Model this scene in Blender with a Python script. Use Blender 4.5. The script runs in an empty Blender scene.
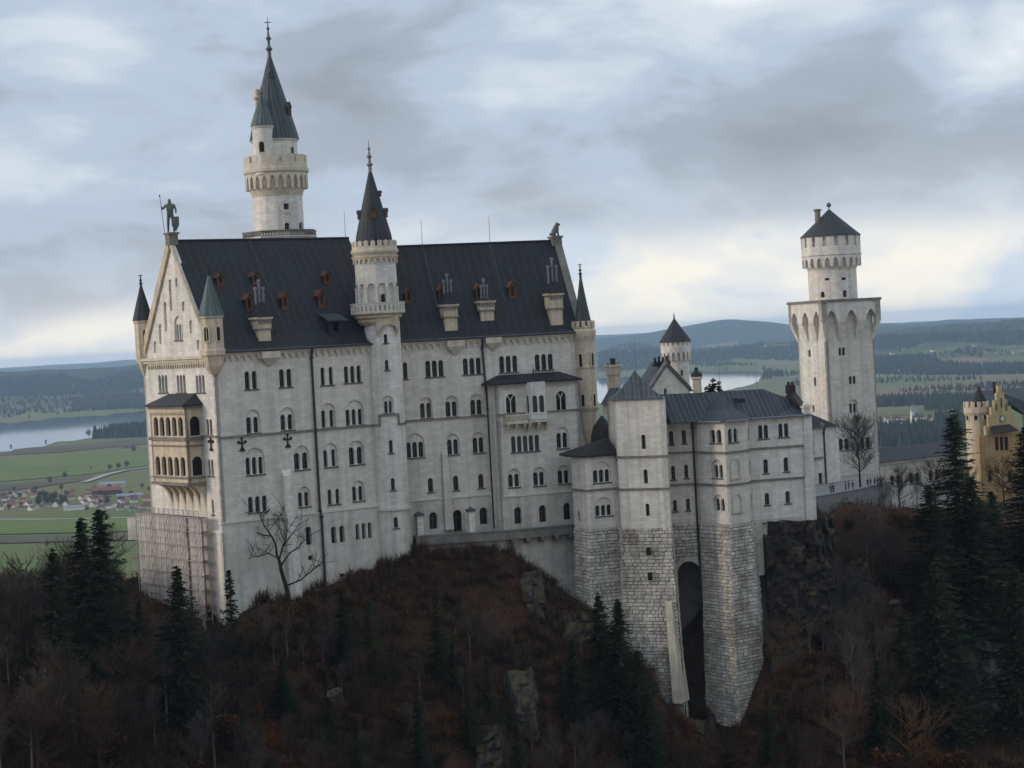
import bpy, bmesh, math, random
import numpy as np
from mathutils import Vector, Matrix, noise
from mathutils.geometry import delaunay_2d_cdt
PI = math.pi
R = math.radians
rnd = random.Random(11)
SC = bpy.context.scene
COL = SC.collection

# ------------------------------------------------------------------ camera
F = 2000.0                       # focal length in pixels of a 1024 wide picture
PITCH, ROLL = R(1.346), R(3.1)
f_ = Vector((0, math.cos(PITCH), -math.sin(PITCH)))
r0_ = Vector((1, 0, 0))
u0_ = Vector((0, math.sin(PITCH), math.cos(PITCH)))
R_ = r0_ * math.cos(ROLL) - u0_ * math.sin(ROLL)
U_ = r0_ * math.sin(ROLL) + u0_ * math.cos(ROLL)
cam = bpy.data.cameras.new('camera')
camo = bpy.data.objects.new('camera', cam)
COL.objects.link(camo)
cam.sensor_width = 36
cam.lens = 36 * F / 1024
cam.clip_start = 1
cam.clip_end = 90000
camo.matrix_world = Matrix((R_, U_, -f_)).transposed().to_4x4()
SC.camera = camo

# ------------------------------------------------------------------ world, sun, exposure
SUN_AZ, SUN_EL = R(-100), R(17)      # azimuth clockwise from +Y (the view direction): the light comes from the left
w = bpy.data.worlds.new('World')
SC.world = w
w.use_nodes = True
nt = w.node_tree
nt.nodes.clear()
def wn(t, **k):
    n = nt.nodes.new(t)
    for a, b in k.items(): setattr(n, a, b)
    return n
def wl(a, b): nt.links.new(a, b)
def wmath(op, a, b=None, clamp=False):
    n = wn('ShaderNodeMath', operation=op, use_clamp=clamp)
    for i, v in enumerate((a, b)):
        if v is None: continue
        if isinstance(v, (int, float)): n.inputs[i].default_value = v
        else: wl(v, n.inputs[i])
    return n.outputs[0]
def wmix(fac, a, b, blend='MIX'):
    n = wn('ShaderNodeMix', data_type='RGBA', blend_type=blend)
    for s, v in ((n.inputs[0], fac), (n.inputs[6], a), (n.inputs[7], b)):
        if isinstance(v, (int, float)): s.default_value = v
        elif isinstance(v, tuple): s.default_value = v + (1,)
        else: wl(v, s)
    return n.outputs[2]
def wramp(fac, pts, interp='EASE'):
    n = wn('ShaderNodeValToRGB')
    e = n.color_ramp.elements
    n.color_ramp.interpolation = interp
    while len(e) < len(pts): e.new(0.5)
    for i, (p, c) in enumerate(pts):
        e[i].position = p
        e[i].color = (c + (1,)) if isinstance(c, tuple) else (c, c, c, 1)
    wl(fac, n.inputs[0])
    return n.outputs[0]
tc = wn('ShaderNodeTexCoord')
sep = wn('ShaderNodeSeparateXYZ'); wl(tc.outputs['Generated'], sep.inputs[0])
zc = wmath('MAXIMUM', sep.outputs[2], 0.0)
den = wmath('ADD', zc, 0.10)
cu = wmath('DIVIDE', sep.outputs[0], den)
cv = wmath('DIVIDE', sep.outputs[1], den)
comb = wn('ShaderNodeCombineXYZ'); wl(cu, comb.inputs[0]); wl(cv, comb.inputs[1])
def wnoise(scale, detail, rough, dist=0.0, offs=(0, 0, 0), sc=(1, 1, 1)):
    m = wn('ShaderNodeMapping'); wl(tc.outputs['Generated'], m.inputs[0])
    m.inputs[1].default_value = offs; m.inputs[3].default_value = sc
    n = wn('ShaderNodeTexNoise'); wl(m.outputs[0], n.inputs['Vector'])
    n.inputs['Scale'].default_value = scale; n.inputs['Detail'].default_value = detail
    n.inputs['Roughness'].default_value = rough; n.inputs['Distortion'].default_value = dist
    return n.outputs[0]
big = wnoise(1.0, 3, 0.5, 0.2, (3.1, 0.4, 1.37), (3.8, 3.8, 8.5))
mid = wnoise(2.2, 7, 0.56, 0.25, (7.3, 2.9, 0.3), (4.4, 4.4, 10.5))
sum_ = wmath('ADD', wmath('MULTIPLY', big, 0.6), wmath('MULTIPLY', mid, 0.4))
# a thin bright break in the cloud high on the right, and a heavier grey deck across the middle
gx_ = wmath('DIVIDE', wmath('SUBTRACT', sep.outputs[0], 0.232), 0.05); gz_ = wmath('DIVIDE', wmath('SUBTRACT', sep.outputs[2], 0.128), 0.028)
gap = wramp(wmath('ADD', wmath('MULTIPLY', gx_, gx_), wmath('MULTIPLY', gz_, gz_)), [(0.0, 1.0), (1.0, 0.0)])
deck = wramp(zc, [(0.045, 0.0), (0.085, 1.0), (0.125, 0.0)])
sum_ = wmath('ADD', wmath('ADD', sum_, wmath('MULTIPLY', gap, 0.12)), wmath('MULTIPLY', deck, -0.022))
cloud = wramp(sum_, [(0.34, (0.215, 0.245, 0.295)), (0.45, (0.275, 0.315, 0.38)), (0.52, (0.345, 0.41, 0.505)), (0.60, (0.475, 0.53, 0.59)), (0.69, (0.70, 0.72, 0.73))])
# the brighter, creamier band of clear air above the horizon
# (the clear band is deeper towards the right, and its upper edge is a ragged cloud base)
zl_ = wmath('ADD', zc, wmath('MULTIPLY', wmath('MAXIMUM', wmath('MULTIPLY', wmath('ADD', sep.outputs[0], 0.02), -1.0), 0.0), 0.14))
zl_ = wmath('ADD', zl_, wmath('MULTIPLY', wmath('SUBTRACT', mid, 0.5), 0.05))
zl_ = wmath('ADD', zl_, wmath('MULTIPLY', wmath('SUBTRACT', big, 0.5), 0.05))
low = wramp(zl_, [(0.0, 1.0), (0.040, 0.95), (0.056, 0.18), (0.085, 0.0)])
lowc = wramp(mid, [(0.36, (0.46, 0.53, 0.61)), (0.48, (0.62, 0.63, 0.62)), (0.60, (0.74, 0.705, 0.63))])
lowf = wmath('MULTIPLY', low, wramp(sum_, [(0.34, 0.6), (0.5, 1.0)]))
skyc = wmix(lowf, cloud, lowc)
# overhead the cloud is thinner and brighter, as under any overcast
zen = wramp(sep.outputs[2], [(0.18, 1.0), (0.6, 2.1)])
skyc = wmix(1.0, skyc, zen, 'MULTIPLY')
skyc = wmix(1.0, skyc, wramp(wmath('ADD', wmath('MULTIPLY', sep.outputs[1], 0.5), 0.5), [(0.35, 0.82), (0.8, 1.0)]), 'MULTIPLY')
nis = wn('ShaderNodeTexSky', sky_type='NISHITA', sun_disc=False, sun_elevation=SUN_EL, sun_rotation=SUN_AZ)
nis.air_density = 1.2; nis.dust_density = 2.0
bg1 = wn('ShaderNodeBackground'); wl(nis.outputs[0], bg1.inputs[0]); bg1.inputs[1].default_value = 0.05
bg2 = wn('ShaderNodeBackground'); wl(skyc, bg2.inputs[0]); bg2.inputs[1].default_value = 1.0
ms = wn('ShaderNodeMixShader'); ms.inputs[0].default_value = 0.88
wl(bg1.outputs[0], ms.inputs[1]); wl(bg2.outputs[0], ms.inputs[2])
wo = wn('ShaderNodeOutputWorld'); wl(ms.outputs[0], wo.inputs[0])

sl = bpy.data.lights.new('sun', 'SUN')
sl.energy = 1.3; sl.angle = R(20); sl.color = (1, 0.86, 0.70)
so = bpy.data.objects.new('sun', sl); COL.objects.link(so)
sd = Vector((math.sin(SUN_AZ) * math.cos(SUN_EL), math.cos(SUN_AZ) * math.cos(SUN_EL), math.sin(SUN_EL)))
so.rotation_euler = sd.to_track_quat('Z', 'Y').to_euler()
so.location = (-300, 100, 200)
SC.view_settings.view_transform = 'Standard'
SC.view_settings.look = 'None'
SC.view_settings.exposure = 0.62
SC.view_settings.gamma = 1.0
SC.render.engine = 'CYCLES'
SC.cycles.volume_bounces = 1
SC.cycles.max_bounces = 6
SC.cycles.transparent_max_bounces = 24

# ------------------------------------------------------------------ photograph <-> place
def ray(px, py):
    return f_ + R_ * ((px - 512) / F) + U_ * ((384 - py) / F)
def at(px, py, D):
    r = ray(px, py); t = D / r.y
    return r * t
def proj(p):
    q = Vector(p); d = q.dot(f_)
    return 512 + F * q.dot(R_) / d, 384 - F * q.dot(U_) / d
def axis_z(c, py):
    z0, z1 = 0.0, 20.0
    for _ in range(4):
        y0 = proj((c[0], c[1], z0))[1]; y1 = proj((c[0], c[1], z1))[1]
        if abs(y1 - y0) < 1e-9: break
        z0, z1 = z1, z1 + (py - y1) * (z1 - z0) / (y1 - y0)
    return z1
def P2(px, py, D):
    p = at(px, py, D); return Vector((p.x, p.y))

# ------------------------------------------------------------------ materials
def mat(name, col, rough=0.85, var=0.2, scale=0.4, col2=None, uv=False, brick=None, streak=0.0, bump=0.0,
        spec=0.25, seams=None, island=0.0, detail=6, objrand=None, metallic=0.0, spot=None):
    m = bpy.data.materials.new(name); m.use_nodes = True
    t = m.node_tree; bs = t.nodes['Principled BSDF']
    def N(ty, **k):
        n = t.nodes.new(ty)
        for a, b in k.items(): setattr(n, a, b)
        return n
    L = t.links.new
    def mixc(fac, a, b, bl='MIX'):
        n = N('ShaderNodeMix', data_type='RGBA', blend_type=bl)
        for s, v in ((n.inputs[0], fac), (n.inputs[6], a), (n.inputs[7], b)):
            if isinstance(v, (int, float)): s.default_value = v
            elif isinstance(v, tuple): s.default_value = v + (1,)
            else: L(v, s)
        return n.outputs[2]
    def ramp(fac, pts):
        n = N('ShaderNodeValToRGB'); e = n.color_ramp.elements
        while len(e) < len(pts): e.new(0.5)
        for i, (p, c) in enumerate(pts):
            e[i].position = p; e[i].color = (c + (1,)) if isinstance(c, tuple) else (c, c, c, 1)
        L(fac, n.inputs[0]); return n.outputs[0]
    tcn = N('ShaderNodeTexCoord')
    co = tcn.outputs['UV'] if uv else tcn.outputs['Object']
    oc = tcn.outputs['Object']
    def noi(sc, det=detail, vec=None, ro=0.6, s3=None):
        v = vec or oc
        if s3:
            mp = N('ShaderNodeMapping'); L(v, mp.inputs[0]); mp.inputs[3].default_value = s3; v = mp.outputs[0]
        n = N('ShaderNodeTexNoise'); L(v, n.inputs['Vector'])
        n.inputs['Scale'].default_value = sc; n.inputs['Detail'].default_value = det; n.inputs['Roughness'].default_value = ro
        return n.outputs[0]
    c2 = col2 or tuple(c * (1 - var) for c in col)
    out = mixc(ramp(noi(scale), [(0.35, 0.0), (0.65, 1.0)]), col, c2)
    if var: out = mixc(1.0, out, ramp(noi(scale * 5.5), [(0.3, 1 - var * 0.7), (0.7, 1 + var * 0.5)]), 'MULTIPLY')
    height = None
    if spot:
        out = mixc(ramp(noi(spot[0]), [(spot[1], 0.0), (spot[1] + 0.08, 1.0)]), out, spot[2])
    if brick:
        bw, bh, dk = brick
        b = N('ShaderNodeTexBrick'); L(co, b.inputs['Vector'])
        b.inputs['Scale'].default_value = 1; b.inputs['Brick Width'].default_value = bw; b.inputs['Row Height'].default_value = bh
        b.inputs['Mortar Size'].default_value = 0.018; b.inputs['Mortar Smooth'].default_value = 0.4
        b.inputs['Color1'].default_value = (1, 1, 1, 1); b.inputs['Color2'].default_value = (1 - dk, 1 - dk, 1 - dk, 1)
        b.inputs['Mortar'].default_value = (1 - dk * 1.8,) * 3 + (1,)
        out = mixc(1.0, out, b.outputs['Color'], 'MULTIPLY')
        height = b.outputs['Fac']
    if streak:
        s = ramp(noi(1.0, 4, None, 0.55, (1.1, 1.1, 0.05)), [(0.42, 1.0), (0.72, 1 - streak)])
        out = mixc(1.0, out, s, 'MULTIPLY')
    if seams:
        wv = N('ShaderNodeTexWave', wave_type='BANDS', bands_direction='X'); L(tcn.outputs['UV'], wv.inputs['Vector'])
        wv.inputs['Scale'].default_value = seams[0]; wv.inputs['Distortion'].default_value = 0
        sm = ramp(wv.outputs['Fac'], [(0.86, 0.0), (1.0, 1.0)])
        out = mixc(sm, out, tuple(min(1, c * seams[1]) for c in col))
        height = sm
        st = ramp(noi(1.0, 4, tcn.outputs['UV'], 0.6, (0.9, 0.06, 1)), [(0.45, 0.0), (0.75, seams[2])])
        out = mixc(st, out, seams[3])
    if island:
        g = N('ShaderNodeNewGeometry')
        out = mixc(1.0, out, ramp(g.outputs['Random Per Island'], [(0, 1 - island), (1, 1 + island)]), 'MULTIPLY')
    if objrand:
        oi = N('ShaderNodeObjectInfo')
        out = mixc(ramp(oi.outputs['Random'], [(objrand[0], 0.0), (min(1, objrand[0] + 0.15), 1.0)]), out, objrand[1])
    if objrand:
        out = mixc(ramp(oi.outputs['Color'] if False else noi(0.11, 1), [(0.60, 0.0), (0.68, 0.7)]), out, (0.045, 0.05, 0.056)) if name == 'dark_window_glass' else out
    L(out, bs.inputs['Base Color'])
    bs.inputs['Roughness'].default_value = rough
    bs.inputs['Specular IOR Level'].default_value = spec
    bs.inputs['Metallic'].default_value = metallic
    if bump:
        bp = N('ShaderNodeBump'); bp.inputs['Strength'].default_value = min(1, bump); bp.inputs['Distance'].default_value = 0.06
        hh = noi(scale * 9)
        if height is not None:
            ad = N('ShaderNodeMath', operation='SUBTRACT'); L(hh, ad.inputs[0]); L(height, ad.inputs[1])
            if seams: ad.operation = 'ADD'
            hh = ad.outputs[0]
        L(hh, bp.inputs['Height']); L(bp.outputs[0], bs.inputs['Normal'])
    return m
M = {}
M['lime'] = mat('limestone_ashlar', (0.64, 0.592, 0.512), var=0.10, scale=0.13, uv=True, brick=(1.3, 0.5, 0.16), streak=0.2, bump=0.4, spot=(0.22, 0.66, (0.57, 0.525, 0.455)))
M['lime2'] = mat('pale_limestone', (0.69, 0.645, 0.57), var=0.10, scale=0.2, uv=True, brick=(1.3, 0.5, 0.17), streak=0.28, bump=0.35)
M['render'] = mat('weathered_plinth_stone', (0.57, 0.53, 0.46), var=0.25, scale=0.12, uv=True, brick=(1.4, 0.6, 0.08), streak=0.26, bump=0.3, spot=(0.16, 0.61, (0.40, 0.365, 0.31)))
M['tan'] = mat('tan_sandstone', (0.60, 0.50, 0.36), var=0.18, scale=0.35, uv=True, brick=(0.9, 0.4, 0.1), streak=0.3, bump=0.2)
M['trim'] = mat('carved_limestone', (0.57, 0.50, 0.39), var=0.22, scale=0.8, streak=0.2)
M['column'] = mat('white_column_stone', (0.62, 0.60, 0.55), var=0.12, scale=1.0)
M['sill'] = mat('dark_sill_stone', (0.10, 0.095, 0.09), var=0.3, scale=1.2)  # near-black stone for sills, pier caps and clock rim
M['band'] = mat('weathered_string_stone', (0.20, 0.185, 0.16), var=0.35, scale=0.6)
M['white'] = mat('pale_ledge_stone', (0.545, 0.51, 0.45), var=0.18, scale=0.7)
M['glass'] = mat('dark_window_glass', (0.011, 0.010, 0.011), rough=0.3, var=0.3, scale=1.5, spec=0.18, objrand=(0.80, (0.030, 0.013, 0.011)))
M['slate'] = mat('dark_slate', (0.0205, 0.0225, 0.0275), rough=0.62, var=0.35, scale=0.25, seams=(0.22, 1.25, 0.5, (0.027, 0.026, 0.027)), spec=0.16, bump=0.25, col2=(0.018, 0.017, 0.017))
M['seam'] = mat('seamed_lead_roof', (0.028, 0.031, 0.036), rough=0.65, var=0.3, scale=0.3, spec=0.2, seams=(0.38, 2.4, 0.6, (0.065, 0.075, 0.082)), bump=0.3)
M['brownroof'] = mat('brown_slate', (0.027, 0.022, 0.021), rough=0.7, var=0.3, scale=0.4, spec=0.25)
M['copper'] = mat('weathered_copper', (0.036, 0.046, 0.047), rough=0.6, var=0.35, scale=0.5, spec=0.3, seams=(0.4, 2.2, 0.7, (0.065, 0.088, 0.086)), bump=0.2)
M['verdigris'] = mat('pale_green_copper', (0.062, 0.085, 0.084), rough=0.6, var=0.35, scale=0.5, spec=0.3, seams=(0.4, 1.8, 0.6, (0.095, 0.125, 0.122)))
M['spire'] = mat('dark_spire_slate', (0.026, 0.028, 0.030), rough=0.65, var=0.35, scale=0.4, spec=0.25, seams=(0.4, 1.8, 0.5, (0.042, 0.048, 0.050)))
M['bronze'] = mat('green_bronze', (0.085, 0.105, 0.095), rough=0.5, var=0.4, scale=2.0, spec=0.4)
M['iron'] = mat('black_iron', (0.02, 0.02, 0.022), rough=0.6, var=0.2, scale=2.0)
M['pipe'] = mat('dark_downpipe', (0.035, 0.032, 0.030), rough=0.5, var=0.3, scale=0.5)
M['frame'] = mat('grey_window_frame', (0.16, 0.14, 0.12), var=0.2, scale=2.0)
M['strip'] = mat('weathered_lead_strip', (0.07, 0.072, 0.078), rough=0.6, var=0.3, scale=0.5)
M['lead'] = mat('grey_chimney_metal', (0.17, 0.175, 0.185), rough=0.5, var=0.3, scale=2.0)
M['redwood'] = mat('red_painted_wood', (0.14, 0.058, 0.029), rough=0.85, var=0.3, scale=1.5)
M['block'] = mat('rough_hewn_block', (0.53, 0.49, 0.42), var=0.3, scale=0.25, island=0.22, bump=0.9, streak=0.4, spot=(0.09, 0.55, (0.27, 0.235, 0.19)))
M['joint'] = mat('joint_mortar_and_niche_shade', (0.19, 0.175, 0.15), var=0.3, scale=0.4)
M['yellow'] = mat('yellow_sandstone', (0.48, 0.375, 0.19), var=0.22, scale=0.4, uv=True, brick=(0.8, 0.4, 0.1), streak=0.25)
M['orange'] = mat('orange_brick', (0.42, 0.27, 0.125), var=0.25, scale=0.4, uv=True, brick=(0.5, 0.25, 0.1), streak=0.25)
M['steel'] = mat('grey_scaffold_steel', (0.33, 0.32, 0.305), rough=0.5, var=0.2, scale=1.0)
M['plank'] = mat('scaffold_plank', (0.24, 0.10, 0.06), var=0.3, scale=0.8)
M['clock'] = mat('white_clock_face', (0.78, 0.77, 0.74), var=0.05, scale=2)
M['gravel'] = mat('pale_gravel', (0.20, 0.195, 0.185), var=0.2, scale=0.5)
# dust netting: real gaps between the threads let the wall behind show
def net_mat():
    m = mat('white_dust_netting', (0.60, 0.55, 0.51), var=0.22, scale=0.5, streak=0.25)
    t = m.node_tree; bs = t.nodes['Principled BSDF']; out = t.nodes['Material Output']
    tr = t.nodes.new('ShaderNodeBsdfTransparent'); mx = t.nodes.new('ShaderNodeMixShader')
    mx.inputs[0].default_value = 0.72
    t.links.new(tr.outputs[0], mx.inputs[1]); t.links.new(bs.outputs[0], mx.inputs[2]); t.links.new(mx.outputs[0], out.inputs[0])
    return m
M['net'] = net_mat()

# ------------------------------------------------------------------ mesh helpers
WORLD = {}
class MB:
    def __init__(self): self.v = []; self.f = []; self.m = []; self.uv = []
    def add(self, vs, fs, mi=0, uvs=None):
        b = len(self.v); self.v.extend([tuple(p) for p in vs])
        for f in fs:
            self.f.append(tuple(b + i for i in f)); self.m.append(mi)
            if uvs is None: self.uv.append([(self.v[b + i][0] + self.v[b + i][1], self.v[b + i][2]) for i in f])
            else: self.uv.append([uvs[i] for i in f])
    def quad(self, a, b, c, d, mi=0, uvs=None): self.add([a, b, c, d], [(0, 1, 2, 3)], mi, uvs)
    def obox(self, c, ax, ay, az, mi=0):                 # centre and three half-axis vectors
        c = Vector(c); ax, ay, az = Vector(ax), Vector(ay), Vector(az)
        vs = [c + ax * i + ay * j + az * k for k in (-1, 1) for j in (-1, 1) for i in (-1, 1)]
        self.add(vs, [(0, 2, 3, 1), (4, 5, 7, 6), (0, 1, 5, 4), (2, 6, 7, 3), (0, 4, 6, 2), (1, 3, 7, 5)], mi)
    def box(self, c, sx, sy, sz, rz=0, mi=0):
        d = Vector((math.cos(rz), math.sin(rz), 0)); n = Vector((-d.y, d.x, 0))
        self.obox(c, d * sx / 2, n * sy / 2, Vector((0, 0, sz / 2)), mi)
    def tube(self, p0, p1, r0, r1=None, n=6, mi=0, caps=True):
        p0, p1 = Vector(p0), Vector(p1); r1 = r0 if r1 is None else r1
        d = (p1 - p0)
        if d.length < 1e-6: return
        d.normalize(); a = d.orthogonal().normalized(); b = d.cross(a)
        vs = [p + (a * math.cos(2 * PI * i / n) + b * math.sin(2 * PI * i / n)) * r for p, r in ((p0, r0), (p1, r1)) for i in range(n)]
        fs = [(i, (i + 1) % n, n + (i + 1) % n, n + i) for i in range(n)]
        if caps: fs += [tuple(range(n - 1, -1, -1)), tuple(range(n, 2 * n))]
        self.add(vs, fs, mi)
    def lathe(self, c, prof, n=24, mi=0, ph=0.0, cap=True):
        vs = []; uvs = []
        rm = max(r for r, z in prof)
        for r, z in prof:
            for i in range(n + 1):
                a = ph + 2 * PI * i / n
                vs.append((c[0] + r * math.cos(a), c[1] + r * math.sin(a), z)); uvs.append((2 * PI * rm * i / n, z))
        k = n + 1
        fs = [(j * k + i, j * k + i + 1, (j + 1) * k + i + 1, (j + 1) * k + i) for j in range(len(prof) - 1) for i in range(n)]
        self.add(vs, fs, mi, uvs)
        if cap:
            for j, rev in ((0, True), (len(prof) - 1, False)):
                if prof[j][0] > 1e-3:
                    ring = [vs[j * k + i] for i in range(n)]
                    self.add(ring, [tuple(range(n))[::-1] if rev else tuple(range(n))], mi)
    def prism(self, poly, z0, z1, mi=0, out=0.0, top=True):        # plan polygon, counter-clockwise; out = batter at the foot
        n = len(poly); cx = sum(p[0] for p in poly) / n; cy = sum(p[1] for p in poly) / n
        lo = [(p[0] + (p[0] - cx) * out, p[1] + (p[1] - cy) * out, z0) for p in poly]
        hi = [(p[0], p[1], z1) for p in poly]
        u = 0.0
        for i in range(n):
            j = (i + 1) % n; l = math.hypot(poly[j][0] - poly[i][0], poly[j][1] - poly[i][1])
            self.add([lo[i], lo[j], hi[j], hi[i]], [(0, 1, 2, 3)], mi, [(u, z0), (u + l, z0), (u + l, z1), (u, z1)]); u += l
        if top: self.add(hi, [tuple(range(n))], mi)
    def build(self, name, mats, parent=None, smooth=False, base=None):
        me = bpy.data.meshes.new(name)
        if parent is not None: o0 = WORLD[parent]
        elif base is not None: o0 = Vector(base)
        else:
            xs = [p[0] for p in self.v]; ys = [p[1] for p in self.v]; zs = [p[2] for p in self.v]
            o0 = Vector(((min(xs) + max(xs)) / 2, (min(ys) + max(ys)) / 2, min(zs)))
        me.from_pydata([(p[0] - o0.x, p[1] - o0.y, p[2] - o0.z) for p in self.v], [], self.f)
        mats = mats if isinstance(mats, (list, tuple)) else [mats]
        for m in mats: me.materials.append(M[m] if isinstance(m, str) else m)
        me.polygons.foreach_set('material_index', self.m)
        ul = me.uv_layers.new(name='uv')
        ul.data.foreach_set('uv', [c for f in self.uv for q in f for c in q])
        if smooth:
            me.polygons.foreach_set('use_smooth', [True] * len(me.polygons))
            me.set_sharp_from_angle(angle=R(32))
        me.update()
        o = bpy.data.objects.new(name, me); COL.objects.link(o)
        if parent is not None: o.parent = parent
        else: o.location = o0
        WORLD[o] = o0
        return o
def tag(o, label=None, cat=None, group=None, kind=None):
    if label: o['label'] = label
    if cat: o['category'] = cat
    if group: o['group'] = group
    if kind: o['kind'] = kind
    return o
def thing(name, loc, label, cat, group=None):
    o = bpy.data.objects.new(name, None); COL.objects.link(o)
    o.location = loc; o.empty_display_size = 1; WORLD[o] = Vector(loc)
    return tag(o, label, cat, group)
def copy_tree(o, parent=None, loc=None, rz=None, sc=None, label=None):
    c = o.copy(); COL.objects.link(c)
    if parent is not None: c.parent = parent
    for ch in list(o.children): copy_tree(ch, c)
    if loc is not None: c.location = loc
    if rz is not None: c.rotation_euler = (0, 0, rz)
    if sc is not None: c.scale = sc
    if label: c['label'] = label
    return c

class Plane:                                             # a flat upright wall between two plan points, left to right as seen from outside
    def __init__(s, p0, p1):
        s.p0 = Vector((p0[0], p0[1])); s.p1 = Vector((p1[0], p1[1])); s.d = (s.p1 - s.p0).normalized(); s.n = Vector((s.d.y, -s.d.x)); s.L = (s.p1 - s.p0).length
        s.ug = ()
    def uz(s, px, py):
        r = ray(px, py); q = Vector((r.x, r.y)); t = s.p0.dot(s.n) / q.dot(s.n)
        return (q * t - s.p0).dot(s.d), r.z * t
    def pt(s, u, z, d=0.0):
        q = s.p0 + s.d * u + s.n * d
        return Vector((q.x, q.y, z))
class Cyl:                                               # a round tower wall; u runs round it, 0 at the side nearest the bridge
    def __init__(s, c, r, r_lo=None, z_lo=0, z_hi=1, seg=32):
        s.c = Vector((c[0], c[1])); s.r = r; s.rl = r if r_lo is None else r_lo; s.zl = z_lo; s.zh = z_hi
        s.t = -s.c.normalized(); s.rt = Vector((-s.t.y, s.t.x)); s.L = 2 * PI * r
        s.ug = [(-PI + 2 * PI * i / seg) * r for i in range(1, seg)]
    def rad(s, z):
        k = (z - s.zl) / (s.zh - s.zl); k = max(0, min(1, k)); return s.rl + (s.r - s.rl) * k
    def uz(s, px, py):
        r = ray(px, py); q = Vector((r.x, r.y)); z = 0
        for _ in range(3):
            rr = s.rad(z); a = q.dot(q); b = -2 * q.dot(s.c); cc = s.c.dot(s.c) - rr * rr
            dis = b * b - 4 * a * cc
            t = (-b - math.sqrt(max(dis, 0))) / (2 * a); z = r.z * t
        v = q * t - s.c
        return math.atan2(v.dot(s.rt), v.dot(s.t)) * s.r, z
    def pt(s, u, z, d=0.0):
        a = u / s.r; q = s.c + (s.t * math.cos(a) + s.rt * math.sin(a)) * (s.rad(z) + d)
        return Vector((q.x, q.y, z))

def inpoly(x, y, poly):
    c = False; j = len(poly) - 1
    for i in range(len(poly)):
        xi, yi = poly[i]; xj, yj = poly[j]
        if (yi > y) != (yj > y) and x < (xj - xi) * (y - yi) / (yj - yi) + xi: c = not c
        j = i
    return c
def tri_region(outline, holes, ug=()):
    vs = []; es = []
    for loop in [outline] + list(holes):
        b = len(vs); n = len(loop); vs += [Vector(p) for p in loop]; es += [(b + i, b + (i + 1) % n) for i in range(n)]
    z0 = min(p[1] for p in outline) - 0.5; z1 = max(p[1] for p in outline) + 0.5
    u0 = min(p[0] for p in outline); u1 = max(p[0] for p in outline)
    for u in ug:
        if u0 + 0.01 < u < u1 - 0.01:
            b = len(vs); vs += [Vector((u, z0)), Vector((u, z1))]; es.append((b, b + 1))
    rv, re, rf = delaunay_2d_cdt(vs, es, [], 0, 1e-4)[:3]
    hb = [(min(p[0] for p in h), max(p[0] for p in h), min(p[1] for p in h), max(p[1] for p in h), h) for h in holes]
    fs = []
    for f in rf:
        x = sum(rv[i].x for i in f) / 3; y = sum(rv[i].y for i in f) / 3
        if not inpoly(x, y, outline): continue
        if any(a < x < b and c < y < d and inpoly(x, y, h) for a, b, c, d, h in hb): continue
        fs.append(tuple(f))
    return [(v.x, v.y) for v in rv], fs
def plate(mb, W, outline, holes=(), d1=0.0, d0=None, mi=0, mis=None, back=False):
    vs, fs = tri_region(outline, holes, W.ug)
    mb.add([W.pt(u, z, d1) for u, z in vs], fs, mi, vs)
    if d0 is not None:
        es = set()
        for f in fs:
            for i in range(3): es.add((f[i], f[(i + 1) % 3]))
        for a, b in es:
            if (b, a) in es: continue
            pa, pb = vs[a], vs[b]
            mb.add([W.pt(pb[0], pb[1], d1), W.pt(pa[0], pa[1], d1), W.pt(pa[0], pa[1], d0), W.pt(pb[0], pb[1], d0)], [(0, 1, 2, 3)],
                   mi if mis is None else mis, [(pb[0], pb[1]), (pa[0], pa[1]), (pa[0] + .3, pa[1] + .3), (pb[0] + .3, pb[1] + .3)])
        if back: mb.add([W.pt(u, z, d0) for u, z in vs], [f[::-1] for f in fs], mi, vs)
def rect(u0, u1, z0, z1): return [(u0, z0), (u1, z0), (u1, z1), (u0, z1)]
def light(cx, zb, zt, wd, n=7, kind='round'):
    h = wd / 2
    if kind == 'rect': return rect(cx - h, cx + h, zb, zt)
    if kind == 'point':
        return [(cx - h, zb), (cx + h, zb), (cx + h, zt - wd), (cx + h * .8, zt - wd * .5), (cx + h * .4, zt - wd * .17), (cx, zt), (cx - h * .4, zt - wd * .17), (cx - h * .8, zt - wd * .5), (cx - h, zt - wd)]
    zs = max(zt - h, zb + 0.05)
    return [(cx - h, zb), (cx + h, zb)] + [(cx + h * math.cos(PI * i / n), zs + h * math.sin(PI * i / n)) for i in range(n + 1)]
PROTO = {}
def shaft(h, r=0.12):
    mb = MB(); mb.lathe((0, 0), [(r * 1.7, 0), (r * 1.7, .1), (r, .16), (r * .9, h - .3), (r * 1.1, h - .25), (r * 1.8, h - .08), (r * 1.8, h)], 8)
    return mb
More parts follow.
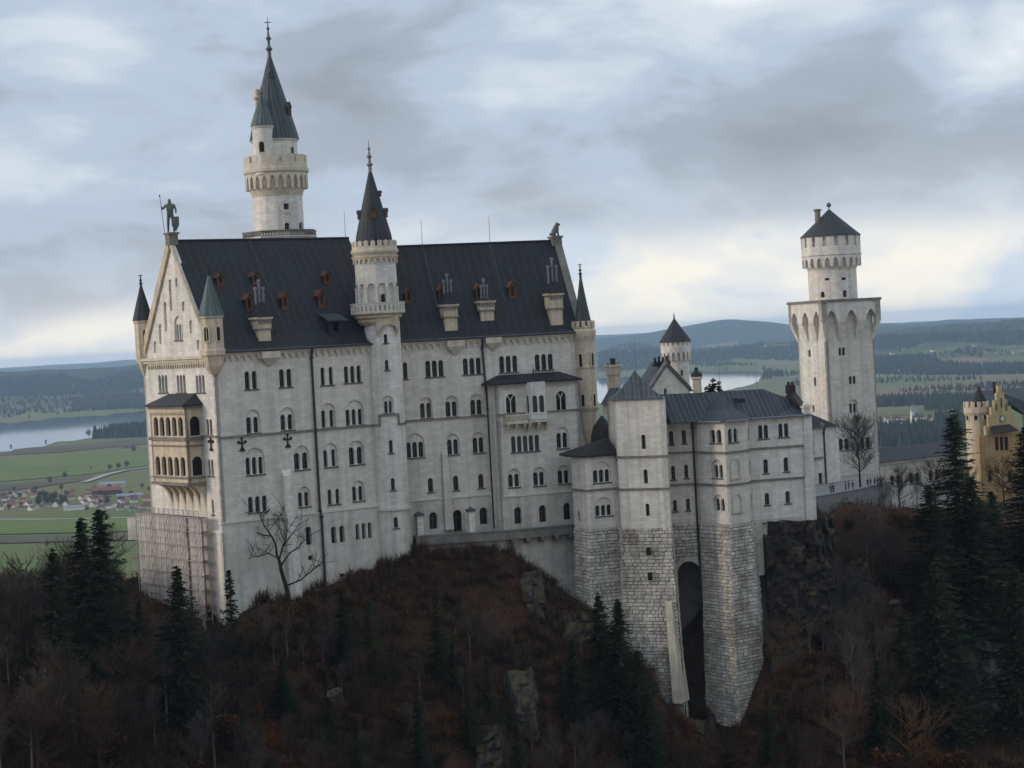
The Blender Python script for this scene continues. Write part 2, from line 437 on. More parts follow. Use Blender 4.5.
def add_window(W, holes, parent, px, yt, yb, n=1, sp=None, wd=None, arch=None, sill=True, cols=True, kind='round', dep=0.5, stone='lime2', name='window', sillm='sill', zz=None, ratio=0.76):
    ym = (yt + yb) / 2
    u = W.uz(px, ym)[0]
    zt, zb = zz or (W.uz(px, yt)[1], W.uz(px, yb)[1])
    k = abs(W.uz(px + 1, ym)[0] - W.uz(px - 1, ym)[0]) / 2
    spm = (sp or 0) * k
    wm = wd * k if wd else spm * ratio
    us = [u + (i - (n - 1) / 2) * spm for i in range(n)]
    lights = [light(x, zb, zt, wm, 7, kind) for x in us]
    full = (us[-1] - us[0]) / 2 + wm / 2
    off = 0.0
    mb = MB()
    if arch:
        za = W.uz(px, arch)[1]
        nw = full + 0.16
        za = max(za, zt + 0.2)
        zs = max(za - nw, zb + 0.4)
        arcp = [(u - nw, zb), (u + nw, zb)] + [(u + nw * math.cos(PI * i / 12), zs + (za - zs) * math.sin(PI * i / 12)) for i in range(13)]
        holes.append(arcp); off = 0.3
        big_ = [(u - nw - .03, zb - .03), (u + nw + .03, zb - .03)] + [(u + (nw + .03) * math.cos(PI * i / 12), zs + (za - zs + .03) * math.sin(PI * i / 12)) for i in range(13)]
        ins = [[(min(max(x, u - nw), u + nw), z + 0.02 if z <= zb + 1e-6 else z) for x, z in l] for l in lights]
        plate(mb, W, big_, ins, -off, -off - 0.4, 0)
    else:
        holes.extend(lights)
    d = -off - dep + 0.1
    uu = (u - full - .05, u + full + .05)
    mb.add([W.pt(uu[0], zb - .05, d), W.pt(uu[1], zb - .05, d), W.pt(uu[1], zt + .05, d), W.pt(uu[0], zt + .05, d)], [(0, 1, 2, 3)], 1)
    # glazing bars in front of the glass
    for x in us:
        for zf in (0.62,):
            a = W.pt(x - wm / 2, zb + (zt - zb) * zf, d + .05); b = W.pt(x + wm / 2, zb + (zt - zb) * zf, d + .05)
            mb.tube(a, b, 0.035, n=4, mi=2)
        mb.tube(W.pt(x, zb, d + .05), W.pt(x, zt - .1, d + .05), 0.03, n=4, mi=2)
    win = mb.build(name, [stone, 'glass', 'frame'], parent)
    if sill:
        s = MB(); plate(s, W, rect(u - full - .22, u + full + .22, zb - .2, zb - .01), (), 0.16, 0.0)
        s.add([W.pt(u - full - .22, zb - .01, .16), W.pt(u + full + .22, zb - .01, .16), W.pt(u + full + .22, zb - .01, -.1), W.pt(u - full - .22, zb - .01, -.1)], [(0, 1, 2, 3)])
        s.build('sill', sillm, win)
    if cols and n > 1:
        hc = (zt - wm / 2) - zb + .05
        key = round(hc, 1)
        for i in range(n - 1):
            p = W.pt((us[i] + us[i + 1]) / 2, zb, -off - 0.08)
            r = max(0.09, (spm - wm) * 0.42)
            cm = MB(); cm.lathe((p.x, p.y), [(r * 1.5, p.z), (r * 1.5, p.z + .12), (r, p.z + .2), (r * .9, p.z + hc - .35), (r * 1.6, p.z + hc - .1), (r * 1.6, p.z + hc)], 8)
            cm.build('column', 'column', win, smooth=True)
    return win
def wall(W, outline, holes, name, m, parent, d=0.0, th=0.6):
    mb = MB(); plate(mb, W, outline, holes, d, d - th); return mb.build(name, m, parent, smooth=isinstance(W, Cyl))
def band(W, u0, u1, z0, z1, d, name, m, parent):
    mb = MB(); plate(mb, W, rect(u0, u1, z0, z1), (), d, -0.02); return mb.build(name, m, parent, smooth=isinstance(W, Cyl))
def frieze(mb, W, u0, u1, zt, zb, n, d1, d0=0.0, fill=0.72, kind='round'):          # a table of little arches hanging under a cornice
    st = (u1 - u0) / n; wd = st * fill
    pts = [(u1, zt), (u0, zt)]
    for i in range(n):
        c = u0 + (i + .5) * st; h = wd / 2
        zs = zb + (zt - zb) * .25
        hh = (zt - zb) * .5
        pts.append((c - st / 2, zb) if i == 0 else (c - st / 2, zb - .0))
        pts.append((c - h, zb))
        if kind == 'round':
            for k in range(7): pts.append((c - h * math.cos(PI * k / 6), zs + hh * math.sin(PI * k / 6)))
        else:
            pts += [(c - h, zs), (c - h * .75, zs + hh * .55), (c, zs + hh), (c + h * .75, zs + hh * .55), (c + h, zs)]
        pts.append((c + h, zb))
    pts.append((u1, zb))
    q = [pts[0]]
    for p in pts[1:]:
        if math.hypot(p[0] - q[-1][0], p[1] - q[-1][1]) > 1e-4: q.append(p)
    q.reverse()
    # make it run counter-clockwise
    ar = sum(q[i][0] * q[(i + 1) % len(q)][1] - q[(i + 1) % len(q)][0] * q[i][1] for i in range(len(q)))
    if ar < 0: q.reverse()
    plate(mb, W, q, (), d1, d0)
def merlons(mb, c, r0, r1, z0, z1, n, fill=0.62, ph=0.0, sub=3, rnd_top=False):
    for i in range(n):
        a0 = ph + 2 * PI * (i - fill / 2) / n; a1 = ph + 2 * PI * (i + fill / 2) / n
        for k in range(sub):
            b0 = a0 + (a1 - a0) * k / sub; b1 = a0 + (a1 - a0) * (k + 1) / sub
            zt = z1 - (0.12 * abs(k - (sub - 1) / 2) if rnd_top else 0)
            vs = [(c[0] + r * math.cos(b), c[1] + r * math.sin(b), z) for z in (z0, zt) for r in (r0, r1) for b in (b0, b1)]
            fs = [(4, 6, 7, 5), (2, 3, 7, 6), (0, 4, 5, 1)]
            if k == 0: fs.append((0, 2, 6, 4))
            if k == sub - 1: fs.append((1, 5, 7, 3))
            mb.add(vs, fs)
def finial(c, z0, z1, r, parent, m='bronze', cross=False):
    h = z1 - z0
    mb = MB(); mb.lathe(c, [(r * .55, z0 - .3), (r * .5, z0 + h * .12), (r, z0 + h * .18), (r * .4, z0 + h * .26), (r * .35, z0 + h * .38), (r * .8, z0 + h * .45), (r * .35, z0 + h * .52), (r * .2, z0 + h * .65), (r * .5, z0 + h * .70), (r * .15, z0 + h * .76), (r * .06, z1)], 10)
    if cross: mb.obox((c[0], c[1], z0 + h * .86), (r * .9, 0, 0), (0, .06, 0), (0, 0, .07))
    return mb.build('finial', m, parent, smooth=True)
# ------------------------------------------------------------------ the palace: plan
def dirs(deg):
    a = R(deg); return Vector((math.cos(a), math.sin(a))), Vector((-math.sin(a), math.cos(a)))
D0 = 300.0
A = P2(215.5, 400, D0)
d1, b1 = dirs(37); WD1 = 23.2
def along(p, d, px, py):                                   # the distance along a plan line at which it crosses a picture column
    r = ray(px, py); q = Vector((r.x, r.y))
    return (p.x * q.y - p.y * q.x) / (d.y * q.x - d.x * q.y)
L1 = along(A, d1, 389, 400)
K = A + d1 * L1
B = A + b1 * WD1
K2 = P2(404, 400, 322.0)
d2, b2 = dirs(20); WD2 = 18.5
L2 = along(K2, d2, 587, 400)
CE = K2 + d2 * L2
S1, S2, WE = Plane(A, K), Plane(K2, CE), Plane(B, A)
ZB = -52.0
zE1 = S1.uz(235, 350.5)[1]; zE2 = S2.uz(480, 336.5)[1]
mid1 = A + b1 * WD1 / 2
def line_z(p, d, px, py):
    t = along(p, d, px, py); q = p + d * t
    r = ray(px, py); return r.z * (q.y / r.y)
zR1 = line_z(mid1, d1, 200, 240.5)
mid2 = K2 + b2 * WD2 / 2
zR2 = line_z(mid2, d2, 480, 243.5)
zL1 = S1.uz(300, 515)[1]; zL2 = S2.uz(450, 498)[1]
pal = thing('palace', (A.x, A.y, -40), 'long five-storey pale limestone palace with steep dark slate roof, red dormers and tan loggia', 'palace')

# ---- windows of the long front: (centre x, top y, sill y, lights, spacing, arch top or None)
h1 = []; h1b = []
rows = [
 [(250.9, 371, 389.2, 2, 7.2, None), (285.5, 369, 387, 2, 7.2, None), (326.9, 367, 385, 2, 8.2, None), (352.6, 365.7, 382.7, 3, 6.3, None)],
 [(253.4, 417, 433, 2, 7.2, 409.5), (287.6, 414.4, 430, 2, 7.2, 407.2), (328.6, 410, 427.3, 2, 8.2, 403), (355, 409, 425, 3, 6.2, 400)],
 [(255.4, 457, 474.5, 3, 6.4, 447.5), (302, 452.6, 469.6, 2, 8.2, 445.5), (330.6, 449.5, 466.7, 2, 8.2, 443), (356.7, 447, 464.4, 2, 8, 440.5)],
 [(257.7, 496, 512, 3, 7, None), (304.4, 492, 506.6, 2, 6.3, 486.5), (333.7, 489, 504.3, 2, 7.8, None), (358.5, 486, 500.8, 2, 6.3, 480.5)]]
for ri, row in enumerate(rows):
    for i, (x, yt, yb, n, sp, ar) in enumerate(row):
        add_window(S1, h1, pal, x, yt, yb, n, sp, None, ar, cols=not (x in (326.9, 328.6, 330.6, 333.7)), ratio=0.5 if x in (326.9, 328.6, 330.6, 333.7) else 0.7)
for x, yt, yb, n, sp, wd in [(307.7, 526.5, 545, 1, 0, 6), (337, 526, 542.8, 2, 8.4, None), (362.8, 523, 538.9, 3, 6.2, None)]:
    add_window(S1, h1b, pal, x, yt, yb, n, sp, wd, None, stone='tan', cols=False, ratio=0.62)
for x, yt, yb, wd in [(309.7, 555.5, 560, 5), (341.3, 573.5, 577, 5)]:
    add_window(S1, h1b, pal, x, yt, yb, 1, 0, wd, None, sill=False, kind='rect', dep=0.4)
uP = S1.L + 1.2
wall(S1, rect(0, uP, zL1, zE1), h1, 'wall', 'lime', pal)
mbw = MB(); plate(mbw, S1, rect(-.35, uP, ZB, zL1), h1b, 0.3, -0.4); mbw.build('plinth_wall', 'render', pal)
band(S1, -.45, uP, zL1 - .08, zL1 + .1, 0.42, 'ledge', 'white', pal)
zs = S1.uz(318, 429.8)[1]; band(S1, 0, uP, zs - .16, zs + .16, 0.22, 'string_course', 'band', pal)
def pilaster(W, x0, x1, yt, yb, d, m, name='buttress', out=0.0):
    u0 = W.uz(x0, yt)[0]; u1 = W.uz(x1, yt)[0]; zt = W.uz(x0, yt)[1]
    mb = MB(); zb = W.uz(x0, yb)[1]
    k = .25
    vs = [W.pt(u0, zt, 0.01), W.pt(u1, zt, 0.01), W.pt(u0, zt - .9, d * .5), W.pt(u1, zt - .9, d * .5), W.pt(u0 - k, zb, d), W.pt(u1 + k, zb, d), W.pt(u0 - k, zb, 0), W.pt(u1 + k, zb, 0)]
    mb.add(vs, [(0, 2, 3, 1), (2, 4, 5, 3), (0, 6, 4, 2), (1, 3, 5, 7)])
    return mb.build(name, m, pal)
pilaster(S1, 281, 290, 470, 610, 1.3, 'lime2')
# iron wall anchors shaped as lilies
def anchor(W, px, py):
    u, z = W.uz(px, py); mb = MB()
    for a, b in (((0, -1.1), (0, 1.0)), ((-.62, .25), (.62, .25)), ((-.62, .25), (-.5, .6)), ((.62, .25), (.5, .6)), ((-.45, -1.0), (0, -.4)), ((.45, -1.0), (0, -.4))):
        mb.tube(W.pt(u + a[0], z + a[1], .1), W.pt(u + b[0], z + b[1], .1), .13, n=5)
    for q in ((0, 1.0), (-.62, .4), (.62, .4)): mb.lathe(W.pt(u + q[0], 0, .1).xy, [(.01, z + q[1] - .25), (.26, z + q[1]), (.01, z + q[1] + .25)], 8)
    return mb.build('wall_anchor', 'iron', pal)
anchor(S1, 241.8, 444.5); anchor(S1, 287.5, 441)
# cornice with hanging arches
def cornice(W, u0, u1, zt, n, m='trim'):
    mb = MB(); frieze(mb, W, u0, u1, zt - .55, zt - 1.55, n, .32, 0.0)
    plate(mb, W, rect(u0, u1, zt - .55, zt - .05), (), .55, 0.0)
    return mb.build('cornice', m, pal)
cornice(S1, 1.9, uP, zE1, 26)
# downpipes
def pipe(pts, parent, r=.16):
    mb = MB()
    for a, b in zip(pts, pts[1:]): mb.tube(a, b, r, n=6)
    for p in pts[1:-1]: mb.lathe((p.x, p.y), [(r * 1.5, p.z - .2), (r * 1.5, p.z + .2)], 6)
    return mb.build('downpipe', 'pipe', parent)
uq = S1.uz(314, 420)[0]
pipe([S1.pt(uq, zE1 - .2, .7), S1.pt(uq, zE1 - 1.8, .3), S1.pt(uq, zL1 + .3, .3), S1.pt(uq, zL1 - .6, .62), S1.pt(uq, ZB, .62)], pal, .2)
# back and end walls that the photograph cannot see but the building has
mb = MB()
P1n = Plane(K + b1 * WD1 + d1 * 1.2, B); plate(mb, P1n, rect(0, P1n.L, ZB, zE1), (), 0, -.5)
P1e = Plane(K + d1 * 1.2, K + d1 * 1.2 + b1 * WD1); plate(mb, P1e, [(0, ZB), (WD1, ZB), (WD1, zE1), (WD1 / 2, zR1 - .15), (0, zE1)], (), 0, -.5)
P2n = Plane(CE + b2 * WD2, K2 + b2 * WD2 - d2 * 6); plate(mb, P2n, rect(0, P2n.L, ZB, zE2), (), 0, -.5)
mb.build('rear_wall', 'lime', pal)

# ---- second half of the front
h2 = []; h2b = []
add_window(S2, h2, pal, 405.3, 362, 379, 1, 0, 4.2)
for x, yt, yb in [(434.5, 360.3, 376.7), (472, 358, 374.2), (508.4, 355.8, 372.2), (543.9, 354, 370)]:
    add_window(S2, h2, pal, x, yt, yb, 3, 6.5)
for x, yt, yb, ar in [(426.2, 403, 418, 397.4), (451.8, 401.4, 416.5, 395.8), (476.7, 399.6, 414.7, 394.2)]:
    add_window(S2, h2, pal, x, yt, yb, 2, 6.3, None, ar)
add_window(S2, h2, pal, 415.3, 442, 457.7, 3, 6.2, None, 433.3)
for x, yt, yb, ar in [(453.3, 439.4, 454.6, 433.8), (478.8, 437.5, 452.7, 432)]:
    add_window(S2, h2, pal, x, yt, yb, 2, 6.1, None, ar)
for x, yt, yb in [(430.6, 478, 492), (455.9, 475.7, 490.3), (481, 474, 488)]:
    add_window(S2, h2, pal, x, yt, yb, 1, 0, 5.2)
for x, yt, yb in [(433, 512, 529), (483.3, 507.4, 524.3)]:
    add_window(S2, h2b, pal, x, yt, yb, 1, 0, 8, stone='tan')
add_window(S2, h2b, pal, 457.3, 509.5, 531.5, 1, 0, 9.5, stone='tan', sill=False, name='door', dep=.7)
wall(S2, rect(-2.5, S2.L, zL2, zE2), h2, 'wall', 'lime', pal)
wall(S2, rect(-2.5, S2.L, ZB, zL2), h2b, 'plinth_wall', 'render', pal, d=0.2, th=.8)
uB0 = S2.uz(491, 440)[0]
band(S2, -2.5, uB0, zL2 - .08, zL2 + .1, 0.32, 'ledge', 'white', pal)
zs2 = S2.uz(445, 418.5)[1]; band(S2, -2.5, uB0, zs2 - .15, zs2 + .15, .2, 'string_course', 'band', pal)
cornice(S2, -2.5, S2.L, zE2, 30)
pilaster(S2, 441, 446.5, 450, 530, 1.0, 'render')
uq = S2.uz(489.5, 449)[0]
pipe([S2.pt(uq - .4, zE2 - .2, .7), S2.pt(uq - .4, zE2 - 1.9, .25), S2.pt(uq, zs2 + 1.0, .25), S2.pt(uq, zL2 - 5.5, .25)], pal, .18)
# door surround
u, z = S2.uz(457.3, 531.5); zt_ = S2.uz(457.3, 506.5)[1]
mb = MB(); plate(mb, S2, light(u, z, zt_, 2.5, 10), [light(u, z - .01 + .02, zt_ - .5, 1.55, 10)], .5, .18); mb.build('door_surround', 'tan', pal)

# ---- the projecting block with the oriel
PB = 4.5
n2 = S2.n
def solve_u(W, off, px, py):
    q = Plane(W.p0 + W.n * off, W.p1 + W.n * off); return q.uz(px, py)[0]
uA = solve_u(S2, PB, 498.5, 440); uBz = solve_u(S2, PB, 580.5, 430)
SB = Plane(S2.p0 + n2 * PB + d2 * uA, S2.p0 + n2 * PB + d2 * uBz)
SBl = Plane(S2.p0 + d2 * uA, S2.p0 + n2 * PB + d2 * uA)
SBr = Plane(S2.p0 + n2 * PB + d2 * uBz, S2.p0 + d2 * uBz)
zBe = SB.uz(536, 381)[1]; zBr = S2.uz(536, 373)[1]; zLB = SB.uz(540, 494)[1]
hb = []; hbb = []
# two wide arched windows with forked tracery either side of the oriel
for x, yt, yb in [(510.8, 394, 412.8), (560.8, 391, 409.8)]:
    wv = add_window(SB, hb, pal, x, yt, yb, 1, 0, 10.5, sill=False)
    u, zt = SB.uz(x, (yt + yb) / 2)[0], SB.uz(x, yt)[1]; zb = SB.uz(x, yb)[1]
    mb = MB(); k = .82
    mb.tube(SB.pt(u, zb, -.15), SB.pt(u, zt - 1.1, -.15), .09, n=6); mb.tube(SB.pt(u, zt - 1.1, -.15), SB.pt(u - .5, zt - .25, -.15), .08, n=6); mb.tube(SB.pt(u, zt - 1.1, -.15), SB.pt(u + .5, zt - .25, -.15), .08, n=6)
    mb.build('mullion', 'column', wv)
    mb = MB(); plate(mb, SB, light(u, zb, zt + .35, 10.5 * .162 + .7, 10), [light(u, zb + .01, zt + .02, 10.5 * .162 + .04, 10)], .14, 0); mb.build('window_surround', 'lime2', wv)
add_window(SB, hb, pal, 525.3, 435.5, 451.4, 5, 5.9)
add_window(SB, hb, pal, 562.6, 432.8, 448, 2, 6.0, None, 427)
for x, yt, yb, ar in [(514.3, 473.9, 487, 468.5), (539.4, 472, 485.6, 466.8), (564, 470.3, 483.5, 465)]:
    add_window(SB, hb, pal, x, yt, yb, 2, 6.1, None, ar)
for x, yt, yb in [(517.6, 507, 523.8), (542.4, 505, 522), (566.8, 502.7, 519.6)]:
    add_window(SB, hbb, pal, x, yt, yb, 1, 0, 7.2, stone='tan', sillm='white')
wall(SB, rect(0, SB.L, zLB, zBe), hb, 'wall', 'lime', pal)
wall(SB, rect(0, SB.L, ZB, zLB), hbb, 'plinth_wall', 'render', pal, d=.2, th=.8)
mb = MB()
for W_ in (SBl, SBr): plate(mb, W_, rect(0, W_.L, ZB, zBe), (), 0, -.5)
mb.build('side_wall', 'lime2', pal)
band(SB, 0, SB.L, zLB - .08, zLB + .1, .32, 'ledge', 'white', pal)
zsB = SB.uz(560, 410.5)[1]; band(SB, 0, SB.L, zsB - .15, zsB + .12, .22, 'string_course', 'band', pal)
mb = MB()
e0, e1 = SB.pt(-.9, zBe, .8), SB.pt(SB.L + .5, zBe, .8)
r0, r1 = S2.pt(uA + 2.0, zBr, 0.05), S2.pt(uBz - 1.5, zBr, 0.05)
l0, l1 = S2.pt(uA - .9, zBe, 0.05), S2.pt(uBz + .5, zBe, .05)
mb.quad(e0, e1, r1, r0, 0, [(0, 0), (14, 0), (12, 5), (2, 5)]); mb.add([l0, e0, r0], [(0, 1, 2)]); mb.add([e1, l1, r1], [(0, 1, 2)])
dz = Vector((0, 0, -.3)); mb.quad(e0, e1, e1 + dz, e0 + dz); mb.quad(l0, e0, e0 + dz, l0 + dz); mb.quad(e1, l1, l1 + dz, e1 + dz); mb.quad(e0 + dz, e1 + dz, l1 + dz, l0 + dz)
lr = mb.build('lower_roof', 'slate', pal)
p = S2.pt(S2.uz(532, 372)[0], zBr, .6); finial((p.x, p.y), zBr - .5, zBr + 1.6, .2, lr, 'iron')
mb = MB(); frieze(mb, SB, SB.uz(503, 388)[0], SB.uz(519, 388)[0], SB.uz(510, 386.5)[1], SB.uz(510, 389)[1], 8, .1); frieze(mb, SB, SB.uz(551, 385)[0], SB.uz(569, 385)[0], SB.uz(560, 383.5)[1], SB.uz(560, 386)[1], 8, .1); mb.build('arched_frieze', 'trim', pal)
# oriel: three-sided, on brackets, with the balcony beside it
uo0, uo1 = SB.uz(524.5, 405)[0], SB.uz(546.5, 405)[0]
zo1 = zBe - .1; zo0 = SB.uz(535, 422)[1]; po = 1.35
f0, f1 = SB.pt(uo0 + .6, 0, po).xy, SB.pt(uo1 - .6, 0, po).xy
s0, s1 = SB.pt(uo0, 0, 0).xy, SB.pt(uo1, 0, 0).xy
ori = None
OF, OL, OR_ = Plane(f0, f1), Plane(s0, f0), Plane(f1, s1)
ho = []
mb = MB()
zw1, zw0 = SB.uz(531, 395.5)[1], SB.uz(531, 412.5)[1]
hf = [light(OF.L * .28, zw0, zw1, .85), light(OF.L * .72, zw0, zw1, .85)]
plate(mb, OF, rect(0, OF.L, zo0, zo1), hf, 0, -.3)
for W_ in (OL, OR_): plate(mb, W_, rect(0, W_.L, zo0, zo1), [light(W_.L / 2, zw0, zw1, .55)], 0, -.3)
mb.add([OF.pt(0, zo0, 0), OF.pt(OF.L, zo0, 0), SB.pt(uo1, zo0, 0), SB.pt(uo0, zo0, 0)], [(3, 2, 1, 0)])
ori = mb.build('oriel', 'lime2', pal)
mb = MB()
for W_ in (OF, OL, OR_): mb.add([W_.pt(.05, zw0 - .1, -.25), W_.pt(W_.L - .05, zw0 - .1, -.25), W_.pt(W_.L - .05, zw1 + .1, -.25), W_.pt(.05, zw1 + .1, -.25)], [(0, 1, 2, 3)])
mb.build('pane', 'glass', ori)
mb = MB()
for W_ in (OF, OL, OR_): plate(mb, W_, rect(-.1, W_.L + .1, zw0 - 1.1, zw0 - .25), (), .12, -.05); plate(mb, W_, rect(-.15, W_.L + .15, zw0 - .25, zw0 - .1), (), .2, -.05)
mb.build('parapet_panel', 'column', ori)
for t in (.1, .5, .9):
    mb = MB(); u = uo0 + (uo1 - uo0) * t
    for k, (dd, zz_) in enumerate(((1.3, -.35), (.9, -.8), (.5, -1.25))): mb.obox(SB.pt(u, zo0 + zz_ + .16, dd / 2), SB.d.to_3d() * .22, SB.n.to_3d() * dd / 2, (0, 0, .22 - .01 * k))
    mb.build('bracket', 'tan', ori)
ub0, ub1 = SB.uz(503.5, 418)[0], uo0 - .02
zb1, zb0 = SB.uz(512, 414.5)[1], SB.uz(512, 422.5)[1]
mb = MB()
q = Plane(SB.pt(ub0, 0, 1.2).xy, SB.pt(ub1, 0, 1.2).xy)
nh = 9; plate(mb, q, rect(0, q.L, zb0, zb1), [light(q.L * (i + .5) / nh, zb0 + .25, zb1 - .2, q.L / nh * .6, 5) for i in range(nh)], 0, -.2, back=True)
q2 = Plane(SB.pt(ub0, 0, 0).xy, SB.pt(ub0, 0, 1.2).xy); plate(mb, q2, rect(0, q2.L - .2, zb0, zb1), [light(q2.L * (i + .5) / 3, zb0 + .25, zb1 - .2, .25, 5) for i in range(3)], 0, -.2, back=True)
mb.obox(SB.pt((ub0 + ub1) / 2, zb0 - .12, .62), SB.d.to_3d() * ((ub1 - ub0) / 2 + .1), SB.n.to_3d() * .66, (0, 0, .13))
bal = mb.build('balcony', 'trim', pal)
for t in (.12, .5, .88):
    mb = MB()
    for dd, zz_ in ((1.1, -.42), (.65, -.85)): mb.obox(SB.pt(ub0 + (ub1 - ub0) * t, zb0 + zz_, dd / 2), SB.d.to_3d() * .2, SB.n.to_3d() * dd / 2, (0, 0, .22))
    mb.build('bracket', 'tan', bal)

# ---- walkway on corbels along the foot of the front, with its parapet
pa = S2.pt(S2.uz(413, 541)[0], 0, 2.6); zw = S2.uz(440, 533.5)[1] 
uw1 = S2.uz(497, 533)[0]
mb = MB()
WK1 = Plane(S2.pt(S2.uz(412, 540)[0], 0, 2.4).xy, S2.pt(uA - .2, 0, PB + 1.6).xy)
pe = SB.pt(SB.L + .4, 0, 1.7).xy
WK2 = Plane(WK1.p1, pe)
zk = WK1.uz(440, 535.5)[1]
for W_ in (WK1, WK2):
    plate(mb, W_, rect(0, W_.L, zk - 1.0, zk), [rect(W_.L * (i + .2) / 9, W_.L * (i + .8) / 9, zk - .72, zk - .3) for i in range(9)] if False else (), 0, -.35, back=True)
    plate(mb, W_, rect(-.05, W_.L + .05, zk, zk + .16), (), .12, -.5, back=True)
    plate(mb, W_, rect(0, W_.L, zk - 1.35, zk - 1.0), (), .16, -2.2, back=True)
wk = mb.build('walkway', 'band', pal)
for i in range(6):
    mb = MB(); u = WK2.L * (i + .5) / 6
    for dd, zz_ in ((1.2, -1.6), (.7, -2.05)): mb.obox(WK2.pt(u, zk + zz_, .05 - 1.3 + dd / 2 - .0), WK2.d.to_3d() * .26, WK2.n.to_3d() * (dd / 2 + .3), (0, 0, .24))
    mb.build('bracket', 'band', wk)
mb = MB(); plate(mb, WK1, rect(0, WK1.L, ZB, zk - 1.35), (), -.6, -.9)
plate(mb, Plane(WK2.p0 - WK2.n * 1.3, WK2.p1 - WK2.n * 1.3), rect(0, WK2.L, -54, zk - 1.3), [rect(WK2.L * .40, WK2.L * .40 + .8, zk - 6, zk - 5.0)], 0, -.5)
mb.build('retaining_wall', 'render', pal)
for px, yt, yb in ((420.5, 516, 538), (472, 511.5, 534)):
    D_ = 323.0; c = P2(px, yb, D_ - 1.2); z1 = axis_z(c, yt); z0 = axis_z(c, yb) - 1
    mb = MB(); mb.box((c.x, c.y, (z0 + z1) / 2), 1.0, .9, z1 - z0, R(20)); mb2 = MB()
    o = mb.build('gate_pier', 'lime2', pal)
    mb2.box((c.x, c.y, z1 + .2), 1.35, 1.2, .4, R(20)); mb2.lathe((c.x, c.y), [(.6, z1 + .4), (.05, z1 + .8)], 4, ph=R(65)); mb2.build('cap', 'sill', o)

# ------------------------------------------------------------------ palace roofs
def slope(mb, p0, d, b, L, prof, soffit=True):
    ss = 0
    for i in range(len(prof) - 1):
        (x0, z0), (x1, z1) = prof[i], prof[i + 1]; l = math.hypot(x1 - x0, z1 - z0)
        a = p0 + b * x0; c = p0 + b * x1
        n = max(1, int(L / 6))
        for k in range(n):
            u0, u1 = L * k / n, L * (k + 1) / n
            q = [(a + d * u0).to_3d(), (a + d * u1).to_3d(), (c + d * u1).to_3d(), (c + d * u0).to_3d()]
            q[0].z = q[1].z = z0; q[2].z = q[3].z = z1
            mb.add(q, [(0, 1, 2, 3)], 0, [(u0, ss), (u1, ss), (u1, ss + l), (u0, ss + l)])
        ss += l
    if soffit:
        x0, z0 = prof[0]; a = p0 + b * x0; c = p0 + b * 0.02
        q = [a.to_3d(), (a + d * L).to_3d(), (c + d * L).to_3d(), c.to_3d()]
        q[0].z = q[1].z = z0 - .28; q[2].z = q[3].z = z0 - .3; mb.add(q, [(0, 3, 2, 1)])
        t = [a.to_3d(), (a + d * L).to_3d()]; t[0].z = t[1].z = z0; mb.add([q[0], q[1], t[1], t[0]], [(0, 1, 2, 3)])
def profile(run, zE, zR, over=.8):
    k = (zR - zE) / run
    return [(-over, zE - .05), (.25, zE + .55), (1.5, zE + 1.5 * k * .86 + .15), (3.0, zE + 3.0 * k), (run, zR)]
mb = MB()
p1 = profile(WD1 / 2, zE1, zR1); slope(mb, A + d1 * .3, d1, b1, S1.L + 1.2, p1); slope(mb, B + d1 * (S1.L + 1.5), -d1, -b1, S1.L + 1.2, p1)
mb.build('roof', 'slate', pal)
mb = MB()
p2 = profile(WD2 / 2, zE2, zR2); slope(mb, K2 - d2 * 6, d2, b2, S2.L + 5.6, p2); slope(mb, CE + b2 * WD2 - d2 * .3, -d2, -b2, S2.L + 5.6, p2)
mb.build('roof', 'slate', pal)
for p0, d, b, L, run, zE, zR in ((A + d1 * .3, d1, b1, S1.L + 1.2, WD1 / 2, zE1, zR1), (K2 - d2 * 6, d2, b2, S2.L + 5.6, WD2 / 2, zE2, zR2)):
    mb = MB(); a = p0 - b * .85; c = a + d * L
    mb.tube((a.x, a.y, zE - .12), (c.x, c.y, zE - .12), .17, n=6); mb.build('gutter', 'strip', pal)
    mb = MB(); a = p0 + b * run; c = a + d * L
    mb.tube((a.x, a.y, zR + .02), (c.x, c.y, zR + .02), .2, n=6); mb.build('ridge_cap', 'slate', pal)
    # lead flashing strips and rods that run up the slope
    for t in ((.42, .98) if zR == zR1 else (.36, .68)):
        mb = MB(); q0 = p0 + d * L * t + b * 3.2; q1 = p0 + d * L * t + b * (run - .1); k = (zR - zE) / run
        mb.tube((q0.x, q0.y, zE + 3.2 * k + .06), (q1.x, q1.y, zR - .1 * k + .06), .07, n=4)
        mb.tube((q1.x, q1.y, zR), (q1.x, q1.y, zR + (4.5 if t != .42 else .5)), .05, .025, n=5); mb.build('lightning_rod', 'strip', pal)
def on_roof(px, py, p0, b, run, zE, zR):                  # a picture point on the front slope
    k = (zR - zE) / run; n = Vector((b.x * -k, b.y * -k, 1)); q = Vector((p0.x, p0.y, zE)); r = ray(px, py)
    return r * (q.dot(n) / r.dot(n))
RF1 = (A, b1, WD1 / 2, zE1, zR1, d1); RF2 = (K2, b2, WD2 / 2, zE2, zR2, d2)
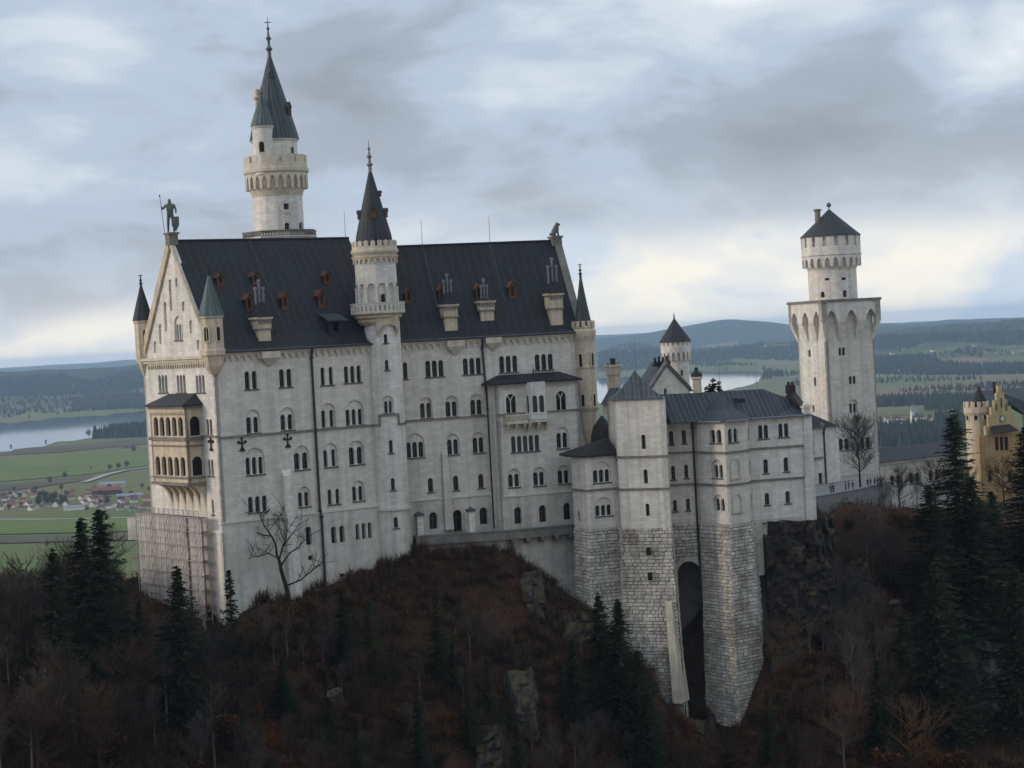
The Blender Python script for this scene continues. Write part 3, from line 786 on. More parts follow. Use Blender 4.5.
def dormer(px, ytop, ybot, wpx, RF, red=True):
    p0, b, run, zE, zR, d = RF
    g = on_roof(px, ybot, p0, b, run, zE, zR); D_ = g.y; k = (zR - zE) / run
    w_ = wpx * D_ / F / 1.32; h = (ybot - ytop) * D_ / F * .9
    fr = Plane(g.xy - d * w_ / 2 - b * .25, g.xy + d * w_ / 2 - b * .25)
    z0, z1 = g.z - .3, g.z + h * .68; zt = g.z + h; back = (h + .5) / k + .4
    mb = MB(); plate(mb, fr, [(0, z0), (w_, z0), (w_, z1), (w_ / 2, zt), (0, z1)], [light(w_ / 2, z0 + .55, z1 + .1, w_ * .5)], 0, -.25)
    for u in (0, w_): mb.add([fr.pt(u, z0, 0), fr.pt(u, z1, 0), fr.pt(u, z1, -back), fr.pt(u, z0, -back)], [(0, 1, 2, 3)], 1)
    o = mb.build('dormer', ['redwood', 'slate'], pal)
    mb = MB(); e = .16
    a0, a1, rg = fr.pt(-e, z1 - .12, .15), fr.pt(w_ + e, z1 - .12, .15), fr.pt(w_ / 2, zt + .1, .15); off = fr.n.to_3d() * -back
    mb.quad(a0, rg, rg + off, a0 + off); mb.quad(rg, a1, a1 + off, rg + off)
    mb.build('dormer_roof', 'redwood' if red else 'slate', o)
    mb = MB(); mb.add([fr.pt(.1, z0 + .4, -.2), fr.pt(w_ - .1, z0 + .4, -.2), fr.pt(w_ - .1, z1 + .1, -.2), fr.pt(.1, z1 + .1, -.2)], [(0, 1, 2, 3)]); mb.build('pane', 'glass', o)
    return o
for x, yt, yb in [(219.7, 272.5, 284.5), (255, 271, 283.5), (326.7, 270, 282.5)]: dormer(x, yt, yb, 9.5, RF1)
for x, yt, yb in [(248.8, 292, 309.5), (284.7, 290.5, 308), (321.2, 288.5, 306)]: dormer(x, yt, yb, 9.5, RF1)
for x, yt, yb in [(408.6, 286, 302), (442, 283.5, 300), (479, 282, 298.5), (512.4, 280, 297)]: dormer(x, yt, yb, 9, RF2)
# the low lead-covered hatch dormer by the stair tower
g = on_roof(336, 333, *RF1[:5]); mb = MB()
fr = Plane(g.xy - d1 * 1.6 - b1 * .3, g.xy + d1 * 1.6 - b1 * .3); h = 2.6
plate(mb, fr, rect(0, 3.2, g.z - .5, g.z + h - .6), [rect(.9, 2.0, g.z + .2, g.z + h - 1.0)], 0, -.3)
for u in (0, 3.2): mb.add([fr.pt(u, g.z - .5, 0), fr.pt(u, g.z + h - .6, 0), fr.pt(u, g.z + h - .2, -2.3), fr.pt(u, g.z - .5, -2.3)], [(0, 1, 2, 3)])
o = mb.build('hatch_dormer', 'slate', pal)
mb = MB(); mb.quad(fr.pt(-.3, g.z + h - .6, .5), fr.pt(3.5, g.z + h - .6, .5), fr.pt(3.5, g.z + h + .6, -2.6), fr.pt(-.3, g.z + h + .6, -2.6)); mb.quad(fr.pt(-.3, g.z + h - .75, .5), fr.pt(3.5, g.z + h - .75, .5), fr.pt(3.5, g.z + h - .6, .5), fr.pt(-.3, g.z + h - .6, .5)); mb.build('dormer_roof', 'seam', o)
# chimneys: tan stone stacks out of the slope, dark hipped caps, clusters of pale pots
def chimney(x0, x1, ytop, ybot, pots, RF, friezes=2):
    p0, b, run, zE, zR, d = RF
    g = on_roof((x0 + x1) / 2, ybot, p0, b, run, zE, zR); D_ = g.y; k = D_ / F
    w_ = (x1 - x0) * k / 1.05; h = (ybot - ytop) * k; dp = w_ * .9
    c = g.xy + b * (dp / 2 - .15); rz = math.atan2(d.y, d.x); zt = g.z + h
    mb = MB(); mb.box((c.x, c.y, g.z + h * .5 - .6), w_ * .84, dp * .84, h + 1.2, rz)
    mb.box((c.x, c.y, zt - h * .22), w_ * .94, dp * .94, h * .44 + .02, rz); mb.box((c.x, c.y, zt + .08), w_ * 1.12, dp * 1.12, .3, rz)
    o = mb.build('chimney', 'tan', pal)
    mb = MB(); mb.box((c.x, c.y, zt - h * .44 - .06), w_ * 1.02, dp * 1.02, .2, rz); mb.box((c.x, c.y, zt - .25), w_ * 1.04, dp * 1.04, .16, rz)
    fr = Plane(c - d * w_ * .48 - b * dp * .475, c + d * w_ * .48 - b * dp * .475); frieze(mb, fr, 0, fr.L, zt - .3, zt - .85, 6, .12); mb.build('arched_frieze', 'band', o)
    yt_, yb_, npot, pw = pots
    q0 = axis_z(c, yb_); q1 = axis_z(c, yt_)
    mb = MB(); t = w_ * .52
    e = [c - d * t - b * t, c + d * t - b * t, c + d * t + b * t, c - d * t + b * t]; s = .36
    hi = [c + (v - c) * s for v in e]
    mb.add([(v.x, v.y, zt + .2) for v in e] + [(v.x, v.y, q0 + .25) for v in hi], [(0, 1, 5, 4), (1, 2, 6, 5), (2, 3, 7, 6), (3, 0, 4, 7), (4, 5, 6, 7)]); mb.build('hipped_cap', 'slate', o)
    for i in range(npot):
        u = (i - (npot - 1) / 2) * pw; tall = (i == npot // 2); qq = q1 if tall else q1 - (q1 - q0) * (.30 + .1 * (i % 2))
        a = c + d * u
        mb = MB(); mb.lathe((a.x, a.y), [(.17, q0 - .1), (.17, qq - .5), (.27, qq - .45), (.27, qq), (.2, qq)], 8)
        mb.lathe((a.x, a.y), [(.24, q0 + (qq - q0) * .45), (.24, q0 + (qq - q0) * .5)], 8)
        mb.build('chimney_pot', 'lead', o, smooth=True)
    return o
chimney(256.5, 274, 318.5, 341.5, (279.5, 304, 3, .68), RF1)
chimney(443.4, 460, 305.5, 331, (273.5, 294, 3, .6), RF2)
chimney(479, 496.5, 302, 320, (278, 300, 3, .5), RF2)
chimney(549, 565.5, 294.5, 325.5, (257.5, 283, 3, .72), RF2)
# brackets under the eaves where the stacks stand
for W_, x0, x1, y0, y1, y2 in ((S1, 259, 277, 352, 358.5, 367.5), (S2, 445.5, 463, 341, 347, 357), (S2, 484, 500, 337.5, 343.5, 352)):
    u0, z0 = W_.uz(x0, y0); u1 = W_.uz(x1, y0)[0]; z1 = W_.uz(x0, y1)[1]; z2 = W_.uz(x0, y2)[1]
    mb = MB(); plate(mb, W_, rect(u0, u1, z1, z0), (), .95, 0)
    mb.add([W_.pt(u0, z1, .9), W_.pt(u1, z1, .9), W_.pt((u0 + u1) / 2, z2, .05), W_.pt(u0, z1, 0), W_.pt(u1, z1, 0)], [(0, 2, 1), (0, 3, 2), (1, 2, 4)])
    mb.build('bracket', 'trim', pal)

# ------------------------------------------------------------------ west gable
zC = WE.uz(180, 356)[1]
hw = []; apex = WD1 / 2
for x in (163, 181.2, 200.3): add_window(WE, hw, pal, x, 375, 392.5, 3, 3.1, ratio=.8)
add_window(WE, hw, pal, 209.3, 419, 435, 2, 3.2, None, None, dep=.35); add_window(WE, hw, pal, 210.8, 459.5, 476, 2, 3.0, None, None, dep=.35)
add_window(WE, hw, pal, 213, 499.5, 514.5, 1, 0, 2)
add_window(WE, hw, pal, 178.5, 324, 340, 3, 2.5, None, 316)
def niche(px, yt, yb, wpx):
    u = WE.uz(px, (yt + yb) / 2)[0]; zt, zb = WE.uz(px, yt)[1], WE.uz(px, yb)[1]
    k = abs(WE.uz(px + 1, yt)[0] - WE.uz(px - 1, yt)[0]) / 2; wd = wpx * k
    hw.append(light(u, zb, zt, wd)); mb = MB(); mb.add([WE.pt(u - wd, zb - .1, -.3), WE.pt(u + wd, zb - .1, -.3), WE.pt(u + wd, zt + .1, -.3), WE.pt(u - wd, zt + .1, -.3)], [(0, 1, 2, 3)]); mb.build('blind_arch', 'lime2', pal)
for q in ((170.8, 279, 311, 3.0), (176.3, 278, 287, 2.2), (165.8, 302, 331, 3.2), (183.4, 301, 311, 3), (160.6, 324, 344, 3.4), (191, 320, 333, 3.4), (155.2, 341, 353, 3.2), (198.3, 339.5, 350, 3.2)): niche(*q)
zRg = zR1 + .1
wall(WE, [(0, ZB), (WD1, ZB), (WD1, zC), (apex, zRg), (0, zC)], hw, 'gable_wall', 'lime2', pal)
mb = MB(); dz_ = zRg - zC; tk = 1.35
plate(mb, WE, [(-.6, zC - .2), (.9, zC - .2), (apex + .02, zRg - 1.5), (apex + .02, zRg + .55)], (), .4, -.9)
plate(mb, WE, [(WD1 + .1, zC - .2), (apex + .03, zRg + .25), (apex + .03, zRg - .5), (WD1 - .35, zC - .2)], (), .3, -.05)
mb.build('gable_cope', 'tan', pal)
mb = MB(); plate(mb, WE, rect(-.7, WD1 + .5, zC - .55, zC - .1), (), .8, 0); plate(mb, WE, rect(-.4, WD1 + .2, zC - 1.0, zC - .55), (), .5, 0)
frieze(mb, WE, 2.2, WD1 - 2.2, zC - 1.0, zC - 1.9, 25, .3); mb.build('cornice', 'trim', pal)
anchor(WE, 211.5, 444)
zs = WE.uz(209, 436.5)[1]; band(WE, WD1 - 5.2, WD1, zs - .15, zs + .15, .2, 'string_course', 'band', pal)
zl = WE.uz(218, 533)[1]; mb = MB(); plate(mb, WE, rect(WD1 - 2.6, WD1 + .3, ZB, zl), (), .35, 0); plate(mb, WE, rect(WD1 - 2.7, WD1 + .35, zl, zl + .4), (), .5, 0); mb.build('corner_pier', 'lime2', pal)
# loggia
uL1 = WE.uz(202, 425)[0]
def pf(p): return proj(WE.pt(uL1, WE.uz(202, 425)[1], p))[0] - 185.5
pl, ph_ = 0.0, 12.0
for _ in range(40):
    m_ = (pl + ph_) / 2
    if pf(m_) > 0: pl = m_
    else: ph_ = m_
PL = pl
LF = Plane(WE.pt(0, 0, PL).xy, WE.pt(WD1, 0, PL).xy); uL0 = LF.uz(150.5, 425)[0]
LF = Plane(LF.p0 + LF.d * uL0, LF.p0 + LF.d * uL1)
LS = Plane(LF.p1, WE.pt(uL1, 0, 0).xy); LN = Plane(WE.pt(uL0, 0, 0).xy, LF.p0)
z = lambda y: LF.uz(168, y)[1]
zt, zbot = z(405), z(484.5)
lm = MB(); hL = []; hS = []; pn = MB(); cl = []
for yt, yb, xs, sx in ((417, 436, (156, 162, 168.2, 174.3, 180.6), 195), (456.5, 475.5, (158, 164.2, 170.4, 176.7, 183), 197.5)):
    for x in xs:
        u = LF.uz(x, (yt + yb) / 2)[0]; hL.append(light(u, z(yb), z(yt), 1.9 if PL > 3 else 1.5))
    u = LS.uz(sx, (yt + yb) / 2)[0]; hS.append(light(u, z(yb), z(yt), 1.7))
    us = [h[0][0] / 2 + h[1][0] / 2 for h in hL[-5:]]
    for a, b in zip(us, us[1:]): cl.append((LF, (a + b) / 2, z(yb), (z(yt) - z(yb)) * .72))
plate(lm, LF, rect(0, LF.L, zbot, zt), hL, 0, -.5); plate(lm, LS, rect(0, LS.L, zbot, zt), hS, 0, -.22); plate(lm, LN, rect(0, LN.L, zbot, zt), (), 0, -.5)
lm.add([LF.pt(0, zbot, 0), LF.pt(LF.L, zbot, 0), WE.pt(uL1, zbot, 0), WE.pt(uL0, zbot, 0)], [(3, 2, 1, 0)])
zf = (z(437) + z(440)) / 2
for zq in (z(437), z(476)):
    lm.add([LF.pt(0, zq, -.4), LF.pt(LF.L, zq, -.4), WE.pt(uL1, zq, 0), WE.pt(uL0, zq, 0)], [(0, 1, 2, 3)])
log = lm.build('loggia', 'tan', pal)
for W_, dd in ((LF, -.45), (LS, -.2)):
    for y0, y1 in ((416, 437), (455.5, 476.5)):
        mb = MB(); mb.add([W_.pt(.1, z(y1), dd), W_.pt(W_.L - .1, z(y1), dd), W_.pt(W_.L - .1, z(y0), dd), W_.pt(.1, z(y0), dd)], [(0, 1, 2, 3)]); mb.build('pane', 'glass', log)  # dark sheets behind the arches stand in for the shade inside the loggia
for W_, u, z0, h in cl:
    p = W_.pt(u, 0, -.2); mb = MB(); r = .17; mb.lathe((p.x, p.y), [(r * 1.5, z0), (r * 1.5, z0 + .2), (r, z0 + .3), (r * .9, z0 + h - .5), (r * 1.7, z0 + h - .1), (r * 1.7, z0 + h)], 8); mb.build('column', 'column', log, smooth=True)
mb = MB()
for W_ in (LF, LS):
    for y0, y1, dd in ((437.2, 440.4, .35), (445, 446.5, .2), (476.3, 478, .28), (482, 485, .35), (406.5, 409, .3)): plate(mb, W_, rect(-.2, W_.L + .2, z(y1), z(y0)), (), dd, 0)
mb.build('string_course', 'band', log)
mb = MB(); plate(mb, LF, rect(0, LF.L, z(414), z(409)), (), .12, 0); frieze(mb, LF, .6, LF.L - .4, z(411), z(415), 22, .2); mb.build('arched_frieze', 'tan', log)
mb = MB(); zr_ = WE.uz(182, 393.5)[1]
e = [LF.pt(-.5, zt, .6), LF.pt(LF.L + .5, zt, .6), WE.pt(uL1 + .6, zt, .02), WE.pt(uL0 - .6, zt, .02)]; ra, rb = WE.pt(uL0 + PL * .55, zr_, .05), WE.pt(uL1 - PL * .55, zr_, .05)
mb.quad(e[0], e[1], rb, ra, 0, [(0, 0), (14, 0), (10, 5), (4, 5)]); mb.add([e[1], e[2], rb], [(0, 1, 2)], 0, [(0, 0), (6, 0), (3, 5)]); mb.add([e[3], e[0], ra], [(0, 1, 2)], 0, [(0, 0), (6, 0), (3, 5)])
for a, b in ((0, 1), (1, 2), (3, 0)): mb.quad(e[a], e[b], e[b] - Vector((0, 0, .25)), e[a] - Vector((0, 0, .25)))
mb.quad(e[0] - Vector((0, 0, .25)), e[1] - Vector((0, 0, .25)), e[2] - Vector((0, 0, .25)), e[3] - Vector((0, 0, .25)))
mb.build('loggia_roof', 'spire', log)
zc0 = z(512)                                    # the arched brackets that carry the loggia
for i in range(6):
    mb = MB(); u = min(max(LF.L * i / 5, .3), LF.L - .3); n_ = 9; s0_, s1_ = [], []
    for k in range(n_ + 1):                                # a curved arm sweeping from the wall out under the loggia
        t = k / n_; zz_ = zc0 + (zbot - zc0) * t; dd = PL * (1 - math.sqrt(max(0, 1 - t * t))) if t < 1 else PL
        s0_.append(LF.pt(u - .3, zz_, -PL + dd * .98)); s1_.append(LF.pt(u + .3, zz_, -PL + dd * .98))
    t0_, t1_ = LF.pt(u - .3, zbot, -PL), LF.pt(u + .3, zbot, -PL)
    mb.add(s0_ + s1_, [(k, n_ + 1 + k, n_ + 2 + k, k + 1) for k in range(n_)]); mb.add(s0_ + [t0_], [tuple(range(n_ + 2))]); mb.add(s1_ + [t1_], [tuple(range(n_ + 2))[::-1]])
    mb.build('bracket', 'tan', log)

# ------------------------------------------------------------------ turrets on the palace corners
def prof(c, D_, pts): return [(hw_ * D_ / F, axis_z(c, y)) for hw_, y in pts]
def surf_window(c, r, dpx, z0, z1, wd, parent, kind='round', n=1, sp=0, stone='trim', bw=.14, octo=False):
    t = -Vector((c[0], c[1])).normalized(); rt = Vector((-t.y, t.x)); a = math.asin(max(-.95, min(.95, dpx / r)))
    if octo: r = r * math.cos(PI / 8)
    nn = t * math.cos(a) + rt * math.sin(a); dd = Vector((-nn.y, nn.x)); q = Vector((c[0], c[1])) + nn * r
    W_ = Plane(q - dd * 3, q + dd * 3); mb = MB()
    for i in range(n):
        u = 3 + (i - (n - 1) / 2) * sp
        l = light(u, z0, z1, wd, 7, kind); o_ = light(u, z0 - bw, z1 + bw, wd + 2 * bw, 7, kind)
        plate(mb, W_, o_, [l], .10, -.12, 0)
        x0, x1 = u - wd / 2, u + wd / 2
        mb.add([W_.pt(x, z, .03) for x, z in l], [tuple(range(len(l)))], 1)
    return mb.build('window', [stone, 'glass'], parent)
def corner_turret(c, D_, body, cone, fin, m, mc, slits, n=8, ph=0.0, crown=None):
    mb = MB(); pr = prof(c, D_, body); mb.lathe(c, pr, n, 0, ph); t = mb.build('turret', m, pal)
    mb = MB(); pc = prof(c, D_, cone); mb.lathe(c, pc, n, 0, ph); mb.build('spire', mc, t)
    finial(c, pc[-1][1] - .2, axis_z(c, fin), .38, t, 'iron', True)
    for px_, y0, y1, wd in slits: surf_window(c, max(r for r, z_ in pr if True) * .93, px_, axis_z(c, y1), axis_z(c, y0), wd, t, octo=True)
    if crown:
        r, y0, y1, k = crown; mb = MB(); merlons(mb, c, r * D_ / F * .84, r * D_ / F, axis_z(c, y1), axis_z(c, y0), k, .6); mb.build('battlement', m, t)
    return t
cA = A + (d1 * .6 - b1 * -.6); cA = Vector((A.x, A.y)) + d1 * .2 + b1 * .2
D_ = cA.y
corner_turret(cA, D_, [(5, 374), (9.5, 366), (11.5, 357), (13, 355), (13, 350), (11.5, 349), (11.5, 319), (12.8, 317.5), (12.8, 316)], [(13.6, 316), (8.5, 300), (.8, 274)], 264, 'tan', 'verdigris', [(-.9, 327, 341, .75), (.95, 327, 341, .6)], ph=R(22.5))
cB = B + d1 * .3 - b1 * .3
corner_turret(cB, cB.y, [(2, 378), (6.5, 366), (9, 356), (9, 324), (10, 322), (10, 320.5)], [(10.6, 320.5), (6.5, 305), (.6, 284)], 274, 'tan', 'spire', [(.2, 330, 344, .6)], ph=R(22.5))
cC = Vector((CE.x, CE.y)); 
tur = corner_turret(cC, cC.y, [(3, 450), (7.5, 430), (9.5, 412), (11.8, 408), (11.8, 403), (10.8, 402), (10.8, 369), (11.4, 368), (11.4, 366), (10.6, 365), (10.6, 342), (12.5, 336), (13, 331), (11.5, 329), (11.5, 327)], [(9.4, 326), (5.5, 305), (.7, 275)], 263, 'tan', 'copper', [(-.75, 353.5, 366.5, .55), (1.35, 353, 366, .45), (-.7, 394, 408 - 2, .55), (1.3, 394, 406, .45)], ph=R(10), crown=(11.8, 321, 327.5, 12))
EE = Plane(CE, CE + b2 * WD2)
wall(EE, [(0, ZB), (WD2, ZB), (WD2, zE2), (WD2 / 2, zR2 + .1), (0, zE2)], [], 'gable_wall', 'lime', pal)
mb = MB(); hh = WD2 / 2
for s in (0, 1):
    q = [(-.4, zE2 - .6), (.9, zE2 - .6), (hh + .02, zR2 - .9), (hh + .02, zR2 + .9)]
    if s: q = [(WD2 - x, z_) for x, z_ in q][::-1]
    plate(mb, EE, q, (), .35, -.9, back=True)
mb.build('gable_cope', 'band', pal)

# ------------------------------------------------------------------ statues on the two gables
ap = WE.pt(apex, 0, -.3); zp = zRg
mb = MB(); mb.box((ap.x, ap.y, zp + .1), 1.5, 1.4, 1.7, R(37)); mb.box((ap.x, ap.y, zp + 1.05), 1.9, 1.8, .3, R(37)); mb.build('statue_pedestal', 'band', pal)
zs0 = zp + 1.2
def skin_body(name, joints, edges, m, parent, sub=2, loc=(0, 0, 0)):
    me = bpy.data.meshes.new(name); me.from_pydata([j[0] for j in joints], edges, [])
    o = bpy.data.objects.new(name, me); COL.objects.link(o)
    md = o.modifiers.new('skin', 'SKIN'); md.use_smooth_shade = True
    for i, j in enumerate(joints):
        v = me.skin_vertices[0].data[i]; v.radius = (j[1], j[1]); v.use_root = (i == 0)
    s = o.modifiers.new('sub', 'SUBSURF'); s.levels = s.render_levels = sub
    dg = bpy.context.evaluated_depsgraph_get(); nm = bpy.data.meshes.new_from_object(o.evaluated_get(dg))
    bpy.data.objects.remove(o); bpy.data.meshes.remove(me)
    o = bpy.data.objects.new(name, nm); COL.objects.link(o)
    nm.materials.clear(); nm.materials.append(M[m]); nm.polygons.foreach_set('use_smooth', [True] * len(nm.polygons))
    if parent is not None: o.parent = parent; WORLD[o] = WORLD[parent]
    o.location = loc
    return o
k = 5.2 / 1.8
st = thing('knight_statue', (ap.x, ap.y, zs0), 'green bronze standing knight statue with lance and shield on the left gable top', 'statue')
J = [((0, 0, .95), .15), ((0, 0, 1.2), .16), ((0, 0, 1.45), .17), ((0, 0, 1.56), .07), ((0, -.02, 1.68), .11), ((0, 0, 1.82), .06),
     ((-.1, 0, .9), .11), ((-.13, -.03, .5), .085), ((-.15, 0, .08), .06), ((-.15, -.14, .03), .05), ((.1, 0, .9), .11), ((.16, -.08, .5), .085), ((.17, -.02, .08), .06), ((.17, -.16, .03), .05),
     ((-.22, 0, 1.45), .08), ((-.38, -.1, 1.25), .06), ((-.40, -.28, 1.38), .05), ((.22, 0, 1.45), .08), ((.32, -.05, 1.2), .06), ((.34, -.2, 1.0), .05)]
E = [(0, 1), (1, 2), (2, 3), (3, 4), (4, 5), (0, 6), (6, 7), (7, 8), (8, 9), (0, 10), (10, 11), (11, 12), (12, 13), (2, 14), (14, 15), (15, 16), (2, 17), (17, 18), (18, 19)]
J = [((x * k, y * k, z_ * k), r * k * .95) for (x, y, z_), r in J]
body = skin_body('body', J, E, 'bronze', st, 2)
o0 = WORLD[st]
mb = MB(); mb.tube(o0 + Vector((-.30 * k, -.32 * k, .1)), o0 + Vector((-.46 * k, -.26 * k, 1.93 * k)), .05, .045, n=6); mb.lathe((o0.x - .46 * k, o0.y - .26 * k), [(.02, o0.z + 1.9 * k), (.16, o0.z + 1.95 * k), (.01, o0.z + 2.06 * k)], 6); mb.build('lance', 'bronze', st)
mb = MB()
vs = []; 
for d_ in (0, .2):
    for x, z_ in ((.10, .82), (.50, .82), (.50, .36), (.30, .02), (.10, .36)): vs.append(o0 + Vector((x * k, -.26 * k - d_ + .12 * (abs(x - .30) < .05), z_ * k)))
mb.add(vs, [(5, 6, 7, 8, 9), (4, 3, 2, 1, 0), (0, 1, 6, 5), (1, 2, 7, 6), (2, 3, 8, 7), (3, 4, 9, 8), (4, 0, 5, 9)]); mb.build('shield', 'bronze', st)
le = EE.pt(hh, 0, -.5)
mb = MB(); mb.box((le.x, le.y, zR2 - .2), 1.7, 1.9, 1.5, R(20)); mb.box((le.x, le.y, zR2 + .62), 2.1, 2.2, .3, R(20)); mb.build('statue_pedestal', 'band', pal)
lion = thing('lion_statue', (le.x, le.y, zR2 + .77), 'grey stone lion statue sitting upright on the right end of the palace ridge', 'statue')
J = [((-.45, 0, .42), .42), ((-.15, 0, .75), .42), ((.15, 0, 1.25), .42), ((.35, 0, 1.7), .36), ((.55, 0, 2.0), .32), ((.85, 0, 1.92), .19), ((1.02, 0, 1.85), .13),
     ((.5, -.22, .9), .15), ((.55, -.22, .3), .13), ((.72, -.22, .08), .11), ((.5, .22, .9), .15), ((.55, .22, .3), .13), ((.72, .22, .08), .11),
     ((-.2, -.36, .35), .2), ((.15, -.38, .1), .12), ((-.2, .36, .35), .2), ((.15, .38, .1), .12), ((-.85, 0, .2), .1), ((-.95, .1, .6), .08)]
E = [(0, 1), (1, 2), (2, 3), (3, 4), (4, 5), (5, 6), (2, 7), (7, 8), (8, 9), (2, 10), (10, 11), (11, 12), (0, 13), (13, 14), (0, 15), (15, 16), (0, 17), (17, 18)]
skin_body('body', [((x * .95, y * 1.15, z_ * 1.0), r * 1.25) for (x, y, z_), r in J], E, 'bronze', lion, 2)
lo_ = WORLD[lion]
mb = MB()
for a in range(26):
    an = 2 * PI * a / 26; q = lo_ + Vector((.48 + .1 * math.sin(an * 3), math.cos(an) * .34, 1.95 + math.sin(an) * .34)); mb.tube(q, q + Vector((-.25, math.cos(an) * .16, -.25 + math.sin(an) * .12)), .12, .02, n=5)
mb.build('mane', 'bronze', lion)
# ------------------------------------------------------------------ stair tower on the palace front
def ring_wall(c, r, z0, z1, holes, name, m, parent, r_lo=None, th=.5):
    W_ = Cyl(c, r, r_lo, z0, z1); wall(W_, rect(-PI * r, PI * r, z0, z1), holes, name, m, parent, th=th); return W_
cS = Vector((K.x, K.y)) + Vector((-.45, -.15)); DS = cS.y
def zS(y): return axis_z(cS, y)
sp_ = lambda hw_: hw_ * DS / F
stt = thing('stair_tower', (cS.x, cS.y, -40), 'slender round cream stair tower with ringed balcony and dark cone halfway along the palace', 'tower')
h = []; W0 = Cyl(cS, sp_(17.8), sp_(17.8), zS(508), zS(322))
for x, yt, yb, wd in [(385.7, 334, 343, 3.6), (386.8, 360, 370, 3.6), (391, 440, 453, 3.8), (393, 478, 490, 3.8)]: add_window(W0, h, stt, x, yt, yb, 1, 0, wd)
add_window(W0, h, stt, 388.4, 401, 413, 2, 5.2, None, 395.5)
wall(W0, rect(-PI * W0.r, PI * W0.r, zS(508), zS(322)), h, 'wall', 'lime2', stt)
h = []; W1 = Cyl(cS, sp_(18.2), sp_(20.8), zS(585), zS(508)); add_window(W1, h, stt, 396, 517, 528, 1, 0, 4.2, stone='tan')
wall(W1, rect(-PI * W1.r, PI * W1.r, ZB, zS(508)), h, 'plinth_wall', 'render', stt)
band(W0, -PI * W0.r, PI * W0.r, zS(508) - .2, zS(508) + .12, .32, 'ledge', 'white', stt)
# the string course steps up under the paired window
u0 = W0.uz(380.5, 418)[0]; u1 = W0.uz(397.5, 418)[0]; zlo, zhi = zS(424), zS(413.5)
mb = MB()
for a, b, z0, z1 in ((-PI * W0.r * .6, u0, zlo - .15, zlo + .15), (u1, PI * W0.r * .6, zlo - .15, zlo + .15), (u0 - .3, u1 + .3, zhi - .3, zhi), (u0 - .3, u0, zlo - .15, zhi - .3), (u1, u1 + .3, zlo - .15, zhi - .3)): plate(mb, W0, rect(a, b, z0, z1), (), .2, 0)
mb.build('string_course', 'band', stt)
cU = cS + Vector((-.52, 0))
mb = MB(); mb.lathe(cU, prof(cU, DS, [(17.8, 325), (21, 321.5), (21, 319.5), (24, 317.5), (24, 315.5), (27.2, 313.8), (27.2, 312.5), (20, 312.4)]), 32); mb.build('balcony_corbel', 'tan', stt, smooth=True)
WB = Cyl(cU, sp_(27.2), None, 0, 1)
zb0, zb1 = zS(312.6), zS(303.6)
mb = MB(); nb = 36; L_ = 2 * PI * WB.r
plate(mb, WB, rect(-L_ / 2, L_ / 2, zb0, zb1), [light(-L_ / 2 + L_ * (i + .5) / nb, zb0 + .28, zb1 - .28, L_ / nb * .5, 5) for i in range(nb)], 0, -.18, back=True)
plate(mb, WB, rect(-L_ / 2, L_ / 2, zb1, zb1 + .14), (), .1, -.3, back=True); mb.build('balustrade', 'white', stt)
h = []; WU = Cyl(cU, sp_(20.6), None, 0, 1); zu0, zu1 = zS(312.5), zS(283.2)
nA = 12; LU = 2 * PI * WU.r
for i in range(nA):
    u = -LU / 2 + LU * (i + .5) / nA; h.append(light(u, zu0 + .02, zu1 - .05, LU / nA * .74, 8))
wall(WU, rect(-LU / 2, LU / 2, zu0, zS(257)), h, 'arcade_wall', 'lime2', stt, th=.55)
mb = MB(); mb.lathe(cU, [(sp_(20.6) - .5, zu0), (sp_(20.6) - .5, zu1 + .2)], 32, cap=False); mb.build('inner_wall', 'lime2', stt, smooth=True)
surf_window(cU, sp_(20.6) - .5, .95, zS(305), zS(294.5), .85, stt)
for i in range(nA):
    u = -LU / 2 + LU * i / nA; p = WU.pt(u, 0, .02); z1 = zu1 - LU / nA * .4
    mb = MB(); mb.lathe((p.x, p.y), [(.2, zu0), (.14, zu0 + .25), (.13, z1 - .3), (.24, z1)], 8); mb.build('column', 'column', stt, smooth=True)
mb = MB(); frieze(mb, WU, -LU / 2, LU / 2, zS(257.5), zS(263.5), 24, .3); plate(mb, WU, rect(-LU / 2, LU / 2, zS(257.5), zS(256)), (), .45, 0); mb.build('arched_frieze', 'tan', stt, smooth=True)
mb = MB(); mb.lathe(cU, prof(cU, DS, [(20.6, 257), (23.8, 252.5), (23.8, 250), (22.6, 249.5), (22.6, 246.5), (20.6, 246.4), (20.6, 247.5), (12, 247.5)]), 32); merlons(mb, cU, sp_(20.4), sp_(22.6), zS(246.5), zS(240.8), 20, .66, sub=3, rnd_top=True); mb.build('battlement', 'trim', stt)
mb = MB(); mb.lathe(cU, prof(cU, DS, [(19.2, 247), (17.6, 235), (1.0, 169)]), 20); mb.build('spire', 'spire', stt)
finial(cU, zS(170), zS(139.5), sp_(3.4), stt, 'lead')
def cone_r(y): return 17.6 - (17.6 - 1.0) * (235 - y) / (235 - 169)
tS = -cU.normalized(); rS = Vector((-tS.y, tS.x))
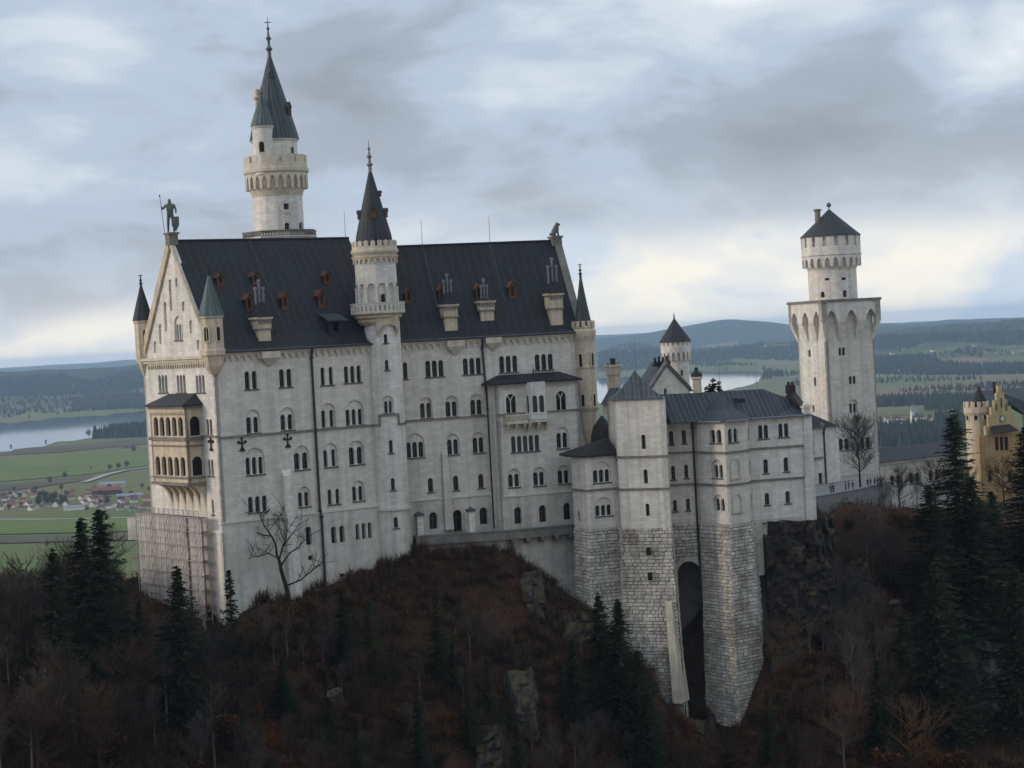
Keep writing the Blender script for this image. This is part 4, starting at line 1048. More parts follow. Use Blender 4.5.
def spire_dormer(c, Dd, ang, y, hh, ww, r, parent, m='spire', mf='redwood'):
    t = -Vector((c[0], c[1])).normalized(); rt = Vector((-t.y, t.x)); nn = t * math.cos(ang) + rt * math.sin(ang); dd = Vector((-nn.y, nn.x))
    q = Vector((c[0], c[1])) + nn * r; z0 = axis_z(c, y); W_ = Plane(q - dd * ww / 2 + nn * .35, q + dd * ww / 2 + nn * .35)
    mb = MB(); plate(mb, W_, [(0, z0), (ww, z0), (ww, z0 + hh * .65), (ww / 2, z0 + hh), (0, z0 + hh * .65)], (), 0, -1.6, 0); o = mb.build('dormer', mf, parent)
    mb = MB(); a, b, g = W_.pt(-.12, z0 + hh * .6, .12), W_.pt(ww + .12, z0 + hh * .6, .12), W_.pt(ww / 2, z0 + hh * 1.06, .12); of = -nn.to_3d() * 1.7
    mb.quad(a, g, g + of, a + of); mb.quad(g, b, b + of, g + of); mb.build('dormer_roof', m, o)
spire_dormer(cU, DS, .05, 219, 1.5, .95, sp_(cone_r(216)), stt); spire_dormer(cU, DS, 1.5, 218, 1.4, .9, sp_(cone_r(216)), stt); spire_dormer(cU, DS, -1.5, 219, 1.4, .9, sp_(cone_r(216)), stt); spire_dormer(cU, DS, 1.5, 197, .9, .6, sp_(cone_r(195)), stt)
# the tan oriel-like chimney flue corbelled out under the balcony
u0, u1 = W0.uz(378.5, 325)[0], W0.uz(395, 325)[0]
mb = MB(); z1, z0 = zS(313.8), zS(330); q0, q1 = W0.pt(u0, 0, .9), W0.pt(u1, 0, .9); W_ = Plane(q0.xy, q1.xy)
plate(mb, W_, [(0, z0), (.45, z0), (.6, z0 + .5), (W_.L / 2, z0 + .9), (W_.L - .6, z0 + .5), (W_.L - .45, z0), (W_.L, z0), (W_.L, z1), (0, z1)], (), 0, -1.3)
for i in (0, 1):
    for k_, dd in ((0, .6), (1, .3)): mb.obox(W_.pt(.22 + i * (W_.L - .44), z0 - .2 - .4 * k_, -.9 + dd / 2), W_.d.to_3d() * .22, W_.n.to_3d() * dd / 2, (0, 0, .2))
mb.build('corbelled_bay', 'tan', stt)

# ------------------------------------------------------------------ tall round tower behind the palace
cN = P2(278.5, 215, 343); DN = cN.y
zN = lambda y: axis_z(cN, y); sn = lambda hw_: hw_ * DN / F
nto = thing('round_tower', (cN.x, cN.y, -40), 'tallest round tower, rising behind the palace roof under twin green-grey cone roofs', 'tower')
h = []; WN = Cyl(cN, sn(24.6), sn(26), zN(236), zN(192))
for x, yt, yb, wd in [(286.2, 203.5, 209.5, 5), (287.2, 222.5, 232, 5), (301.5, 222, 232, 4)]: add_window(WN, h, nto, x, yt, yb, 1, 0, wd, kind='rect' if yb < 215 else 'round', stone='lime2', sill=False)
wall(WN, rect(-PI * WN.r, PI * WN.r, -45, zN(186)), h, 'wall', 'lime2', nto)
mb = MB(); u, z_ = WN.uz(286.2, 206.5)
plate(mb, WN, [(u + 1.15 * math.cos(2 * PI * i / 16), z_ + 1.15 * math.sin(2 * PI * i / 16)) for i in range(16)], [rect(u - .45, u + .45, z_ - .5, z_ + .5)], .16, 0); mb.build('window_surround', 'white', nto)
mb = MB(); mb.lathe(cN, [(sn(36.5), -20), (sn(37.5), zN(239)), (sn(38.5), zN(238.8)), (sn(38.5), zN(237.5)), (sn(25), zN(237.4))], 8, ph=R(22.5)); mb.build('platform', 'lime', nto)
mb = MB(); ro = sn(38)
for i in range(8):
    a0, a1 = R(22.5) + 2 * PI * i / 8, R(22.5) + 2 * PI * (i + 1) / 8; pa_, pb_ = cN + Vector((math.cos(a1), math.sin(a1))) * ro, cN + Vector((math.cos(a0), math.sin(a0))) * ro
    W_ = Plane(pb_, pa_); zz0, zz1 = zN(237.5), zN(232); k = 11
    hl = []
    for j in range(k):
        u = W_.L * (j + .5) / k; e_ = W_.L / k * .4
        hl.append([(u - e_, zz0 + .18), (u + e_, zz0 + .18), (u, zz1 - .3)])
    plate(mb, W_, rect(0, W_.L, zz0, zz1 - .1), hl, 0, -.15, back=True); plate(mb, W_, rect(-.05, W_.L + .05, zz1 - .1, zz1 + .05), (), .08, -.25, back=True)
mb.build('balustrade', 'band', nto)
WC = Cyl(cN, sn(31), None, 0, 1, 48); LC = 2 * PI * WC.r
mb = MB(); frieze(mb, WC, -LC / 2, LC / 2, zN(173), zN(190), 24, 0, -.8, .66, 'round')
mb.lathe(cN, prof(cN, DN, [(31, 175), (32.6, 173), (32.6, 170), (31.2, 169.5), (31.2, 164), (28.5, 163.8), (28.5, 169), (20, 169)]), 48); mb.build('corbel_arcade', 'trim', nto)
mb = MB(); mb.lathe(cN, prof(cN, DN, [(24.9, 197), (27.6, 188), (28.6, 178)]), 40, cap=False); mb.build('corbel_inner_wall', 'trim', nto)  # tapered inner wall behind the arches, in the same stone
mb = MB(); merlons(mb, cN, sn(29.0), sn(31.2), zN(164.2), zN(156.8), 12, .80, sub=5); mb.build('battlement', 'trim', nto)
mb = MB(); mb.lathe(cN, prof(cN, DN, [(22.5, 171), (22.5, 143), (24, 141.5), (24, 140)]), 32); o = mb.build('drum', 'lime2', nto, smooth=True)
surf_window(cN, sn(22.5), -2.2, zN(154), zN(149), .8, nto); surf_window(cN, sn(22.5), 2.9, zN(156), zN(149), .6, nto)
mb = MB(); mb.lathe(cN, prof(cN, DN, [(25, 140.5), (22, 128), (1.3, 55)]), 14); mb.build('spire', 'copper', nto)
finial(cN, zN(56), zN(17), sn(3.6), nto, 'bronze', True)
cT = cN + (-cN.normalized()) * sn(19) + Vector((1, 0)) * sn(-10.5); DT = cT.y
tu = MB(); tu.lathe(cT, prof(cT, DT, [(1.2, 198), (4, 193), (5, 191), (5, 187), (8, 184), (8, 180), (11.5, 175), (11.5, 171.5), (10.8, 171), (10.8, 129), (11.8, 127.5), (11.8, 126)]), 24); tu = tu.build('turret', 'lime2', nto, smooth=True)
mb = MB(); mb.lathe(cT, prof(cT, DT, [(12.6, 126.5), (9.5, 117), (1, 95)]), 12); mb.build('spire', 'verdigris', tu)
finial(cT, axis_z(cT, 95), axis_z(cT, 86), .32, tu, 'bronze')
surf_window(cT, sn(10.8), -.35, axis_z(cT, 153), axis_z(cT, 142.5), .85, tu)
cH = cN + Vector((-1, 0)) * sn(15.5) + Vector((0, 1)) * sn(8); 
mb = MB(); mb.lathe(cH, [(.5, zN(160)), (.48, zN(98)), (.7, zN(97)), (.7, zN(95)), (.45, zN(94)), (.5, zN(88)), (.2, zN(87))], 10); mb.build('chimney', 'trim', nto, smooth=True)
spire_dormer(cN, DN, 1.1, 117, 2.2, 1.2, sn(17), nto, 'copper', 'brownroof'); spire_dormer(cN, DN, .1, 78, .9, .7, sn(8.2), nto, 'copper', 'copper')

# ------------------------------------------------------------------ the bower: the lower range to the right of the palace
def VP(x, y, rel): return P2(x, y, 24.9 * F / rel)
bw_ = thing('bower', (25, 316, -50), 'lower pale range with square pavilion tower and faceted bay on a rough stone base', 'castle wing')
Q0 = VP(572.5, 489, 155.4); Q1 = VP(586.3, 490, 157.6); Q2 = VP(619.5, 489, 156.6)
T0 = VP(617.8, 489, 156.2); T1 = VP(620.2, 489, 158.2); T2 = VP(668.6, 488, 159.9); T3 = VP(669.2, 487, 156.5)
V0 = T3; V1 = VP(698.5, 484.5, 156.6); V2 = VP(699.2, 485, 157.2); V3 = VP(727, 485.2, 160.0); V4 = VP(748.6, 483, 158.4); V5 = VP(752, 483, 156.9); V6 = VP(811.5, 477.3, 156.0)
zg = -31.1
zs1, zs2_ = Plane(V5, V6).uz(780, 447)[1], -24.9
def course(W_, z_, parent=None, d=.2): band(W_, -d, W_.L + d, z_ - .2, z_ + .14, d, 'string_course', 'band', parent or bw_)
def face(p, q, ztop, wins, m='lime2', strings=None, zb=None, arcs=()):
    W_ = Plane(p, q); h = []
    for wv in wins: add_window(W_, h, bw_, *wv[0], **wv[1])
    wall(W_, rect(0, W_.L, zg if zb is None else zb, ztop), h, 'wall', m, bw_)
    for s in (strings or (zs1, zs2_)):
        if s < ztop: course(W_, s)
    return W_
def wv(x, yt, yb, n=1, sp=0, wd=None, arch=None, **k): return ((x, yt, yb, n, sp, wd, arch), k)
zb1_ = -19.4
F0 = face(Q0, Q1, zb1_, [wv(579, 511, 521, 1, 0, 2.5, sill=False)], strings=(zs2_,))
F1 = face(Q1, Q2, zb1_, [wv(602, 469.6, 482.5, 3, 5.9, None, 461.5), wv(604, 505, 515.8, 3, 5.7, None, 497)], strings=(zs2_,))
zT = Plane(T1, T2).uz(640, 399)[1]
FT0 = face(T0, T1, zT, []); 
FT = face(T1, T2, zT, [wv(643.4, 434.6, 449, 1, 0, 4.2, sill=False), wv(645.6, 469.3, 483.5, 1, 0, 4.2, sill=False), wv(647.5, 503.5, 516, 1, 0, 4.0, sill=False)])
FT2 = face(T2, T3, zT, [])
zE = -14.9
F3 = face(V0, V1, zE, [wv(671.2, 431, 444.5, 1, 0, 4.2), wv(684, 430, 443.5, 1, 0, 4.2), wv(673.2, 466, 479.5, 1, 0, 3.8), wv(686.2, 464.5, 478, 1, 0, 3.8), wv(675, 499.8, 511.3, 1, 0, 3.8), wv(688, 498.6, 510.5, 1, 0, 3.8)], 'lime')
face(V1, V2, zE, [])
F4 = face(V2, V3, zE, [wv(715.8, 429.6, 443, 2, 6.2), wv(717.3, 464.8, 478, 2, 5.4, None, 459.5), wv(719, 498.7, 511, 2, 5.6, None, 494.5, sill=False)])
F5 = face(V3, V4, zE, [wv(732.9, 428.5, 442.3, 2, 5.5)], 'lime')
for x, yt, yb in ((735, 459, 477.2), (737, 494.5, 511)):
    u, z0 = F5.uz(x, yb); z1 = F5.uz(x, yt)[1]; mb = MB(); a_ = light(u, z0, z1, 1.75, 10); plate(mb, F5, light(u, z0 - .1, z1 + .25, 2.2, 10), [light(u, z0 + .02, z1, 1.75, 10)], .12, 0)
    mb.obox(F5.pt(u, z0 - .2, .1), F5.d.to_3d() * 1.25, F5.n.to_3d() * .14, (0, 0, .12)); mb.build('blind_arch', 'trim', bw_)
F6 = face(V4, V5, zE, [wv(748.8, 427.5, 441, 1, 0, 1.2, sill=False), wv(750, 461, 476, 1, 0, 1.2, sill=False), wv(751.5, 493, 509, 1, 0, 1.2, sill=False)], 'lime')
F7 = face(V5, V6, zE, [wv(763.2, 424.9, 438.7, 2, 5.6), wv(783.4, 423.3, 437, 2, 5.6), wv(765.8, 459.2, 473.2, 1, 0, 4.6), wv(786, 457.3, 471.5, 1, 0, 4.6), wv(767.2, 493, 505, 1, 0, 4.6), wv(787.8, 491, 503.3, 1, 0, 4.6)], 'lime2')
bd = Vector((F7.n.x, F7.n.y)) * -1
FE = Plane(V6, V6 + bd * 10.5); wall(FE, [(0, -36), (10.5, -36), (10.5, zE), (5.25, zE + 1.7), (0, zE)], [], 'gable_wall', 'lime', bw_)
mb = MB()                                                   # corner pilaster with its capped pier
ue = F7.L
for z0, z1, d_, w_ in ((-32.5, zs2_, .6, 1.3), (zs2_, zs1, .4, 1.1), (zs1, zE + .2, .3, .95)): plate(mb, F7, rect(ue - w_, ue + .35, z0, z1), (), d_, -.3)
plate(mb, FE, rect(-.35, 1.2, -32.5, zE + .2), (), .4, 0)
pc = F7.pt(ue - .3, 0, -.2)
mb.box((pc.x, pc.y, zE + .6), 1.0, 1.0, 1.2, R(20)); mb.box((pc.x, pc.y, zE + 1.25), 1.35, 1.35, .3, R(20)); mb.lathe((pc.x, pc.y), [(.5, zE + 1.4), (.55, zE + 1.6), (.15, zE + 2.0)], 10); mb.build('corner_pier', 'lime2', bw_)
# roofs
def hip(mb, e, ridge, ov=.0, th=.28, mi=0):                 # eave loop in order, one apex or two ridge points
    n = len(e)
    for i in range(n):
        a, b = e[i], e[(i + 1) % n]; l = (b - a).length
        if len(ridge) == 1: r_ = ridge[0]; mb.add([a, b, r_], [(0, 1, 2)], mi, [(0, 0), (l, 0), (l / 2, (r_ - (a + b) / 2).length)])
        mb.quad(a - Vector((0, 0, th)), b - Vector((0, 0, th)), b, a)
    mb.add([p - Vector((0, 0, th)) for p in e], [tuple(range(n))[::-1]])
def P3(p, z_): return Vector((p.x, p.y, z_))
cT_ = (T1 + T2) / 2 + (F3.n * -1) * 3.6
bT = Vector((-.02, 1.0))
sq = [T1 + FT.n * .5 - FT.d * .8, T2 + FT.n * .5 + FT.d * .45, T2 + bT * 7.4 + FT.d * .45, T1 + bT * 7.4 - FT.d * .8]
apx = Vector((0, 0, 0)); cc = sum((Vector(p) for p in sq), Vector((0, 0))) / 4
mb = MB(); za = axis_z(cc, 370); zq = zT
lay = [(1.0, zq), (.82, zq + (za - zq) * .11), (.45, zq + (za - zq) * .42), (.22, zq + (za - zq) * .68), (.0, za)]
for (s0, z0), (s1, z1) in zip(lay, lay[1:]):
    for i in range(4):
        a, b = sq[i], sq[(i + 1) % 4]; l = (b - a).length
        mb.add([P3(cc + (a - cc) * s0, z0), P3(cc + (b - cc) * s0, z0), P3(cc + (b - cc) * s1, z1), P3(cc + (a - cc) * s1, z1)], [(0, 1, 2, 3)], 0, [(l / 2 - l / 2 * s0, z0), (l / 2 + l / 2 * s0, z0), (l / 2 + l / 2 * s1, z1), (l / 2 - l / 2 * s1, z1)])
mb.add([P3(p, zT - .02) for p in sq], [(3, 2, 1, 0)])
mb.build('pavilion_roof', 'copper', bw_)
mb = MB(); plate(mb, Plane(T2, T2 + bT * 6.3), rect(0, 6.3, zE - 12, zT), (), 0, -.3); plate(mb, Plane(T1 + bT * 6.3, T1), rect(0, 6.3, zb1_ - 4, zT), (), 0, -.3); plate(mb, Plane(T2 + bT * 6.3, T1 + bT * 6.3), rect(0, 9, zE - 8, zT), (), 0, -.3); mb.build('side_wall', 'lime2', bw_)
# low roof of the first block with the half-cone behind it
mb = MB(); n0, n1 = F0.n, F1.n
e = [P3(Q0 + n0 * .6 - F0.d * .5, zb1_), P3(Q1 + (n0 + n1) * .45, zb1_), P3(Q2 + n1 * .6, zb1_), P3(Q2 - n1 * 5, zb1_), P3(Q0 - n1 * 5, zb1_)]
top = P3(Q2 - n1 * 2.5 - F1.d * .5, axis_z(Q2 - n1 * 2.5, 437))
hip(mb, e, [top]); o = mb.build('low_roof', 'brownroof', bw_)
ch = P2(602.5, 430, 325.5); mb = MB(); mb.lathe(ch, prof(ch, 325.5, [(12.5, 450), (12, 436), (9.5, 427), (4.0, 419.5), (1.2, 416), (0.05, 415.4)]), 18); mb.build('apse_roof', 'brownroof', bw_, smooth=True)
mb = MB(); mb.lathe(ch, prof(ch, 325.5, [(9, 520), (9, 450)]), 18, cap=False); mb.build('apse_wall', 'lime', bw_, smooth=True)
# main seamed roof
nr = F7.n; b3 = -nr
ev0, ev1 = V0 + nr * .7, V6 + nr * .7 + F7.d * .3
zRb = Plane(V5 + b3 * 5.2, V6 + b3 * 5.2).uz(745, 390)[1]
rd0 = V0 + b3 * 6.0; rd1p = Plane(V5 + b3 * 5.2, V6 + b3 * 5.2); ur = rd1p.uz(763, 390)[0]; rd1 = rd1p.pt(ur, zRb).xy
zlow = rd1p.uz(790, 403)[1]; ur2 = rd1p.uz(775, 399.5)[0]
mb = MB()
def sl4(a, za_, b, zb_, c, zc_, d, zd_):
    l = (b - a).length; s = (P3(c, zc_) - P3(b, zb_)).length; mb.add([P3(a, za_), P3(b, zb_), P3(c, zc_), P3(d, zd_)], [(0, 1, 2, 3)], 0, [(0, 0), (l, 0), (l, s), (0, s)])
sl4(V0 + F3.n * .7, zE, V1 + F3.n * .7, zE, rd1p.pt(-6, 0).xy, zRb, rd0, zRb)
sl4(V5 + nr * .7 - F7.d * 13, zE, rd1p.pt(ur, 0).xy + nr * 5.9, zE, rd1, zRb, rd1p.pt(-13, 0).xy, zRb)
q_ = rd1p.pt(ur2, 0).xy; q9 = rd1p.pt(rd1p.L + .3, 0).xy
sl4(rd1 + nr * 5.9, zE, ev1, zE, q9, zlow, rd1, zRb if False else zRb - .02)
hip_b = [rd0, rd1, q9]
sl4(q9 - nr * 5.9, zE, rd0 - nr * 5.9, zE, rd0, zRb, q9, zlow)
mb.build('roof', 'seam', bw_)
mb = MB(); mb.quad(P3(V0 + F3.n * .75, zE - .05), P3(V1 + F3.n * .75, zE - .05), P3(V1, zE - .3), P3(V0, zE - .3)); mb.quad(P3(V5 + nr * .75, zE - .05), P3(ev1, zE - .05), P3(V6, zE - .3), P3(V5, zE - .3)); 
for p, q in ((V0 + F3.n * .75, V1 + F3.n * .75), (V5 + nr * .75, ev1), (V2 + F4.n * .7, V3 + F4.n * .6), (V3 + F5.n * .6, V4 + F5.n * .7)): mb.tube(P3(p, zE - .1), P3(q, zE - .1), .15, n=6)
mb.build('gutter', 'lead', bw_)
# half-cone over the faceted bay
mb = MB(); ct = P2(718.5, 400, 319.5); zt_ = axis_z(ct, 393.5)
loop = [V1 + F4.n * .3 - F4.d * .8, V2 + F4.n * .7 - F4.d * .2, V3 + (F4.n + F5.n) * .42, V4 + (F5.n + F6.n) * .42, V5 + F6.n * .5]
for i in range(len(loop) - 1):
    a, b = loop[i], loop[i + 1]; k_ = 5
    for j in range(k_):
        p, q = a + (b - a) * j / k_, a + (b - a) * (j + 1) / k_; l = (b - a).length
        m0, m1 = p + (ct - p) * .5, q + (ct - q) * .5; zm = zE + (zt_ - zE) * .40
        mb.add([P3(p, zE), P3(q, zE), P3(m1, zm), P3(m0, zm)], [(0, 1, 2, 3)], 0, [(l * j / k_, 0), (l * (j + 1) / k_, 0), (l * (j + 1) / k_, 3), (l * j / k_, 3)])
        mb.add([P3(m0, zm), P3(m1, zm), P3(ct, zt_)], [(0, 1, 2)], 0, [(l * j / k_, 3), (l * (j + 1) / k_, 3), (l * (j + .5) / k_, 6)])
mb.build('bay_roof', 'seam', bw_)
# roof hatch, small skylight, chimney, antennas
def on_plane(px, py, p0, b, zE_, k): n = Vector((b.x * -k, b.y * -k, 1)); q = Vector((p0.x, p0.y, zE_)); r = ray(px, py); return r * (q.dot(n) / r.dot(n))
kS = (zRb - zE) / 5.9
for px, py in ((739, 403), (681.5, 410)):
    g = on_plane(px, py, V5 if px > 700 else V0, b3, zE, kS); mb = MB(); mb.box((g.x, g.y, g.z + .3), 1.6 if px > 700 else .8, 1.2, .9 if px > 700 else .5, R(12)); mb.build('roof_hatch', 'iron' if px > 700 else 'lead', bw_)
c = P2(697, 385, 322); mb = MB(); z1 = axis_z(c, 379.5); z0 = axis_z(c, 395); mb.lathe(c, [(.75, z0), (.7, z1), (.95, z1 + .1), (.95, z1 + .45)], 10); o = mb.build('chimney', 'tan', bw_)
mb = MB(); mb.lathe(c, [(.95, z1 + .45), (.85, z1 + 1.0), (.4, z1 + 1.4), (.3, z1 + 1.45), (.3, z1 + 1.9), (.05, z1 + 2.0)], 12); mb.build('chimney_cap', 'iron', o, smooth=True)
# dark stepped gable at the right end, with its little chimney
g0 = rd1p.pt(rd1p.L - 1.2, 0).xy
mb = MB(); WG = Plane(g0 - nr * 6.2, g0 + nr * 5.6); zz = rd1p.uz(792, 391)[1]
mb2 = Plane(g0 + nr * 5.4, g0 - nr * 5.2)
gp = Plane(g0 + nr * 4.8 + F7.d * .0, g0 - nr * 4.8 + F7.d * .0)
a_, b_, c_ = P3(g0 + nr * 4.9, zE + 1.4), P3(g0 - nr * 4.9, zE + 1.4), P3(g0 - nr * .4, zz); t_ = F7.d.to_3d() * 1.0
mb.add([a_, b_, c_, a_ + t_, b_ + t_, c_ + t_], [(0, 1, 2), (3, 5, 4), (0, 2, 5, 3), (1, 4, 5, 2)]); mb.build('end_gable', 'brownroof', bw_)
mb = MB(); mb.box((c_.x + .3, c_.y, zz + .3), 1.3, 1.0, 1.4, R(24)); mb.lathe((c_.x, c_.y), [(.25, zz + 1), (.22, zz + 1.5)], 8); mb.lathe((c_.x + .6, c_.y), [(.25, zz + 1), (.22, zz + 1.5)], 8); mb.build('chimney', 'brownroof', bw_)
for px, y0, y1, D_ in ((720.5, 393, 370, 322), (757, 389, 372, 322), (636, 370, 338, 316)):
    c = P2(px, y0, D_); mb = MB(); mb.tube(P3(c, axis_z(c, y0) - .5), P3(c, axis_z(c, y1)), .05, .025, 5); mb.build('lightning_rod', 'lead', bw_)
# downpipes
for W_, x in ((F1, 617.5), (F3, 694.5)):
    u = W_.uz(x, 470)[0]; zt__ = zb1_ if W_ is F1 else zE
    pipe([W_.pt(u, zt__ - .1, .5), W_.pt(u, zt__ - 1, .3), W_.pt(u, zg - 1, .3), W_.pt(u, zg - 26, 1.2)], bw_, .16)
# rough stone base: real blocks, each set a little differently
def blocks(p, q, z1, z0, batter=.03, eL=.0, eR=.0, holes=()):
    W_ = Plane(p, q); mb = MB(); jm = MB(); z_ = z1; r = random.Random(int(abs(p.x * 31 + q.y * 7)) + 3); row = 0
    while z_ > z0:
        hh = r.uniform(.42, .66); u = -r.uniform(0, .8) - (z1 - z_ + .8) * batter * eL; ofs = (z1 - z_) * batter; of2 = (z1 - z_ + hh) * batter
        while u < W_.L + of2:
            l = r.uniform(.6, 1.5); a, b = max(u + .035, -of2 * eL), min(u + l - .035, W_.L + of2 * eR)
            if b - a > .15 and not any(inpoly(x_, y_, hl) for hl in holes for x_ in (a, b, (a + b) / 2) for y_ in (z_, z_ - hh)):
                o1 = r.uniform(0.02, .2); o2 = o1 + r.uniform(-.04, .04); t = z_ - .03; bt = z_ - hh + .03; e = .08
                f0 = [W_.pt(a, bt, of2), W_.pt(b, bt, of2), W_.pt(b, t, ofs), W_.pt(a, t, ofs)]
                f1 = [W_.pt(a + e, bt + e, of2 + o2), W_.pt(b - e, bt + e, of2 + o1), W_.pt(b - e, t - e, ofs + o2), W_.pt(a + e, t - e, ofs + o1)]
                mb.add(f0 + f1, [(4, 5, 6, 7), (0, 1, 5, 4), (1, 2, 6, 5), (2, 3, 7, 6), (3, 0, 4, 7)])
            u += l
        z_ -= hh; row += 1
    o = mb.build('rusticated_base', 'block', bw_)
    k = (z1 - z0) * batter; n_ = 6
    if holes:
        plate(jm, W_, rect(0, W_.L, z0, z1), holes, -.04, -6.0)
    else: jm.quad(W_.pt(-k * eL, z0, k - .02), W_.pt(W_.L + k * eR, z0, k - .02), W_.pt(W_.L, z1, -.02), W_.pt(0, z1, -.02))
    jm.build('mortar_core', 'joint', o)
    return W_
def shift(W_, d): return W_.p0 + W_.n * d, W_.p1 + W_.n * d
zbt = -76
FS = [F0, F1, FT0, FT, FT2, F3, F4, F5, F6, F7]
def mitre(a, b):
    cr = a.n.x * b.n.y - a.n.y * b.n.x; return math.tan(math.acos(max(-1, min(1, a.n.dot(b.n)))) / 2) if cr > 0 else 0.0
for i, W_ in enumerate(FS[:-1]):
    if W_ is F3: continue
    eL = min(1.2, mitre(FS[i - 1], W_)) if i else .3; eR = min(1.2, mitre(W_, FS[i + 1])); g = .12
    p, q = W_.p0 + W_.n * g - W_.d * g * eL, W_.p1 + W_.n * g + W_.d * g * eR; blocks(p, q, zg, zbt, .03, eL, eR)
uo, zo = F3.uz(687.5, 566); za_ = F3.uz(687.5, 561)[1]
arch = light(uo + .2, -72, za_, 3.7, 12)
p, q = shift(F3, .1); blocks(p, q, zg, zbt, 0.0, 0, 0, holes=[arch])
mb = MB(); plate(mb, F3, rect(uo - 3, uo + 3, -74, za_ + 1), (), -5.8); mb.build('niche_wall', 'joint', bw_)  # dark mortar colour here stands in for the shade inside the niche
mb = MB(); plate(mb, F3, light(uo + .2, -70, za_ + .75, 5.1, 12), [light(uo + .2, -69.99, za_ - .02, 3.66, 12)], .42, -.3); mb.build('niche_arch', 'block', bw_)
mb = MB(); u0, u1 = FT.uz(667, 604)[0], FT.uz(673.5, 604)[0]   # the pale buttress strip leaning on the niche's left edge
z1, z0 = FT.uz(670, 602)[1], FT.uz(684, 700)[1]; u2 = FT.uz(683, 700)[0]
mb.add([FT.pt(u0, z1, .9), FT.pt(u1, z1, .9), FT.pt(u2 + .9, z0, 3.0), FT.pt(u2 - .6, z0, 3.0), FT.pt(u0, z1 + .6, -.6), FT.pt(u1, z1 + .6, -.6), FT.pt(u2 + .9, z0, -.6), FT.pt(u2 - .6, z0, -.6)], [(0, 3, 2, 1), (0, 1, 5, 4), (1, 2, 6, 5), (0, 4, 7, 3)]); mb.build('buttress', 'trim', bw_)
p, q = shift(F7, .0); mb = MB(); plate(mb, F7, rect(0, F7.L, -40, zg), (), .25, 0); mb.build('plinth_wall', 'render', bw_)
for (x, y) in ((650.5, 550.5), (652, 575.5)):
    u, z_ = FT.uz(x, y); mb = MB(); mb.obox(FT.pt(u, z_, .9), FT.d.to_3d() * .28, FT.n.to_3d() * .3, (0, 0, .6)); mb.build('loophole', 'glass', bw_)
mb = MB()
for a, b in ((Q1, V1),): pass
mb.prism([(p.x, p.y) for p in (Q2 - F1.n * 9, Q0 - F1.n * 9)][:0] or [(T2.x + .6, T2.y + 13), (V5.x - 6, V5.y + 9), (V6.x - .5, V6.y + 9), (T2.x + .6, T2.y + 18)], -60, zE - .6); mb.build('rear_wall', 'lime', bw_)

# ------------------------------------------------------------------ buildings behind: knights' house, its round stair tower, chimney block
DK = 356.0
kn = thing('knights_house', (14, DK, -40), 'gabled pale house with pale seamed roof rising behind the pavilion tower', 'house')
gA, gB = P2(646, 388, 352), P2(690, 388, 360)
WKg = Plane(gA, gB); zk_ = WKg.uz(668, 392)[1]; zkt = WKg.uz(666, 364.5)[1]
hk = []; add_window(WKg, hk, kn, 665.5, 388, 396, 1, 0, 3, sill=False)
wall(WKg, [(0, -40), (WKg.L, -40), (WKg.L, zk_), (WKg.L * .47, zkt), (0, zk_)], hk, 'gable_wall', 'lime', kn)
bk = -WKg.n; run_ = 16
mb = MB(); ap_ = WKg.pt(WKg.L * .47, 0).xy
left = Vector((-.87, .5)); left = (P2(621, 400, 372) - gA).normalized()
rl = 11.0
e0, e1 = gA + WKg.n * .5 - WKg.d * .9, gA + left * rl - WKg.d * .9; r0, r1 = ap_ + WKg.n * .5, ap_ + left * rl
mb.add([P3(e0, zk_ - .6), P3(r0, zkt + .15), P3(r1, zkt + .15), P3(e1, zk_ - .6)], [(0, 1, 2, 3)], 0, [(0, 0), (0, 8), (rl, 8), (rl, 0)][::1])
f0_, f1_ = gB + WKg.n * .5 + WKg.d * .5, gB + left * rl + WKg.d * .5
mb.add([P3(f0_, zk_ - .3), P3(f1_, zk_ - .3), P3(r1, zkt + .15), P3(r0, zkt + .15)], [(0, 1, 2, 3)], 0, [(0, 0), (rl, 0), (rl, 8), (0, 8)]); mb.build('roof', 'seam', kn)
mb = MB()
for a, b in ((0, .47), (.47, 1)):
    za1, za2 = (zk_, zkt) if a == 0 else (zkt, zk_); plate(mb, WKg, [(WKg.L * a, za1 - .2), (WKg.L * b, za2 - .2), (WKg.L * b, za2 + .55), (WKg.L * a, za1 + .55)], (), .35, -.4, back=True)
mb.build('gable_cope', 'band', kn)
WKs = Plane(gA + left * rl, gA); wall(WKs, rect(0, WKs.L, -40, zk_ - .4), [], 'wall', 'lime2', kn)
c = ap_ + left * 3.2; z1 = zkt
mb = MB(); mb.box((c.x, c.y, z1 + .1), 3.0, 1.6, .9, R(10)); o = mb.build('chimney', 'iron', kn)
for i in range(4): mb = MB(); mb.lathe((c.x - 1.1 + i * .72, c.y), [(.22, z1 + .4), (.2, z1 + 1.3 + .2 * (i % 2))], 8); mb.build('chimney_pot', 'iron', o)
c = P2(613.5, 378, 350); mb = MB(); z0, z1 = axis_z(c, 396), axis_z(c, 366); mb.box((c.x, c.y, (z0 + z1) / 2 - 3), 1.75, 1.75, z1 - z0 + 6, R(20)); mb.box((c.x, c.y, z1 - .8), 2.1, 2.1, 1.5, R(20)); mb.box((c.x, c.y, z1 + .05), 2.5, 2.5, .4, R(20)); o = mb.build('chimney', 'tan', kn)
mb = MB(); mb.box((c.x, c.y, z1 + .75), .75, .75, 1.2, R(20)); mb.build('chimney_pot', 'iron', o)
mb = MB()
for q in ((-.9, -.5), (.9, .4)): mb.lathe((c.x + q[0], c.y + q[1]), [(.18, z1), (.16, z1 + .6)], 8)
mb.build('chimney_pot', 'lead', o)
